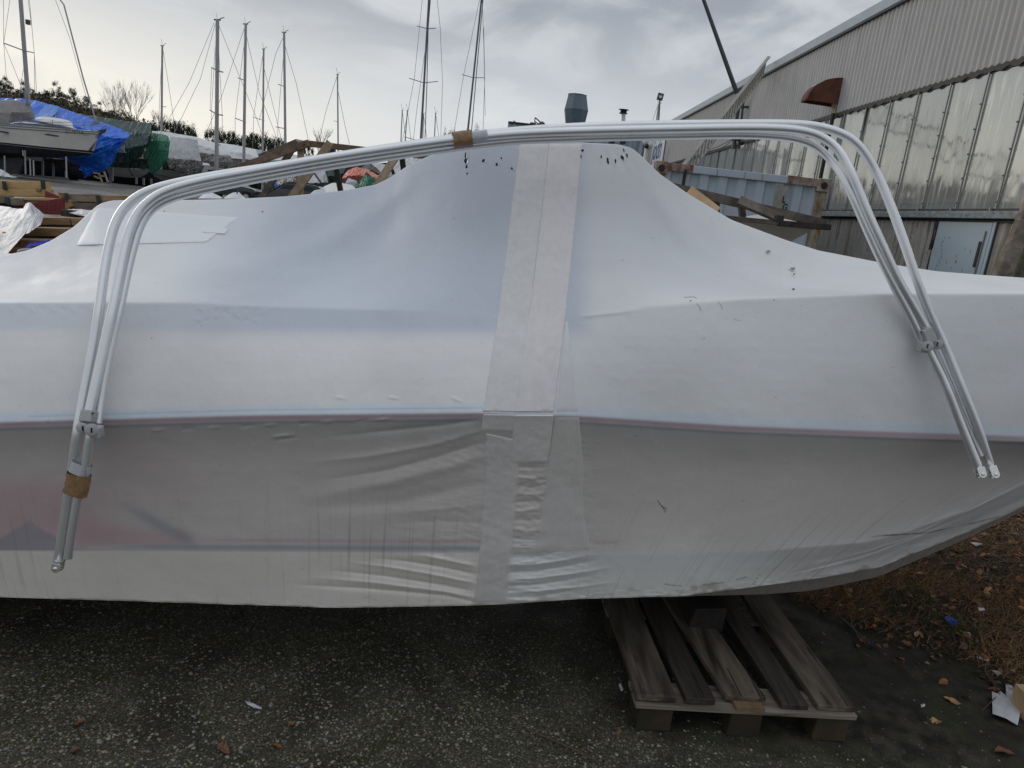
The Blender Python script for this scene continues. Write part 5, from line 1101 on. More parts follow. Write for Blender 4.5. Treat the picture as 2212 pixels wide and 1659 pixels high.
mast((729, 160), (730.5, 325), 80, 3.2, [(263, 9, -2, 1, 0)], [[(731, 200), (745, 270), (755, 312)], [(728, 165), (704, 240), (690, 300)]], 'short thin mast standing alone above the brown timber frame')
mast((928, -30), (909, 300), 46, 4.6, [(62, 22, -6, 19, -1), (179, 32, -10, 30, -3), (305, 35, -9, 33, 0)], [[(915, -30), (895, 170), (870, 300), (853, 340)], [(941, -30), (951, 60), (956, 180), (952, 300)], [(925, 60), (900, 240), (890, 330)]], 'tall dark mast with three pairs of spreaders, left one of the central pair', M_mastd, False, 1.2, [(932, -30), (925, 60), (922, 190), (918, 300)])
mast((1043, -30), (1010, 288), 46, 4.2, [(168, 24, -7, 24, 0), (297.0 - 0.5, 0, 0, 0, 0), (284 - 10, 0, 0, 0, 0)], [[(1040, -20), (1002, 160), (980, 290), (975, 330)], [(1045, 60), (1047, 170), (1043, 300)], [(1041, -20), (1045, 90), (1048, 250)]], 'tall dark mast right of the central pair, leaning slightly right', M_mastd, False, 1.2, [(1046, -30), (1030, 150), (1018, 290)])
for (x0, y0, x1) in ((869, 238, 866), (880, 238, 875), (915, 246, 913), (941, 244, 938)):
    mast((x0, y0), (x1, 305), 90, 2.4, [], [[(x0, y0), (x0 + 8, 305)]], {869: 'short distant mast left of the tall dark pair, leftmost of four', 880: 'short distant mast just right of the leftmost short one', 915: 'short distant mast close behind the tall dark mast', 941: 'short distant mast between the two tall dark masts'}[x0], M_mast, True)
mast((1423, 226), (1413, 300), 95, 3.6, [], [[(1420, 230), (1405, 275)]], 'short pale mast beside the floodlight pole', M_mast, True)

# ================================================================ the white yacht
M_gel = mat('ivory gelcoat', (.80, .78, .73), .35, noise=(.8, 4), c2=(.69, .67, .62)); M_af = mat('black antifouling', (.012, .013, .018), .6, noise=(2, 6), c2=(.04, .04, .05)); M_strp = mat('dark stripe', (.03, .035, .05), .4); M_deck = mat('white deck', (.66, .66, .65), .5)
YY = 46.0; W1 = lambda x, y: (x * .16404, 172.8 + y * .16404)
ya = thing('sailing_yacht', 'ivory sailing yacht named on its bow, black underwater hull, grey canvas over the cabin', 'yacht', P(60, 385, YY) * [1, 1, 0] + [0, 0, .5])
def yc(pts, dY=0.0, n=50): 
    C_ = interp([(*W1(x, y), YY) for x, y in pts], n); s = np.linspace(0, 1, n); e_ = np.array([0, 0, H]); return e_ + (C_ - e_) * ((YY + dY + 1.6 * s ** 3) / YY)[:, None]
she = yc([(-1100, 545), (0, 600), (600, 640), (1000, 668), (1303, 690)]); wl1 = yc([(-1100, 775), (0, 818), (600, 880), (1238, 935)], .25); wl0 = yc([(-1100, 795), (0, 836), (600, 900), (1230, 962)], .3); kb = yc([(-1100, 990), (0, 1015), (500, 1025), (850, 1020), (1203, 990)], 1.3)
def two(c, mirror_c): 
    m_ = c.copy(); m_[:, 1] = 2 * mirror_c - c[:, 1] + 0; return m_
cyl = YY + 1.7
strip = lambda a, b_: MB().grid(np.array([a, (a + b_) / 2 + np.array([0, -.12, 0]) * np.sin(np.linspace(0, 1, len(a)) * 3.1)[:, None] * 0, b_]), flip=True)
put('topsides', strip(she, wl1), M_gel, ya, smooth=True); put('waterline_stripe', strip(wl1 + [0, -.004, 0], wl0), M_strp, ya, smooth=True)
put('boot_top', MB().grid(np.array([(wl0 * .8 + wl1 * .2) + [0, -.03, -.03], wl0 + [0, -.03, -.03]]), flip=True), M_deck, ya)
put('underwater_hull', MB().grid(np.array([wl0, (wl0 + kb) / 2 + [0, -.2, -.12], kb, two((wl0 + kb) / 2, cyl + .3), two(wl0, cyl + .3), two(wl1, cyl), two(she, cyl)]), flip=True), M_af, ya, smooth=True)
put('deck', MB().grid(np.array([two(she, cyl) + [0, 0, .02], (she + two(she, cyl)) / 2 + [0, 0, .12], she + [0, 0, .02]]), flip=True), M_deck, ya, smooth=True)
put('toe_rail', MB().tube(she + [0, -.02, .03], .035, 5), M_mull, ya); st_ = yc([(-1100, 610), (0, 626), (1000, 698), (1300, 714)], -.02); put('cove_line', MB().tube(st_, .018, 4), M_strp, ya)
put('keel', MB().poly([P(*W1(-250, 1000), cyl), P(*W1(330, 1000), cyl), P(*W1(250, 1240), cyl), P(*W1(-180, 1240), cyl)], (0, .25, 0)), M_af, ya)
for (x, y, w) in [(638, 720, 52), (-10, 676, 30)]:
    pts = [P(*W1(x + w * math.cos(a), y + 12 * math.sin(a) + .1 * w * math.cos(a)), YY - .35 + (.15 if x > 300 else 0)) for a in np.arange(0, 6.2, .45)]; put('hull_window', MB().poly(pts, (0, .7, 0)), M_strp, ya)
q = P(*W1(870, 700), YY + .1); u = P(*W1(1043, 712), YY + .55) - q; ul = np.linalg.norm(u); u /= ul
nm_ = text_mesh('ZOBHA', .33, (q + [0, -.10, -.0], u, (0, 0, 1), (0, -1, 0)), M_strp, ya, name='name_lettering', sx=.92)
nrm = np.cross(u, (0, 0, 1)); 
q2 = P(*W1(1080, 722), YY + .75); put('bow_emblem', MB().beam(q2, P(*W1(1175, 727), YY + 1.0), .02, .05).beam(P(*W1(1128, 712), YY + .85), P(*W1(1128, 736), YY + .85), .05, .02), M_mull, ya, kind='stuff')
put('bow_mark', MB().beam(P(*W1(1282, 712), YY + 1.15), P(*W1(1270, 765), YY + 1.15), .25, .03), M_mull, ya)
# cabin, mast, forestay, rails
put('coachroof', sheetmb := MB().grid(sheet([[(*W1(100, 585), YY + .7), (*W1(250, 560), YY + .7), (*W1(640, 600), YY + .9), (*W1(1000, 650), YY + 1.3)], [(*W1(120, 560), YY + 1.0), (*W1(330, 545), YY + 1.2), (*W1(640, 575), YY + 1.5), (*W1(990, 645), YY + 1.9)], [(*W1(120, 585), YY + 2.8), (*W1(1000, 660), YY + 2.6)]], 30, 5)), M_deck, ya, smooth=True)
ym = P(61.5, 226, YY + 1.7); mt = P(42, -30, YY + 1.7)
put('mast', MB().tube([ym - [0, 0, 1.0], ym, mt], [.13, .13, .12], 12), M_mast, ya, smooth=True)
put('mast_sleeve', MB().tube([P(61, 226, YY + 1.62), P(56, 196, YY + 1.62)], .14, 10), mat('dark canvas boot', (.12, .13, .15), .8, noise=(3, 6), c2=(.42, .42, .42), stretch=(4, 4, .7)), ya)
put('deck_light', MB().box(P(60.5, 48, YY + 1.3), (.2, .2, .28)), M_dk, ya)
put('spreader', MB().tube([P(53.5, 110, YY + 1.6), P(8, 93, YY - .4)], .035, 6), M_mast, ya); put('spreader', MB().tube([P(55, 110, YY + 1.6), P(73, 114, YY + 3.0)], .035, 6), M_mast, ya)
for s_ in ([(7.5, -5), (8, 93), (17, 210)], [(22, -5), (8, 93), (60, 222)], [(60, -5), (69, 60), (74, 114), (75, 200)], [(63, -5), (74, 114), (80, 215)], [(50, 150), (37, 240)]): put('shroud', MB().tube([P(x, y, YY + (1.0 if x > 30 else 0)) for x, y in s_], .014, 4), M_wire, ya)
put('forestay', MB().tube([P(114, -20, YY + 1.7), P(138, 10, YY + 1.7), P(180, 170, YY + 1.7), P(207, 260, YY + 1.7)], .045, 7), M_mast, ya, smooth=True); put('shroud', MB().tube([P(118, -5, YY + 2), P(150, 80, YY + 2), P(189, 220, YY + 1.7), P(205, 245, YY + 1.7)], .014, 4), M_wire, ya)
put('furling_drum', MB().tube([P(207, 262, YY + 1.65), P(208, 268, YY + 1.65)], .22, 10), M_mull, ya, smooth=True)
for z_ in (0, 1): put('lifeline', MB().tube([P(*W1(0, 520 + 40 * z_), YY), P(*W1(690, 560 + 30 * z_), YY), P(*W1(1390, 548 + 60 * z_), YY + 1.6)], .014, 4), M_wire, ya)
for x, y0, y1 in ((125, 510, 600), (275, 400, 615), (690, 520, 650), (1110, 560, 660), (1200, 560, 670), (1390, 548, 640)): put('stanchion', MB().tube([P(*W1(x, y1), YY + (x / 1390) ** 3 * 1.5), P(*W1(x, y0), YY + (x / 1390) ** 3 * 1.5)], .018, 5), M_wire, ya)
put('pulpit', MB().tube([P(*W1(1200, 600), YY + 1.5), P(*W1(1300, 545), YY + 1.6), P(*W1(1392, 552), YY + 1.7), P(*W1(1388, 600), YY + 1.7), P(*W1(1300, 680), YY + 1.7)], .02, 5), M_wire, ya)
an = put('anchor', MB().poly([P(*W1(x, y), YY + 1.55) for x, y in ((1265, 672), (1330, 655), (1395, 640), (1375, 690), (1340, 705), (1300, 728), (1318, 690))], (0, .1, 0)), M_strp, ya)
put('bow_roller', MB().beam(P(*W1(1200, 668), YY + 1.5), P(*W1(1320, 690), YY + 1.6), .1, .08), M_mull, ya)
# supports
for x, y0, y1 in ((330, 930, 1240), (395, 1040, 1260), (440, 1060, 1265), (300, 930, 1000), (870, 1010, 1290), (60, 1000, 1290)): put('hull_prop', MB().tube([P(*W1(x, y0), YY + .3), P(*W1(x + 8, y1), YY - .1)], .045, 6), M_mull, ya)
put('cradle_beam', MB().beam(P(*W1(350, 1035), YY + .6), P(*W1(560, 1045), YY + .6), .15, .22), M_dk, ya); put('cradle_beam', MB().beam(P(*W1(300, 1255), YY), P(*W1(900, 1300), YY), .15, .14), M_dk, ya)
M_cvg = mat('grey canvas', (.24, .235, .23), .85, noise=(1.5, 7), c2=(.19, .185, .18), bump=(5, .3, .05))
put('canvas_cover', MB().grid(sheet([[(*W1(-500, 240), YY + 2.2), (*W1(0, 262), YY + 2.0), (*W1(180, 268), YY + 2.0), (*W1(340, 300), YY + 1.9), (*W1(405, 335), YY + 1.85)], [(*W1(-500, 420), YY + .7), (*W1(0, 430), YY + .6), (*W1(200, 430), YY + .7), (*W1(350, 430), YY + .9), (*W1(435, 420), YY + 1.4)], [(*W1(-500, 570), YY + .2), (*W1(0, 592), YY + .3), (*W1(110, 588), YY + .35), (*W1(170, 548), YY + .8), (*W1(460, 512), YY + 1.2)]], 40, 12, .12, 1.0, 3)), M_cvg, label='grey canvas winter cover over the yacht cabin, with a crease near the mast', cat='boat cover', smooth=True, solid=.02)
put('upturned_dinghy', MB().grid(sheet([[(*W1(415, 520), YY + 1.3), (*W1(560, 552), YY + .8), (*W1(800, 600), YY + .9), (*W1(1010, 645), YY + 1.2)], [(*W1(450, 510), YY + 1.4), (*W1(540, 512), YY + 1.0), (*W1(800, 545), YY + 1.0), (*W1(965, 628), YY + 1.3)], [(*W1(470, 500), YY + 1.7), (*W1(560, 488), YY + 1.6), (*W1(720, 498), YY + 1.6), (*W1(890, 530), YY + 1.7), (*W1(945, 556), YY + 1.75), (*W1(958, 600), YY + 1.7)], [(*W1(520, 510), YY + 2.4), (*W1(900, 560), YY + 2.4), (*W1(950, 600), YY + 2.2)]], 40, 5)), M_deck, label='white upturned dinghy lying on the foredeck of the ivory yacht', cat='dinghy', smooth=True, solid=.03)

# ================================================================ boats under tarpaulins
def tarp_mat(name, a, b_, rough=.5, s=1.0): return mat(name, a, rough, noise=(s, 7), c2=b_, bump=(3.0, .8, .10))
M_tblue = tarp_mat('blue tarpaulin', (.008, .11, .60), (.012, .17, .72), .35); M_tblue2 = tarp_mat('faded blue tarpaulin', (.08, .26, .66), (.05, .20, .60), .4); M_tdg = tarp_mat('dark green tarpaulin', (.016, .045, .04), (.024, .06, .05), .5); M_tg = tarp_mat('green tarpaulin', (.02, .16, .095), (.03, .20, .12), .45)
M_tw = tarp_mat('white tarpaulin', (.66, .665, .67), (.58, .585, .59), .5, 2); M_tsil = mat('crinkled grey tarpaulin', (.33, .33, .33), .45, noise=(6, 8), c2=(.24, .235, .225), bump=(7, 1.0, .12)); M_tor = tarp_mat('orange red tarpaulin', (.62, .16, .10), (.56, .20, .15), .45, 2); M_tol = tarp_mat('olive tarpaulin', (.11, .115, .085), (.07, .075, .055), .6, 2)
M_hw = mat('dull white hull', (.36, .37, .35), .5, noise=(1, 5), c2=(.28, .30, .28)); M_hg = mat('pale green grey hull', (.25, .29, .27), .5)
def T(name, curves, m, label, cat='tarpaulin', n=50, k=10, wr=.15, ws=1.0, seed=1, sag=0.0, group=None, parent=None, w=W1, back=None, kind=None):
    c = [[(*w(x, y), Y) for x, y, Y in cc] for cc in curves]; A = sheet(c, n, k, wr, ws, seed, sag)
    if back: bk = A[0].copy(); bk[:, 1] += back; bk[:, 2] -= back * .1; bk[:, 0] = bk[:, 0].mean() + (bk[:, 0] - bk[:, 0].mean()) * .7; b2 = bk.copy(); b2[:, 1] += .5; b2[:, 2] -= .15; A = np.concatenate([np.array([b2, bk]), A])
    return put(name, MB().grid(A, flip=True), m, parent, smooth=True, label=label, cat=None if parent else cat, group=group)
V_ = lambda x, y: (x, y)
W2 = lambda x, y: (328.3 + x * .16404, 259.2 + y * .16404); W3 = lambda x, y: (604.8 + x * .14843, 276.5 + y * .14843)
# blue: ridge, shoulder fold, then the hanging skirt sweeping right
T('blue_tarpaulin', [[(-400, 215, 53), (80, 240, 53), (350, 255, 53), (510, 275, 53), (760, 350, 53), (1040, 450, 52.5), (1400, 575, 52), (1712, 694, 51.5)], [(-400, 400, 51), (300, 440, 51), (700, 520, 51), (1100, 640, 50.5), (1450, 760, 50.3), (1690, 770, 50.6)], [(-400, 700, 50.2), (300, 800, 50.2), (800, 880, 50), (1200, 900, 50), (1450, 900, 50), (1600, 850, 50.5)], [(-400, 1000, 50.8), (300, 1010, 50.6), (820, 1032, 50.3), (1100, 1010, 50), (1300, 1010, 50), (1540, 960, 50.3)], [(-400, 1010, 51.5), (300, 1015, 51.2), (820, 1034, 50.9), (1050, 1130, 50.6), (1330, 1225, 50.5), (1450, 1130, 50.4), (1490, 1080, 50.5)]], M_tblue, 'big bright blue tarpaulin draped over the boat behind the yacht, skirt touching the ground', n=90, k=14, wr=.20, ws=1.3, seed=3, back=2.5)
T('faded_blue_panel', [[(600, 318, 52.3), (770, 352, 52.3)], [(530, 410, 51.4), (750, 420, 51.5)], [(455, 500, 50.4), (680, 485, 50.5)]], M_tblue2, 'paler faded blue strip of tarpaulin lying across the big blue one', n=14, k=6, wr=.02)
T('tarpaulin_tail', [[(1060, 1120, 50.4), (1200, 1160, 50.4), (1300, 1190, 50.4)], [(1040, 1180, 50.2), (1140, 1210, 50.2), (1260, 1215, 50.3)], [(1100, 1190, 50.2), (1110, 1290, 50.2), (1200, 1250, 50.3)]], M_tblue, 'twisted tail of blue tarpaulin gathered near the ground', n=20, k=6, wr=.2)
bh = thing('boat_under_blue_cover', 'shaded hull with a small white bow rail showing at the edge of the blue tarpaulin', 'boat', (P(150, 385, 52)[0], 52, .5))
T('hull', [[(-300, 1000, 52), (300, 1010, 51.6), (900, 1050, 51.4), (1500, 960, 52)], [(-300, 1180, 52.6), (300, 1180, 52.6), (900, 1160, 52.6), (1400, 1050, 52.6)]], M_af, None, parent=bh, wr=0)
T('bow_rail', [[(1545, 935, 51.9), (1660, 945, 51.9)], [(1545, 950, 51.9), (1665, 958, 51.9)]], M_deck, None, parent=bh, wr=0, n=6, k=2)
for a, b_ in (((1560, 930), (1600, 870)), ((1590, 935), (1605, 870)), ((1620, 935), (1612, 870)), ((1635, 940), (1632, 850)), ((1570, 900), (1632, 905))): put('rail_tube', MB().tube([P(*W1(*a), 51.8), P(*W1(*b_), 51.8)], .03, 5), M_wh, bh)
T('dark_green_tarpaulin', [[(1020, 438, 59), (1400, 500, 58.8), (1700, 545, 58.5), (1995, 566, 58.2)], [(1020, 620, 57), (1700, 720, 56.8), (1985, 690, 56.8)], [(1300, 900, 56.2), (1700, 900, 56), (1930, 850, 56.2)], [(1400, 1110, 56.3), (1650, 1090, 56.2), (1860, 1020, 56.4)]], M_tdg, 'large dark green tarpaulin hanging straight, right of the blue one', n=60, k=12, wr=.16, seed=5, back=2.5)
T('green_skirt', [[(1420, 1040, 56.9), (1700, 1030, 56.9), (1960, 1040, 56.9)], [(1450, 1145, 57), (1700, 1165, 57), (1965, 1170, 57)]], M_tdg, 'lower skirt of dark green tarpaulin with swags above the pale hull', n=40, k=8, wr=.22, seed=8)
gb = thing('boat_under_green_cover', 'pale hull with lapped planks propped up below the dark green tarpaulin', 'boat', (P(290, 390, 58)[0], 58, .5))
T('hull', [[(1380, 1130, 57), (1700, 1165, 57), (1975, 1190, 57.1)], [(1420, 1220, 57.3), (1700, 1250, 57.3), (1930, 1240, 57.3)], [(1480, 1260, 57.9), (1700, 1285, 57.9), (1850, 1285, 57.9)]], M_hw, None, parent=gb, wr=0)
T('strap', [[(1680, 1165, 56.9), (1692, 1165, 56.9)], [(1750, 1270, 57.1), (1765, 1265, 57.1)]], M_dk, None, parent=gb, wr=0, n=4, k=2)
T('green_tarpaulin', [[(1990, 690, 61.5), (2100, 705, 61.5), (2180, 722, 61.5), (2218, 745, 61.3)], [(1975, 800, 60.2), (2100, 800, 60.2), (2240, 812, 60.6)], [(1920, 920, 60), (2100, 925, 59.9), (2225, 935, 60.3)], [(1880, 1010, 60), (2080, 1060, 59.9), (2210, 1050, 60.2)], [(1960, 1190, 60), (2030, 1250, 60), (2110, 1160, 60)]], M_tg, 'mid green faceted tarpaulin over a boat stern, right of the dark green one', n=40, k=9, wr=.10, seed=6)
wb = thing('white_covered_boat', 'long boat under a white cover with grey crinkled skirt, nearest of the white ones', 'boat', (P(420, 392, 66)[0], 66, .5))
T('cover', [[(0, 128, 69), (150, 150, 69), (370, 188, 69), (600, 228, 69), (830, 300, 68.6), (950, 365, 68), (1040, 445, 67)], [(0, 300, 66.8), (370, 300, 66.6), (660, 340, 66.4), (850, 400, 66.4), (1035, 462, 66.8)], [(0, 400, 66), (370, 410, 66), (660, 440, 66), (900, 465, 66.2), (1030, 478, 66.7)]], M_tw, None, parent=wb, n=60, k=12, wr=.10, w=W2, back=2.5)
T('crinkled_skirt', [[(200, 402, 65.9), (660, 432, 65.9), (1030, 478, 66.5)], [(190, 520, 65.8), (650, 540, 65.8), (1070, 560, 66.2)], [(230, 640, 66), (640, 660, 66), (950, 628, 66.2)]], M_tsil, None, parent=wb, n=60, k=10, wr=.22, ws=1.8, w=W2, seed=9)
T('hull', [[(0, 640, 66.4), (400, 680, 66.4), (900, 650, 66.5), (1100, 600, 66.6)], [(30, 740, 66.8), (400, 760, 66.8), (900, 720, 66.8)], [(150, 800, 67.4), (340, 790, 67.4), (700, 760, 67.4)]], M_hg, None, parent=wb, n=30, k=4, wr=0, w=W2)
T('hull_stripe', [[(20, 700, 66.3), (200, 735, 66.3), (240, 760, 66.3)], [(20, 720, 66.3), (180, 750, 66.3), (235, 765, 66.3)]], M_dk, None, parent=wb, n=12, k=2, wr=0, w=W2)
T('white_stern_cover', [[(240, 218, 65.6), (420, 235, 65.5), (600, 258, 65.4)], [(225, 385, 65.2), (400, 400, 65.1), (625, 430, 65.2)], [(215, 500, 65), (400, 520, 64.9), (650, 545, 65.1)]], M_tw, 'pale translucent sheet over the stern frame in front of the nearest white cover', n=30, k=10, wr=.08, w=W2, seed=12, cat='boat cover')
T('hanging_crinkled_sheet', [[(200, 500, 64.8), (400, 520, 64.7), (670, 545, 64.9)], [(240, 620, 64.7), (400, 620, 64.6), (650, 640, 64.8)], [(370, 700, 64.8), (480, 700, 64.5), (620, 690, 64.8)], [(430, 780, 64.8), (500, 800, 64.6), (590, 760, 64.8)]], M_tsil, 'bag-shaped crinkled silver grey sheet hanging low off the white covered boat', n=40, k=10, wr=.28, ws=2.2, w=W2, seed=13, cat='boat cover')
wb2 = thing('white_covered_boat', 'boat under a plain white cover farther back, right of the nearest white one', 'boat', (P(540, 392, 78)[0], 78, .5))
T('cover', [[(860, 296, 80.5), (1090, 328, 80.5), (1370, 388, 80.3), (1580, 432, 80)], [(1000, 420, 78.5), (1250, 440, 78.3), (1400, 500, 78.3), (1600, 520, 78.5)], [(1050, 505, 78), (1250, 518, 78), (1400, 528, 78), (1600, 560, 78)]], M_tw, None, parent=wb2, n=50, k=10, wr=.1, w=W2, seed=14, back=2.5)
T('hull', [[(1030, 505, 78.2), (1300, 520, 78.2), (1600, 560, 78.2)], [(1000, 640, 78.6), (1300, 640, 78.6), (1600, 660, 78.6)]], M_tsil, None, parent=wb2, n=30, k=4, wr=.02, w=W2)
T('blue_grey_cover', [[(1370, 395, 76), (1440, 400, 76), (1560, 430, 76)], [(1400, 490, 75.6), (1480, 480, 75.6), (1560, 450, 75.6)]], mat('pale blue cover', (.45, .52, .60), .5), 'small pale blue boat cover beside the thin mast, left of the timber ridge', n=16, k=5, wr=.05, w=W2, cat='boat cover')
tl = thing('outboard_launch', 'low white motor launch with dark windows beneath the white covers', 'boat', (P(470, 395, 62)[0], 62, .5))
T('hull', [[(690, 600, 62), (960, 640, 62), (1200, 660, 62)], [(640, 720, 62.3), (960, 745, 62.3), (1200, 760, 62.3)]], M_deck, None, parent=tl, n=20, k=3, wr=0, w=W2); T('window', [[(735, 655, 61.9), (960, 665, 61.9)], [(735, 695, 61.9), (900, 700, 61.9)]], M_strp, None, parent=tl, n=8, k=2, wr=0, w=W2); T('cabin', [[(670, 560, 62.4), (740, 570, 62.4)], [(665, 595, 62.2), (770, 600, 62.2)]], M_wh, None, parent=tl, n=8, k=3, wr=.02, w=W2)
# trestles and props below the row
M_tres = mat('trestle timber', (.42, .33, .24), .8)
tr = thing('wooden_trestle', 'light wooden trestle standing under the edge of the blue tarpaulin', 'trestle', (P(218, 390, 49.5)[0], 49.5, .5))
for a, b_ in (((1300, 1230), (1345, 1340)), ((1370, 1205), (1420, 1345)), ((1310, 1262), (1395, 1268)), ((1230, 1220), (1300, 1230)), ((1240, 1265), (1310, 1300))): put('trestle_bar', MB().beam(P(*W1(*a), 49.5), P(*W1(*b_), 49.5), .09, .09), M_tres, tr)
for i, (x, y0, y1, Y) in enumerate(((1450, 1160, 1350, 55), (1478, 1160, 1335, 55), (1795, 1280, 1370, 57), (1890, 1290, 1385, 57), (1990, 1300, 1380, 59), (560, 1060, 1270, 50), (870, 1200, 1300, 50), (700, 1040, 1280, 52))):
    put('boat_prop', MB().beam(P(*W1(x, y0), Y), P(*W1(x + 3, y1), Y), .12, .12), M_mull, label='grey prop ' + ['left of the blue tarpaulin trestle, nearer one', 'just right of the trestle, thinner one', 'under the dark green skirt, left one', 'under the pale hull below the dark green skirt', 'under the green tarpaulin corner', 'under the yacht stern side, shaded', 'under the tail of the blue tarpaulin', 'between yacht and blue tarpaulin skirt'][i], cat='prop', group='props under the laid-up boats')
# dark hulls standing deeper in the row (they close the view under the covers)
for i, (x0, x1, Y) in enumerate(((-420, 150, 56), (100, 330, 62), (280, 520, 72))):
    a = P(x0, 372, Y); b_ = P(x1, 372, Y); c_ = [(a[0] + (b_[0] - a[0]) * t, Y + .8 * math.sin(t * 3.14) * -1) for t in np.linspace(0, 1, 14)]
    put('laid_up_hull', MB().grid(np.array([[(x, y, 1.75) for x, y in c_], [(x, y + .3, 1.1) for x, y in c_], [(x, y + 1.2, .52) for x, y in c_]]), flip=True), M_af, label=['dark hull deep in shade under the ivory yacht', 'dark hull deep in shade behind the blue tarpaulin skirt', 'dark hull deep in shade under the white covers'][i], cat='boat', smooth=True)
# snow-white heap at far left, small bits in the yard
T('white_sheeting_heap', [[(-200, 1150, 44), (0, 1165, 44), (60, 1200, 44), (160, 1265, 43.5)], [(-200, 1270, 43), (0, 1262, 43), (120, 1280, 43), (245, 1290, 43)]], M_tw, 'white plastic sheeting heaped on the ground at the left edge below the yacht', n=20, k=6, wr=.25, seed=20, cat='plastic sheet')
# road strip across the yard
M_road = mat('pale concrete strip', (.26, .27, .27), .8, noise=(.5, 6), c2=(.22, .225, .22))
a, b_, c_, d_ = G(70, 408, .35), G(250, 423, .35), G(250, 432, .30), G(70, 419, .30)
put('concrete_strip', MB().add([(-60, 20.0, ground_z(0, 20.0) + .006), (-1, 20.5, ground_z(0, 20.5) + .006), (-1, 22.6, ground_z(0, 22.6) + .006), (-60, 22.3, ground_z(0, 22.3) + .006)], [(0, 1, 2, 3)]), M_road, kind='structure')

# ================================================================ cars in the yard
M_car = mat('dark teal car paint', (.010, .022, .032), .25, coat=.6); M_carb = mat('black car paint', (.008, .009, .011), .25, coat=.6); M_tyre = mat('tyre', (.012, .012, .012), .85); M_rim = mat('alloy wheel', (.45, .46, .47), .35, metal=.6); M_cg = mat('car glass', (.02, .03, .035), .08)
def car(pos, label, m, face=1, rot=0.0):
    t = thing('parked_car', label, 'car', pos); t.rotation_euler.z = rot; c0_ = np.array(pos, float)
    prof = [(-2.15, .35), (-2.15, .75), (-2.0, .92), (-1.45, .98), (-.95, 1.36), (-.3, 1.44), (.45, 1.38), (1.05, .98), (1.75, .88), (2.08, .70), (2.12, .35)]
    V = []; 
    for yo, k in ((-.84, .0), (-.86, 1), (.86, 1), (.84, 0)): pass
    rings = []
    for yo, ins in ((-.80, .06), (-.86, 0), (0.86, 0), (.80, .06)):
        rings.append([(face * x * (1 - ins * .3) + c0_[0], yo * (1 - (.16 if z > 1.0 else 0)) + c0_[1], z - ins * .3 * (z > .5) + c0_[2]) for x, z in prof])
    n_ = len(prof); mb = MB(); mb.add(np.array(rings).reshape(-1, 3), [(i * n_ + j, i * n_ + (j + 1) % n_, (i + 1) * n_ + (j + 1) % n_, (i + 1) * n_ + j) for i in range(3) for j in range(n_)] + [tuple(range(n_)), tuple(range(4 * n_ - 1, 3 * n_ - 1, -1))])
    put('body', mb, m, t, bevel=.04)
    for s_ in (-1, 1):
        put('side_window', MB().poly([(face * x + c0_[0], s_ * .742 + c0_[1], z + c0_[2]) for x, z in ((-1.25, 1.02), (-.88, 1.30), (-.3, 1.37), (-.22, 1.02))], (0, s_ * .006, 0)), M_cg, t); put('side_window', MB().poly([(face * x + c0_[0], s_ * .742 + c0_[1], z + c0_[2]) for x, z in ((-.15, 1.02), (-.2, 1.37), (.38, 1.31), (.85, 1.02))], (0, s_ * .006, 0)), M_cg, t)
        put('door_seam', MB().box((face * -.18 + c0_[0], s_ * .862 + c0_[1], .68 + c0_[2]), (.012, .006, .62)), M_tyre, t)
        put('mirror', MB().box((face * .7 + c0_[0], s_ * .93 + c0_[1], 1.03 + c0_[2]), (.12, .2, .13)), m, t, bevel=.03)
        put('headlight', MB().box((face * 2.03 + c0_[0], s_ * .62 + c0_[1], .72 + c0_[2]), (.14, .34, .13)), M_cg, t, bevel=.02)
        for x in (-1.3, 1.32):
            cc = np.array([face * x + c0_[0], s_ * .80 + c0_[1], .31 + c0_[2]]); w_ = put('wheel', MB().tube([cc - [0, .09, 0], cc + [0, .09, 0]], .31, 20), M_tyre, t, smooth=True); put('rim', MB().tube([cc + [0, s_ * .085, 0], cc + [0, s_ * .10, 0]], .2, 14), M_rim, w_, smooth=True)
            put('wheel_arch', MB().tube([cc + [0, s_ * .062, .02], cc + [0, s_ * .066, .02]], .365, 20), M_tyre, t)
g1 = P(500, 423, 50); g1[2] = .48; car(g1, 'dark teal estate car parked in the yard, seen below the aluminium tubes', M_car, 1)
g2 = P(672, 425, 30); g2[2] = .5; car(g2, 'black car with large dark windows right of the light diagonal plank', M_carb, 1)
g3 = P(735, 430, 25); 
wcv = lambda *a: a
T('white_covered_car', [[(640, 850, 24), (760, 800, 24), (900, 800, 24), (1050, 830, 24), (1130, 900, 24)], [(600, 960, 23), (760, 960, 23), (900, 960, 23), (1100, 960, 23), (1200, 960, 23)]], M_deck, 'rounded white car roof between the dark post and the green tent-like sheet', n=30, k=8, wr=.0, w=W3, back=1.5, cat='car')
T('white_bonnet', [[(440, 960, 20), (500, 905, 20), (600, 890, 20), (660, 880, 20)], [(400, 1000, 19.5), (500, 1000, 19.5), (660, 1000, 19.5)]], mat('silver sheet', (.45, .49, .53), .3), 'pale silver curved sheet in front of the black car', n=20, k=5, wr=0, w=W3, cat='sheet')
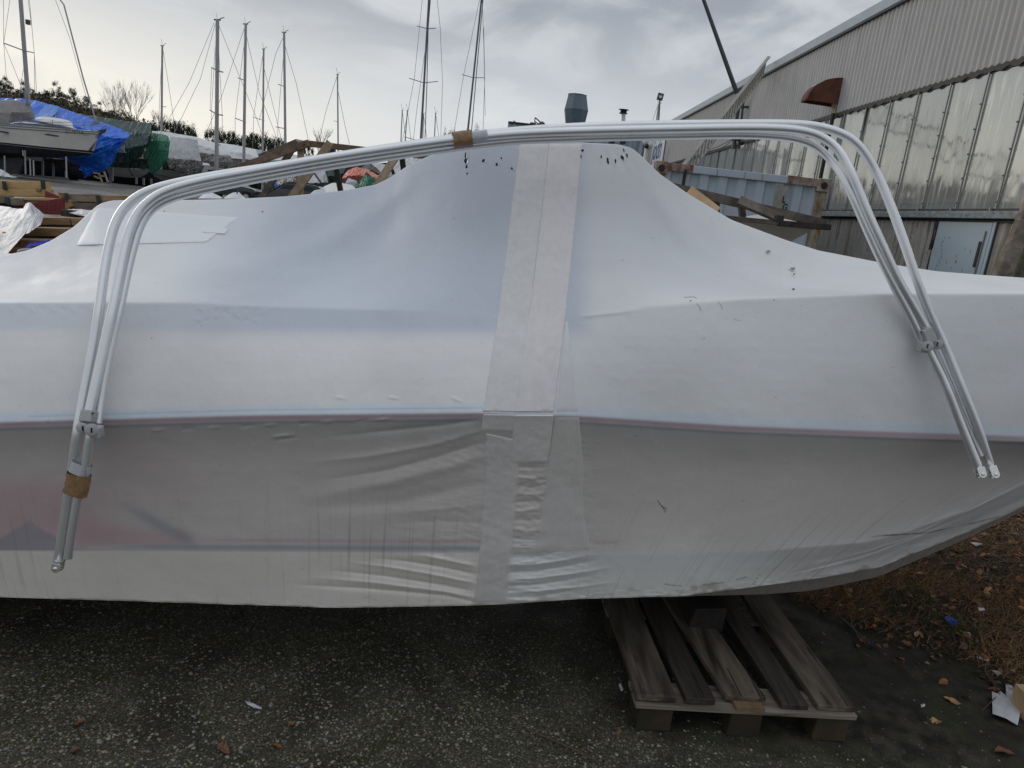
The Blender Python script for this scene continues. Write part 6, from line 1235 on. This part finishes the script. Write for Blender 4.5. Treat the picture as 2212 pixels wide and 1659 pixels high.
# heaps in front of the teal car
T('white_heap', [[(630, 1010, 30), (720, 955, 30), (800, 958, 30), (910, 1010, 30)], [(600, 1040, 29), (720, 1040, 29), (930, 1040, 29)]], M_tw, 'low lumpy white heap in front of the rear wheel of the teal car', n=20, k=6, wr=.06, w=W2, cat='heap')
T('white_bag_heap', [[(960, 1015, 28), (1050, 960, 28), (1140, 945, 28), (1220, 1020, 28)], [(940, 1040, 27.5), (1080, 1040, 27.5), (1240, 1040, 27.5)]], M_tw, 'white printed bag heaped in front of the teal car doors', n=20, k=6, wr=.04, w=W2, cat='bag')
put('blue_print', MB().poly([P(*W2(1112, 950), 27.6), P(*W2(1135, 950), 27.6), P(*W2(1122, 985), 27.55)], (0, -.02, 0)), M_ink, label='small dark blue triangular print on the white bag by the car', cat='print')

# ================================================================ covered things seen through the timber frame
T('grey_tarpaulin', [[(1470, 800, 40), (1640, 780, 40), (1760, 740, 40), (1900, 730, 40)], [(1445, 830, 39), (1640, 860, 38.8), (1780, 820, 38.6), (1900, 820, 39)], [(1520, 940, 39.2), (1640, 960, 39), (1780, 985, 38.8), (1890, 850, 39)]], M_tsil, 'crumpled grey tarpaulin bundle between the dark brace and the light post', n=30, k=8, wr=.3, ws=2, w=W2, seed=31)
T('blue_flap', [[(1600, 820, 38.4), (1640, 835, 38.4)], [(1650, 940, 38.3), (1715, 915, 38.3)]], M_tblue, 'small blue flap hanging from the crumpled grey bundle', n=6, k=4, wr=.03, w=W2)
T('white_tarpaulin', [[(340, 650, 38), (500, 630, 38), (650, 610, 38), (690, 700, 38)], [(400, 800, 37.5), (560, 800, 37.5), (700, 790, 37.5)]], M_tw, 'white tarpaulin slope right of the light diagonal plank', n=24, k=8, wr=.12, w=W3, seed=33, back=2)
put('dark_rope', MB().tube([P(*W3(495, 650), 37), P(*W3(600, 800), 36.8)], .05, 5), M_dk, label='dark strap crossing the white tarpaulin slope', cat='strap')
T('dark_green_boat', [[(640, 600, 37), (800, 590, 37), (960, 570, 37)], [(680, 700, 36.6), (820, 690, 36.6), (920, 660, 36.6)], [(720, 790, 36.8), (840, 790, 36.8), (900, 780, 36.8)]], M_tdg, 'dark green covered boat behind the right-hand dark post', n=20, k=6, wr=.1, w=W3, seed=34, back=2, cat='boat')
T('red_tarpaulin', [[(925, 690, 36), (1000, 610, 36), (1100, 565, 36), (1290, 610, 36), (1400, 670, 36), (1490, 720, 36)], [(905, 740, 35), (1010, 690, 34.8), (1180, 690, 34.8), (1350, 720, 34.9), (1470, 745, 35)], [(905, 800, 35.2), (1000, 760, 35), (1180, 760, 35), (1360, 790, 35), (1450, 780, 35.2)]], M_tor, 'orange red arched tarpaulin behind the pointed green sheet', n=44, k=10, wr=.16, w=W3, seed=35, back=2)
T('olive_tarpaulin', [[(1190, 570, 38), (1260, 530, 38), (1320, 515, 38), (1420, 590, 38), (1445, 660, 38)], [(1220, 600, 37.5), (1330, 610, 37.5), (1440, 670, 37.5)]], M_tol, 'olive brown tarpaulin hump above the orange red one', n=24, k=6, wr=.08, w=W3, seed=36, back=2)
T('pointed_green_sheet', [[(1258, 645, 30), (1262, 646, 30), (1266, 648, 30)], [(1170, 760, 29.6), (1265, 770, 29.2), (1350, 720, 29.7)], [(1085, 850, 29.6), (1250, 870, 29.0), (1435, 765, 29.7)], [(1085, 950, 29.7), (1250, 960, 29.2), (1440, 900, 29.7)]], M_tg, 'pointed green tent-like sheet in front of the orange red tarpaulin', n=30, k=8, wr=.10, ws=2, w=W3, seed=37)
T('small_white_tent', [[(995, 725, 31), (1000, 727, 31)], [(950, 800, 30.8), (1120, 770, 30.8)], [(930, 900, 30.8), (1140, 860, 30.8)]], mat('pale sheet', (.52, .55, .62), .5), 'small pale peaked sheet left of the pointed green one', n=12, k=6, wr=.03, w=W3, cat='sheet')
T('white_tarpaulin', [[(1330, 510, 42), (1450, 505, 42), (1550, 540, 42)], [(1400, 620, 41.5), (1500, 680, 41.5), (1560, 690, 41.5)]], M_tw, 'white tarpaulin left of the second light plank, above the olive hump', n=16, k=6, wr=.1, w=W3, seed=38, back=2)
T('white_tarpaulin', [[(1700, 430, 40), (1900, 440, 40), (2100, 440, 40), (2250, 400, 40)], [(1500, 640, 39), (1800, 700, 39), (2100, 700, 39), (2250, 700, 39)], [(1500, 900, 39), (1800, 900, 39), (2250, 900, 39)]], M_tw, 'white tarpaulin right of the second light plank beside the boat cover slope', n=30, k=8, wr=.14, w=W3, seed=39, back=2)
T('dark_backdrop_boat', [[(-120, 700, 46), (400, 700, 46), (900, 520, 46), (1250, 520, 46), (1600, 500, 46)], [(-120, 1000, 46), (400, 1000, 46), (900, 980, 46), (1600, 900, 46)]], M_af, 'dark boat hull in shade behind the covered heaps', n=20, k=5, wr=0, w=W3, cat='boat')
T('green_cover', [[(1480, 560, 60), (1600, 530, 60), (1740, 530, 60)], [(1480, 600, 59.6), (1600, 590, 59.6), (1740, 570, 59.6)]], M_tg, 'narrow green cover glimpsed under the brown timber ridge', n=12, k=4, wr=.05, w=W2)
T('white_cover', [[(1600, 500, 62), (1720, 460, 62), (1830, 450, 62), (1950, 470, 62), (2100, 470, 62), (2200, 490, 62)], [(1550, 560, 61), (1720, 560, 61), (1950, 560, 61), (2200, 560, 61)]], M_tw, 'white cover glimpsed through the brown timber frame above the tubes', n=24, k=6, wr=.06, w=W2, back=2)

# ================================================================ timber frame behind the boat
FY = 9.2
cf = thing('timber_cradle', 'brown timber A-frame cradle with light diagonal planks standing behind the wrapped boat', 'timber cradle', (P(650, 430, FY)[0], FY, 0))
def fb(name, a, b_, Ya, Yb, wpx, m, up=(0, 1, 0), d=.05, label=None): return put(name, MB().beam(P(*a, Ya), P(*b_, Yb), d, wpx * Ya / F, up=np.cross(P(*b_, Yb) - P(*a, Ya), (0, 1, 0)), jit=.002), m, cf, bevel=.004, label=label)
fb('rafter', (474, 378), (668, 309), FY, FY, 14, M_brn); fb('rafter', (560, 338), (643, 305), FY + .9, FY + .9, 9, M_old); fb('ridge_piece', (643, 304), (664, 308), FY + .9, FY, 5, M_brn)
fb('ridge_beam', (664, 310), (935, 340), FY + .05, FY + .6, 12, M_brn)
fb('post', (650, 318), (648, 440), FY + .06, FY + .06, 12.5, M_mid); fb('brace', (714, 308), (629, 428), FY - .08, FY - .1, 16, M_mid, label='light splintered diagonal plank'); fb('brace', (630, 324), (560, 436), FY + .12, FY + .12, 12, M_old, label='dark weathered brace')
fb('post', (718, 322), (741, 440), FY + .5, FY + .5, 11, M_blk, label='black post'); fb('brace', (854, 340), (812, 404), FY + .2, FY + .1, 15, M_mid, label='light splintered plank at the right'); fb('post', (868, 340), (876, 400), FY + .6, FY + .6, 11, M_blk, label='black post at the right')
fb('stub', (847, 366), (850, 376), FY + .7, FY + .7, 6, M_blk); fb('ground_beam', (378, 433), (562, 434), FY - .4, FY - .4, 8, M_old)
for x, y in ((656, 312), (700, 318), (640, 322)): put('bolt', MB().ball(P(x, y, FY - .04), .011, 6, 4), M_dk, cf)
# cradle hidden behind the cover but mirrored in the windows
cr2 = thing('timber_cradle', 'timber cradle seen reflected in the warehouse windows', 'timber cradle', (2.1, 16, 0))
cr2['label'] = 'timber cradle of crossed beams standing behind the boat peak, mirrored in the windows'
def cb(a, b_, w=.22): put('cradle_beam', MB().beam(a, b_, w, w), M_old, cr2)
for xx in (.35, 1.5):
    cb((xx, 14.9, 2.86), (xx, 22.2, 2.86), .27); cb((xx, 19.6, 3.52), (xx, 22.0, 2.95), .15); cb((xx, 19.6, 3.52), (xx, 17.5, 3.05), .17); cb((xx, 16.8, 3.05), (xx, 15.3, 3.36), .15); cb((xx, 15.2, 2.8), (xx, 15.2, 3.42), .2); cb((xx, 19.5, 2.9), (xx, 19.5, 3.5), .1)
    for yy in (15.2, 18.5, 21.9): cb((xx, yy, .2), (xx, yy, 2.75), .14)
for yy in (15.2, 17.0, 21.9): cb((.3, yy, 2.92), (1.6, yy, 2.92), .16)
put('bearer_block', MB().box((.35, 17.1, 3.14), (.4, .8, .36)), M_old, cr2)

# ================================================================ timber stacks at the left
W5 = lambda x, y: (x * .125, 380.2 + y * .125)
M_pine2 = wood('yellow sawn timber', (.62, .42, .19), (.46, .30, .13), stretch=(2, 6, 9), nscale=3); M_tan = wood('tan stacked timber', (.42, .27, .14), (.28, .17, .085), stretch=(2, 6, 9), nscale=3); M_gry = wood('greyed timber', (.27, .22, .16), (.16, .125, .09), stretch=(2, 6, 9), nscale=3)
M_red = mat('red oxide steel', (.20, .022, .018), .6, noise=(9, 6), c2=(.14, .018, .018)); M_strap = mat('dark green strap', (.012, .055, .045), .5)
def stack(name, label, loc): return thing(name, label, 'timber stack', loc)
def sb(par, x0, y0, x1, y1, Y, hpx, m, name='beam', d=.16, Yb=None):
    a, b_ = P(*W5(x0, y0), Y), P(*W5(x1, y1), Yb or Y); h = hpx * .125 * Y / F
    return put(name, MB().beam(a + [0, d / 2, 0], b_ + [0, d / 2, 0], d, h, jit=.0025), m, par, bevel=.004)
sA = stack('timber_stack', 'bright yellow timber stack with green straps at the far left, below the yacht', (P(40, 430, 7.6)[0], 7.6, 0))
sb(sA, -400, 130, 712, 162, 7.6, 125, M_pine2); sb(sA, -400, 268, 770, 296, 7.6, 120, M_pine2); sb(sA, -300, 205, 640, 228, 7.64, 30, M_gry, 'spacer'); sb(sA, 612, 235, 700, 240, 7.58, 36, M_gry, 'end_block', .1)
for x, y in ((70, 165), (742, 155)):
    s_ = sb(sA, x - 36, y, x + 36, y, 7.57, 148, M_strap, 'strap', .012)
    for k in range(6): put('strap_rib', MB().beam(P(*W5(x - 34, y - 60 + k * 24), 7.56), P(*W5(x + 34, y - 58 + k * 24), 7.56), .006, .006), M_dk, s_)
sB = stack('timber_stack', 'yellow and grey timber pieces lying in front of the bright stack, beside the red plate', (P(30, 440, 7.0)[0], 7.0, 0))
sb(sB, -400, 405, 60, 412, 7.0, 120, M_gry); sb(sB, 160, 440, 275, 444, 7.0, 120, M_gry); sb(sB, -100, 390, 930, 405, 7.12, 45, M_pine2); sb(sB, 120, 430, 700, 436, 7.15, 80, M_pine2); s_ = sb(sB, 86, 425, 156, 430, 6.98, 130, M_strap, 'strap', .012)
sb(sB, -400, 500, 330, 520, 7.1, 70, M_pald); 
rp_ = thing('red_steel_beam', 'dark red painted steel plate girder between the timber stacks', 'steel beam', (P(110, 450, 6.9)[0], 6.9, 0))
put('plate', MB().poly([P(*W5(x, y), 6.9) for x, y in ((330, 500), (560, 470), (930, 402), (1090, 385), (1096, 678), (770, 660))], (0, .03, 0)), M_red, rp_); put('plate', MB().poly([P(*W5(x, y), 7.3) for x, y in ((775, 250), (1010, 350), (1010, 400), (775, 390))], (0, .03, 0)), M_red, rp_)
for i in range(16): put('bolt_hole', MB().ball(P(*W5(640 + (i % 6) * 78, 500 + (i // 6) * 60 + (i % 2) * 20), 6.895), .006, 6, 4), M_dk, rp_)
sC = stack('timber_stack', 'greyed timber stack with two green straps behind the left end of the wrapped boat', (P(185, 450, 7.2)[0], 7.2, 0))
sb(sC, 1060, 370, 1690, 385, 7.2, 118, M_gry); sb(sC, 1720, 385, 2330, 400, 7.2, 105, M_tan); sb(sC, 1120, 515, 2330, 540, 7.2, 118, M_gry); sb(sC, 1190, 450, 1650, 445, 7.22, 16, M_pine2, 'spacer'); sb(sC, 1005, 335, 1060, 338, 7.15, 95, M_tan, 'end_block', .1); sb(sC, 1110, 440, 1180, 560, 7.16, 150, M_tan, 'end_block', .05)
for x, y in ((1148, 373), (1702, 412)):
    s_ = sb(sC, x - 33, y, x + 28, y, 7.17, 150, M_strap, 'strap', .012)
    for k in range(6): put('strap_rib', MB().beam(P(*W5(x - 30, y - 60 + k * 25), 7.155), P(*W5(x + 26, y - 58 + k * 25), 7.155), .006, .006), M_dk, s_)
put('dark_timber', MB().beam(P(*W5(1100, 640), 6.7), P(*W5(1400, 660), 6.7), .12, 108 * .125 * 6.7 / F, jit=.003), M_pald, label='short dark wet timber right of the red plate', cat='timber', bevel=.005)
sD = stack('timber_stack', 'tan timber stack of long stepped beams under the white sheet at the left', (P(120, 500, 6.0)[0], 6.0, 0))
for (y0, y1, Y, h, xs) in ((765, 790, 6.2, 120, ((-300, 1200), (1222, 2000))), (955, 985, 5.95, 150, ((-300, 1212), (1228, 2000))), (1170, 1205, 5.7, 140, ((-300, 328), (338, 1900)))):
    for (xa, xb) in xs: sb(sD, xa, y0 + (y1 - y0) * xa / 1500, xb, y0 + (y1 - y0) * xb / 1500, Y, h, M_tan)
    sb(sD, -300, y0 + 78, 2000, y1 + 100, Y + .03, 36, M_pald if Y < 6.2 else M_gry, 'spacer', .14)
sb(sD, -300, 1330, 1900, 1380, 5.5, 170, M_tan); sb(sD, -300, 1500, 1900, 1540, 5.4, 170, M_tan); sb(sD, -300, 1700, 1900, 1740, 5.3, 230, M_tan); sb(sD, 300, 1290, 420, 1300, 5.48, 60, M_pald, 'end_block', .1)
put('core', MB().box((P(60, 500, 6.6)[0] - .3, 6.75, .5), (3.6, 1.0, .98)), M_pald, sD)
T('white_plastic_sheet', [[(-400, 480, 6.5), (0, 512, 6.4), (150, 535, 6.3), (300, 572, 6.2), (400, 560, 6.1), (445, 470, 6.05), (500, 452, 6.0), (545, 470, 6.0), (605, 560, 6.0)], [(-400, 700, 6.0), (0, 720, 5.95), (300, 700, 5.85), (590, 680, 5.8)], [(-400, 980, 5.7), (0, 1000, 5.65), (250, 960, 5.6), (430, 1000, 5.55)], [(-400, 1400, 5.35), (-50, 1430, 5.3), (40, 1400, 5.25), (130, 1345, 5.2)]], M_tw, 'white plastic sheet with a small orange mark draped over the timber at the left edge', n=60, k=14, wr=.010, ws=.5, w=W5, seed=41, cat='plastic sheet')
T('grey_sheet_fold', [[(545, 470, 5.98), (620, 545, 5.95), (680, 590, 5.9), (765, 672, 5.85)], [(600, 640, 5.8), (640, 660, 5.78), (700, 700, 5.75), (735, 760, 5.72)], [(440, 1000, 5.52), (500, 985, 5.5), (600, 910, 5.55), (705, 840, 5.6)]], mat('grey side of sheet', (.42, .43, .46), .5, noise=(6, 5), c2=(.38, .39, .42)), 'grey folded side of the plastic sheet hanging over the tan timbers', n=24, k=8, wr=.008, ws=.6, w=W5, seed=42, cat='plastic sheet')
put('orange_mark', MB().poly([P(*W5(x, y), 5.57) for x, y in ((42, 962), (105, 960), (100, 990), (45, 992))], (0, -.004, 0)), mat('orange print', (.75, .35, .03), .6), label='small orange printed mark on the white plastic sheet', cat='print')
T('white_cover_strip', [[(1160, 570, 6.9), (1400, 572, 6.9), (1650, 600, 6.9)], [(1200, 640, 6.6), (1420, 600, 6.6), (1560, 700, 6.5)], [(1400, 690, 6.5), (1480, 700, 6.45), (1560, 745, 6.4)]], M_tw, 'narrow white plastic strip lying right of the short dark timber', n=20, k=6, wr=.02, w=W5, cat='plastic sheet')
T('blue_plastic_roll', [[(400, 1255, 5.35), (500, 1170, 5.35), (690, 1130, 5.35), (860, 1102, 5.35), (945, 1150, 5.35)], [(430, 1290, 5.28), (540, 1215, 5.28), (700, 1185, 5.26), (800, 1190, 5.28), (940, 1160, 5.3)]], mat('royal blue plastic', (.006, .02, .36), .8, spec=.1, bump=(12, .3, .01)), 'crumpled royal blue plastic band lying on the tan timber behind the boat', n=30, k=5, wr=.012, ws=1.2, w=W5, seed=44, cat='plastic sheet')
put('grey_round_lid', MB().ball(P(*W5(640, 1330), 5.2), .11, 16, 8, (1.3, .6, .28)), mat('dull grey lid', (.12, .13, .15), .6), label='dull grey rounded lid below the blue plastic band', cat='lid', smooth=True)

# ================================================================ right: dead grass verge, leaves, litter
edge_px = [(1690, 1282), (1760, 1318), (1850, 1352), (1935, 1392), (2010, 1412), (2090, 1440), (2150, 1490), (2240, 1512), (2330, 1560)]
E_ = [G(x, y) for x, y in edge_px]; ex_ = np.array([e[0] for e in E_]); ey_ = np.array([e[1] for e in E_])
def inside(x, y): return y > np.interp(x, ex_, ey_) if x > ex_[0] else False
# boundary as a polyline in plan; fan the verge sheet away to the back right
n = 60; bx = np.linspace(ex_[0], ex_[-1] + 3, n); by = np.interp(bx, ex_, ey_); rows_ = []
tt = np.linspace(0, 1, 30) ** 1.6
for t in tt:
    r_ = []
    for i, (x, y) in enumerate(zip(bx, by)):
        X2 = x + t * 0.4; Y2 = y + t * (9.5 - y * .2); X2 += (1 - sstep(0, .3, t)) * .12 * float(vnoise(np.array(x * 9), np.array(y * 2), 1.0, 77)); Y2 += (1 - sstep(0, .3, t)) * .22 * float(vnoise(np.array(x * 7 + 5), np.array(1.0), 1.0, 78)); z = -.004 + .038 * sstep(0, .16, t) + .025 * (vnoise(np.array(X2 + 9), np.array(Y2 + 9), 2.3, 3)) * sstep(0, .1, t) + float(ground_z(X2, Y2)); r_.append((X2, Y2, z))
    rows_.append(r_)
M_verge = mat('dead grass litter', (.060, .036, .018), .9, noise=(9, 8), c2=(.022, .024, .010), bump=(60, .8, .02))
vg = put('grass_verge', MB().grid(np.array(rows_)), M_verge, smooth=True, kind='structure')
def vz(x, y): return .03 + .025 * float(vnoise(np.array(x + 9), np.array(y + 9), 2.3, 3)) + float(ground_z(x, y))
NB = 70000; bl = np.zeros((NB, 5, 3)); bcq = np.zeros((NB, 5, 3)); k = 0; r = np.random.default_rng(5)
while k < NB:
    x = r.uniform(1.45, 5.2); y = r.uniform(2.1, 7.0)
    if r.random() > 1.3 / (1 + .3 * (y - 2)): continue
    ybnd = np.interp(x, ex_, ey_) if x > ex_[0] else 99
    if x > ex_[-1]: ybnd = ey_[-1]
    if y < ybnd + r.normal(0, .05): continue
    cl_ = vnoise(np.array(x + 2), np.array(y + 2), 2.6, 17); gr = cl_ > .10
    if vnoise(np.array(x + 3), np.array(y + 4), 3.7, 18) > .22 and r.random() < .7: continue
    a = r.normal(.5, .7) if not gr else r.uniform(0, 6.28); l = r.uniform(.025, .085) * (1.3 if not gr else .7); w_ = r.uniform(.0005, .0013) * (1 + .15 * y); up = r.uniform(.05, .5) if not gr else r.uniform(.4, 1.1)
    d = np.array([math.cos(a), math.sin(a), 0]); s_ = np.array([-d[1], d[0], 0]); b0_ = np.array([x, y, vz(x, y) - .004]); m_ = b0_ + d * l * .5 + [0, 0, l * up * .6]; e = b0_ + d * l + [0, 0, l * up * (.5 if not gr else 1.0)] + s_ * r.normal(0, .3) * l
    bl[k] = [b0_ - s_ * w_, b0_ + s_ * w_, m_ + s_ * w_, m_ - s_ * w_, e]
    c = np.array([.052, .068, .018]) * r.uniform(.6, 1.3) if gr and r.random() < .75 else np.array([.26, .145, .060]) * r.uniform(.2, 1.1); bcq[k] = c; k += 1
Q3 = []
ii = np.arange(NB) * 5; tri = np.concatenate([np.stack([ii, ii + 1, ii + 2], 1), np.stack([ii, ii + 2, ii + 3], 1), np.stack([ii + 3, ii + 2, ii + 4], 1)])
M_blade = mat('grass blades', (.2, .15, .07), .8, attr=True)
put('dead_grass', fast_mesh('dead_grass', bl.reshape(-1, 3), tri, bcq.reshape(-1, 3)), M_blade, label='matted straw coloured and green grass on the verge at the right', kind='stuff', cat='grass')
# crumbled leaf litter and soil crumbs along the verge edge
lv = []; lc = []
while len(lv) < 9000:
    x = r.uniform(1.3, 4.8); y = r.uniform(1.9, 5.8); yb_ = np.interp(x, ex_, ey_) if x > ex_[0] else 99
    if x > ex_[-1]: yb_ = ey_[-1]
    dd = y - yb_
    if dd < -.45 or (dd < 0 and r.random() > math.exp(dd * 7) * .5) : continue
    if dd > .1 and vnoise(np.array(x + 3), np.array(y + 4), 3.7, 18) < .0 and r.random() < .6: continue
    s = r.uniform(.004, .016) * (1 + .12 * y); z0 = (vz(x, y) if dd > .1 else .004) + r.uniform(0, .012); a = r.uniform(0, 6.28)
    q = np.array([[math.cos(a + t) * s * r.uniform(.6, 1.1), math.sin(a + t) * s * r.uniform(.5, 1.0), r.uniform(-.3, .5) * s] for t in (0, 1.57, 3.14, 4.71)]) + [x, y, z0]
    lv.append(q); lc.append(np.tile(np.array([[.16, .075, .03], [.09, .05, .028], [.035, .026, .018], [.22, .13, .06]][int(r.integers(4))]) * r.uniform(.5, 1.2), (4, 1)))
nl_ = len(lv); put('leaf_litter', fast_mesh('leaf_litter', np.vstack(lv), np.arange(nl_ * 4).reshape(-1, 4), np.vstack(lc)), M_blade, label='crumbled brown leaf litter and crumbs along the verge', kind='stuff', cat='leaf litter')
# leaves
def leaf_mesh(seed):
    r = np.random.default_rng(seed); n = 7; V = []; f = []
    for i in range(n):
        t = i / (n - 1); w_ = .5 * math.sin(math.pi * min(1, t * 1.05 + .02)) ** .8 * r.uniform(.8, 1.2); z = .18 * math.sin(t * 3 + seed) + r.normal(0, .03)
        V += [(t - .5, -w_ * .55, z + .18 * w_ * r.uniform(0, 1.5)), (t - .5, 0, z), (t - .5, w_ * .55, z + .18 * w_ * r.uniform(0, 1.5))]
    for i in range(n - 1): f += [(3 * i, 3 * i + 3, 3 * i + 4, 3 * i + 1), (3 * i + 1, 3 * i + 4, 3 * i + 5, 3 * i + 2)]
    V += [(-.5, -.01, V[1][2]), (-.5, .01, V[1][2]), (-.75, 0, V[1][2] + .1)]; f += [(21, 22, 23)]
    me = bpy.data.meshes.new('leaf'); me.from_pydata([tuple(map(float, v)) for v in V], [], f); return me
LM = [leaf_mesh(s) for s in range(6)]
lmats = [mat('orange leaf', (.34, .13, .04), .6, obj_random=.3, noise=(3, 4), c2=(.22, .09, .035)), mat('brown leaf', (.17, .075, .035), .6, obj_random=.3, noise=(3, 4), c2=(.10, .05, .03)), mat('tan leaf', (.38, .22, .10), .6, obj_random=.3), mat('dark leaf', (.05, .032, .022), .5, obj_random=.3)]
for me in LM: me.materials.append(lmats[0])
def leaf(x, y, z, s, mi, label, group, name='fallen_leaf'):
    o = bpy.data.objects.new(name, LM[int(r.integers(6))]); COL.objects.link(o); o.location = (x, y, z); o.rotation_euler = (r.normal(0, .35), r.normal(0, .35), r.uniform(0, 6.28)); o.scale = (s, s, s); o.material_slots[0].link = 'OBJECT'; o.material_slots[0].material = lmats[mi]
    return props(o, label, 'leaf', group)
k = 0
while k < 295:
    x = r.uniform(1.5, 4.6); y = r.uniform(2.1, 5.6)
    if not (inside(x, y + .02) or x > ex_[-1]): continue
    px_, py_ = proj((x, y, 0))
    if px_ > 2250 or py_ < 1090: continue
    dn = vnoise(np.array(x + 3), np.array(y + 4), 3.7, 18)
    if dn < .05 and r.random() < .55: continue
    mi = int(r.choice([0, 0, 1, 1, 2, 3])); zone = 'close under the bow' if py_ < 1230 else ('near the soil edge' if y < np.interp(x, ex_, ey_) + .5 else ('beside the blue scrap' if px_ < 2100 else 'near the right edge of the frame'))
    leaf(x, y, vz(x, y) + r.uniform(.003, .02), r.uniform(.028, .055), mi, ['orange', 'brown', 'tan', 'dark wet'][mi] + ' fallen leaf in the dead grass verge, ' + zone, 'leaves in the right verge'); k += 1
for (x, y, s, mi, lb_) in [(172, 1570, .05, 0, 'orange leaf lying alone on the aggregate at the bottom left'), (632, 1568, .035, 0, 'small orange red leaf on the aggregate below the mid left hull'), (482, 1622, .055, 1, 'dark red leaf with a long stem near the bottom edge'), (600, 1614, .035, 0, 'small faded orange leaf right of the stemmed dark red one'), (932, 1478, .06, 3, 'black curled leaf on the ground below the middle of the boat'), (1945, 1414 + 10, .045, 0, 'orange leaf on the dark soil right of the pallet'), (2037, 1477, .045, 0, 'bright orange leaf on dark soil above the longer curled one'), (2055, 1515, .06, 2, 'tan curled leaf on dark soil, lower of the pair right of the pallet'), (2090, 1512, .045, 1, 'brown leaf beside the tan curled one'), (2018, 1560, .05, 2, 'tan leaf on the dark soil at the lower right'), (2170, 1630, .07, 1, 'large brown leaf near the bottom right corner'), (2300 - 100, 1465, .05, 0, 'orange leaf just above the torn white paper'), (2145, 1490, .05, 0, 'orange leaf touching the corner of the torn white paper'), (1862, 1387, .05, 0, 'orange leaf with raised edge on dark soil nearest the pallet corner'), (160, 1625, .04, 1, 'faint reddish leaf at the bottom left edge of the aggregate'), (1335, 1625 - 40, .035, 1, 'small brown leaf left of the front pallet block')]:
    p = G(x, y); leaf(p[0], p[1], .008, s, mi, lb_, None)
M_lit = mat('white paper scrap', (.62, .64, .66), .6, noise=(20, 5), c2=(.45, .46, .47)); M_litb = mat('blue plastic scrap', (.02, .09, .5), .4)
def scrap(pts, m, label, name='litter', z=.012):
    P_ = [G(x, y, z) + [0, 0, random.uniform(0, .012)] for x, y in pts]; c = sum(P_) / len(P_) + np.array([0, 0, .008]); n_ = len(P_)
    return put(name, MB().add(P_ + [c], [(i, (i + 1) % n_, n_) for i in range(n_)]), m, label=label, cat='litter', solid=.0015)
scrap([(2142, 1497), (2148, 1505), (2160, 1497), (2172, 1503), (2172, 1478), (2185, 1483), (2208, 1497), (2205, 1530), (2198, 1567), (2172, 1556), (2143, 1545)], M_lit, 'torn white printed paper lying on dark soil at the right edge', 'torn_paper')
scrap([(2040, 1335), (2050, 1333), (2067, 1346), (2062, 1352), (2044, 1345)], M_litb, 'small blue plastic scrap in the dead grass', z=.05)
for pts, lb_, z in [([(2112, 1316), (2125, 1317), (2127, 1321), (2115, 1321)], 'white scrap in the grass above the blue one', .05), ([(2076, 1369), (2095, 1370), (2096, 1375), (2078, 1374)], 'white scrap just below the blue one', .03), ([(2140, 1452), (2165, 1453), (2156, 1462)], 'white triangular scrap above the torn paper', .01), ([(2110, 1420), (2135, 1427), (2133, 1430), (2108, 1424)], 'thin white sliver on the soil edge', .01), ([(1988, 1524), (1997, 1525), (1997, 1530), (1990, 1529)], 'tiny white scrap on dark soil right of the pallet', .005), ([(530, 1516), (540, 1521), (553, 1527), (566, 1529), (565, 1533), (548, 1531), (534, 1524)], 'thin bent white plastic strip on the aggregate', .006), ([(1336, 1480), (1341, 1478), (1346, 1496), (1341, 1497)], 'white sliver left of the pallet corner', .006), ([(1620, 1395), (1643, 1397), (1652, 1410), (1628, 1411)], 'small grey card lying under the gap of the pallet boards', .002), ([(2095, 1173), (2110, 1172), (2122, 1178), (2108, 1180)], 'white scrap in the leaves below the bow', .05)]:
    scrap(pts, M_lit, lb_, z=z)
for i, pts in enumerate([[(1140, 1575), (1250, 1625), (1300, 1658)], [(1838, 1345), (1850, 1370), (1858, 1388)], [(1320, 1518), (1300, 1545), (1290, 1560)], [(1820, 1335), (1880, 1395), (1925, 1420)], [(2130, 1455), (2160, 1500), (2120, 1540)]]):
    put('twig', MB().tube([G(x, y, .012) + [0, 0, .006 * j] for j, (x, y) in enumerate(pts)], [.0035, .003, .0015], 5), M_dk if i % 2 else mat('twig', (.08, .06, .04), .8), label=['thin twig lying at the bottom edge right of centre', 'dark stick on the soil right of the pallet', 'short twig left of the pallet block', 'long thin stick between pallet and verge', 'bent dark twig beside the torn paper'][i], cat='twig')
put('timber_offcut', MB().box(G(2235, 1520, .05), (.12, .09, .1), None, .002), M_new, label='pale timber offcut cut off by the right edge beside the torn paper', cat='timber', bevel=.004)
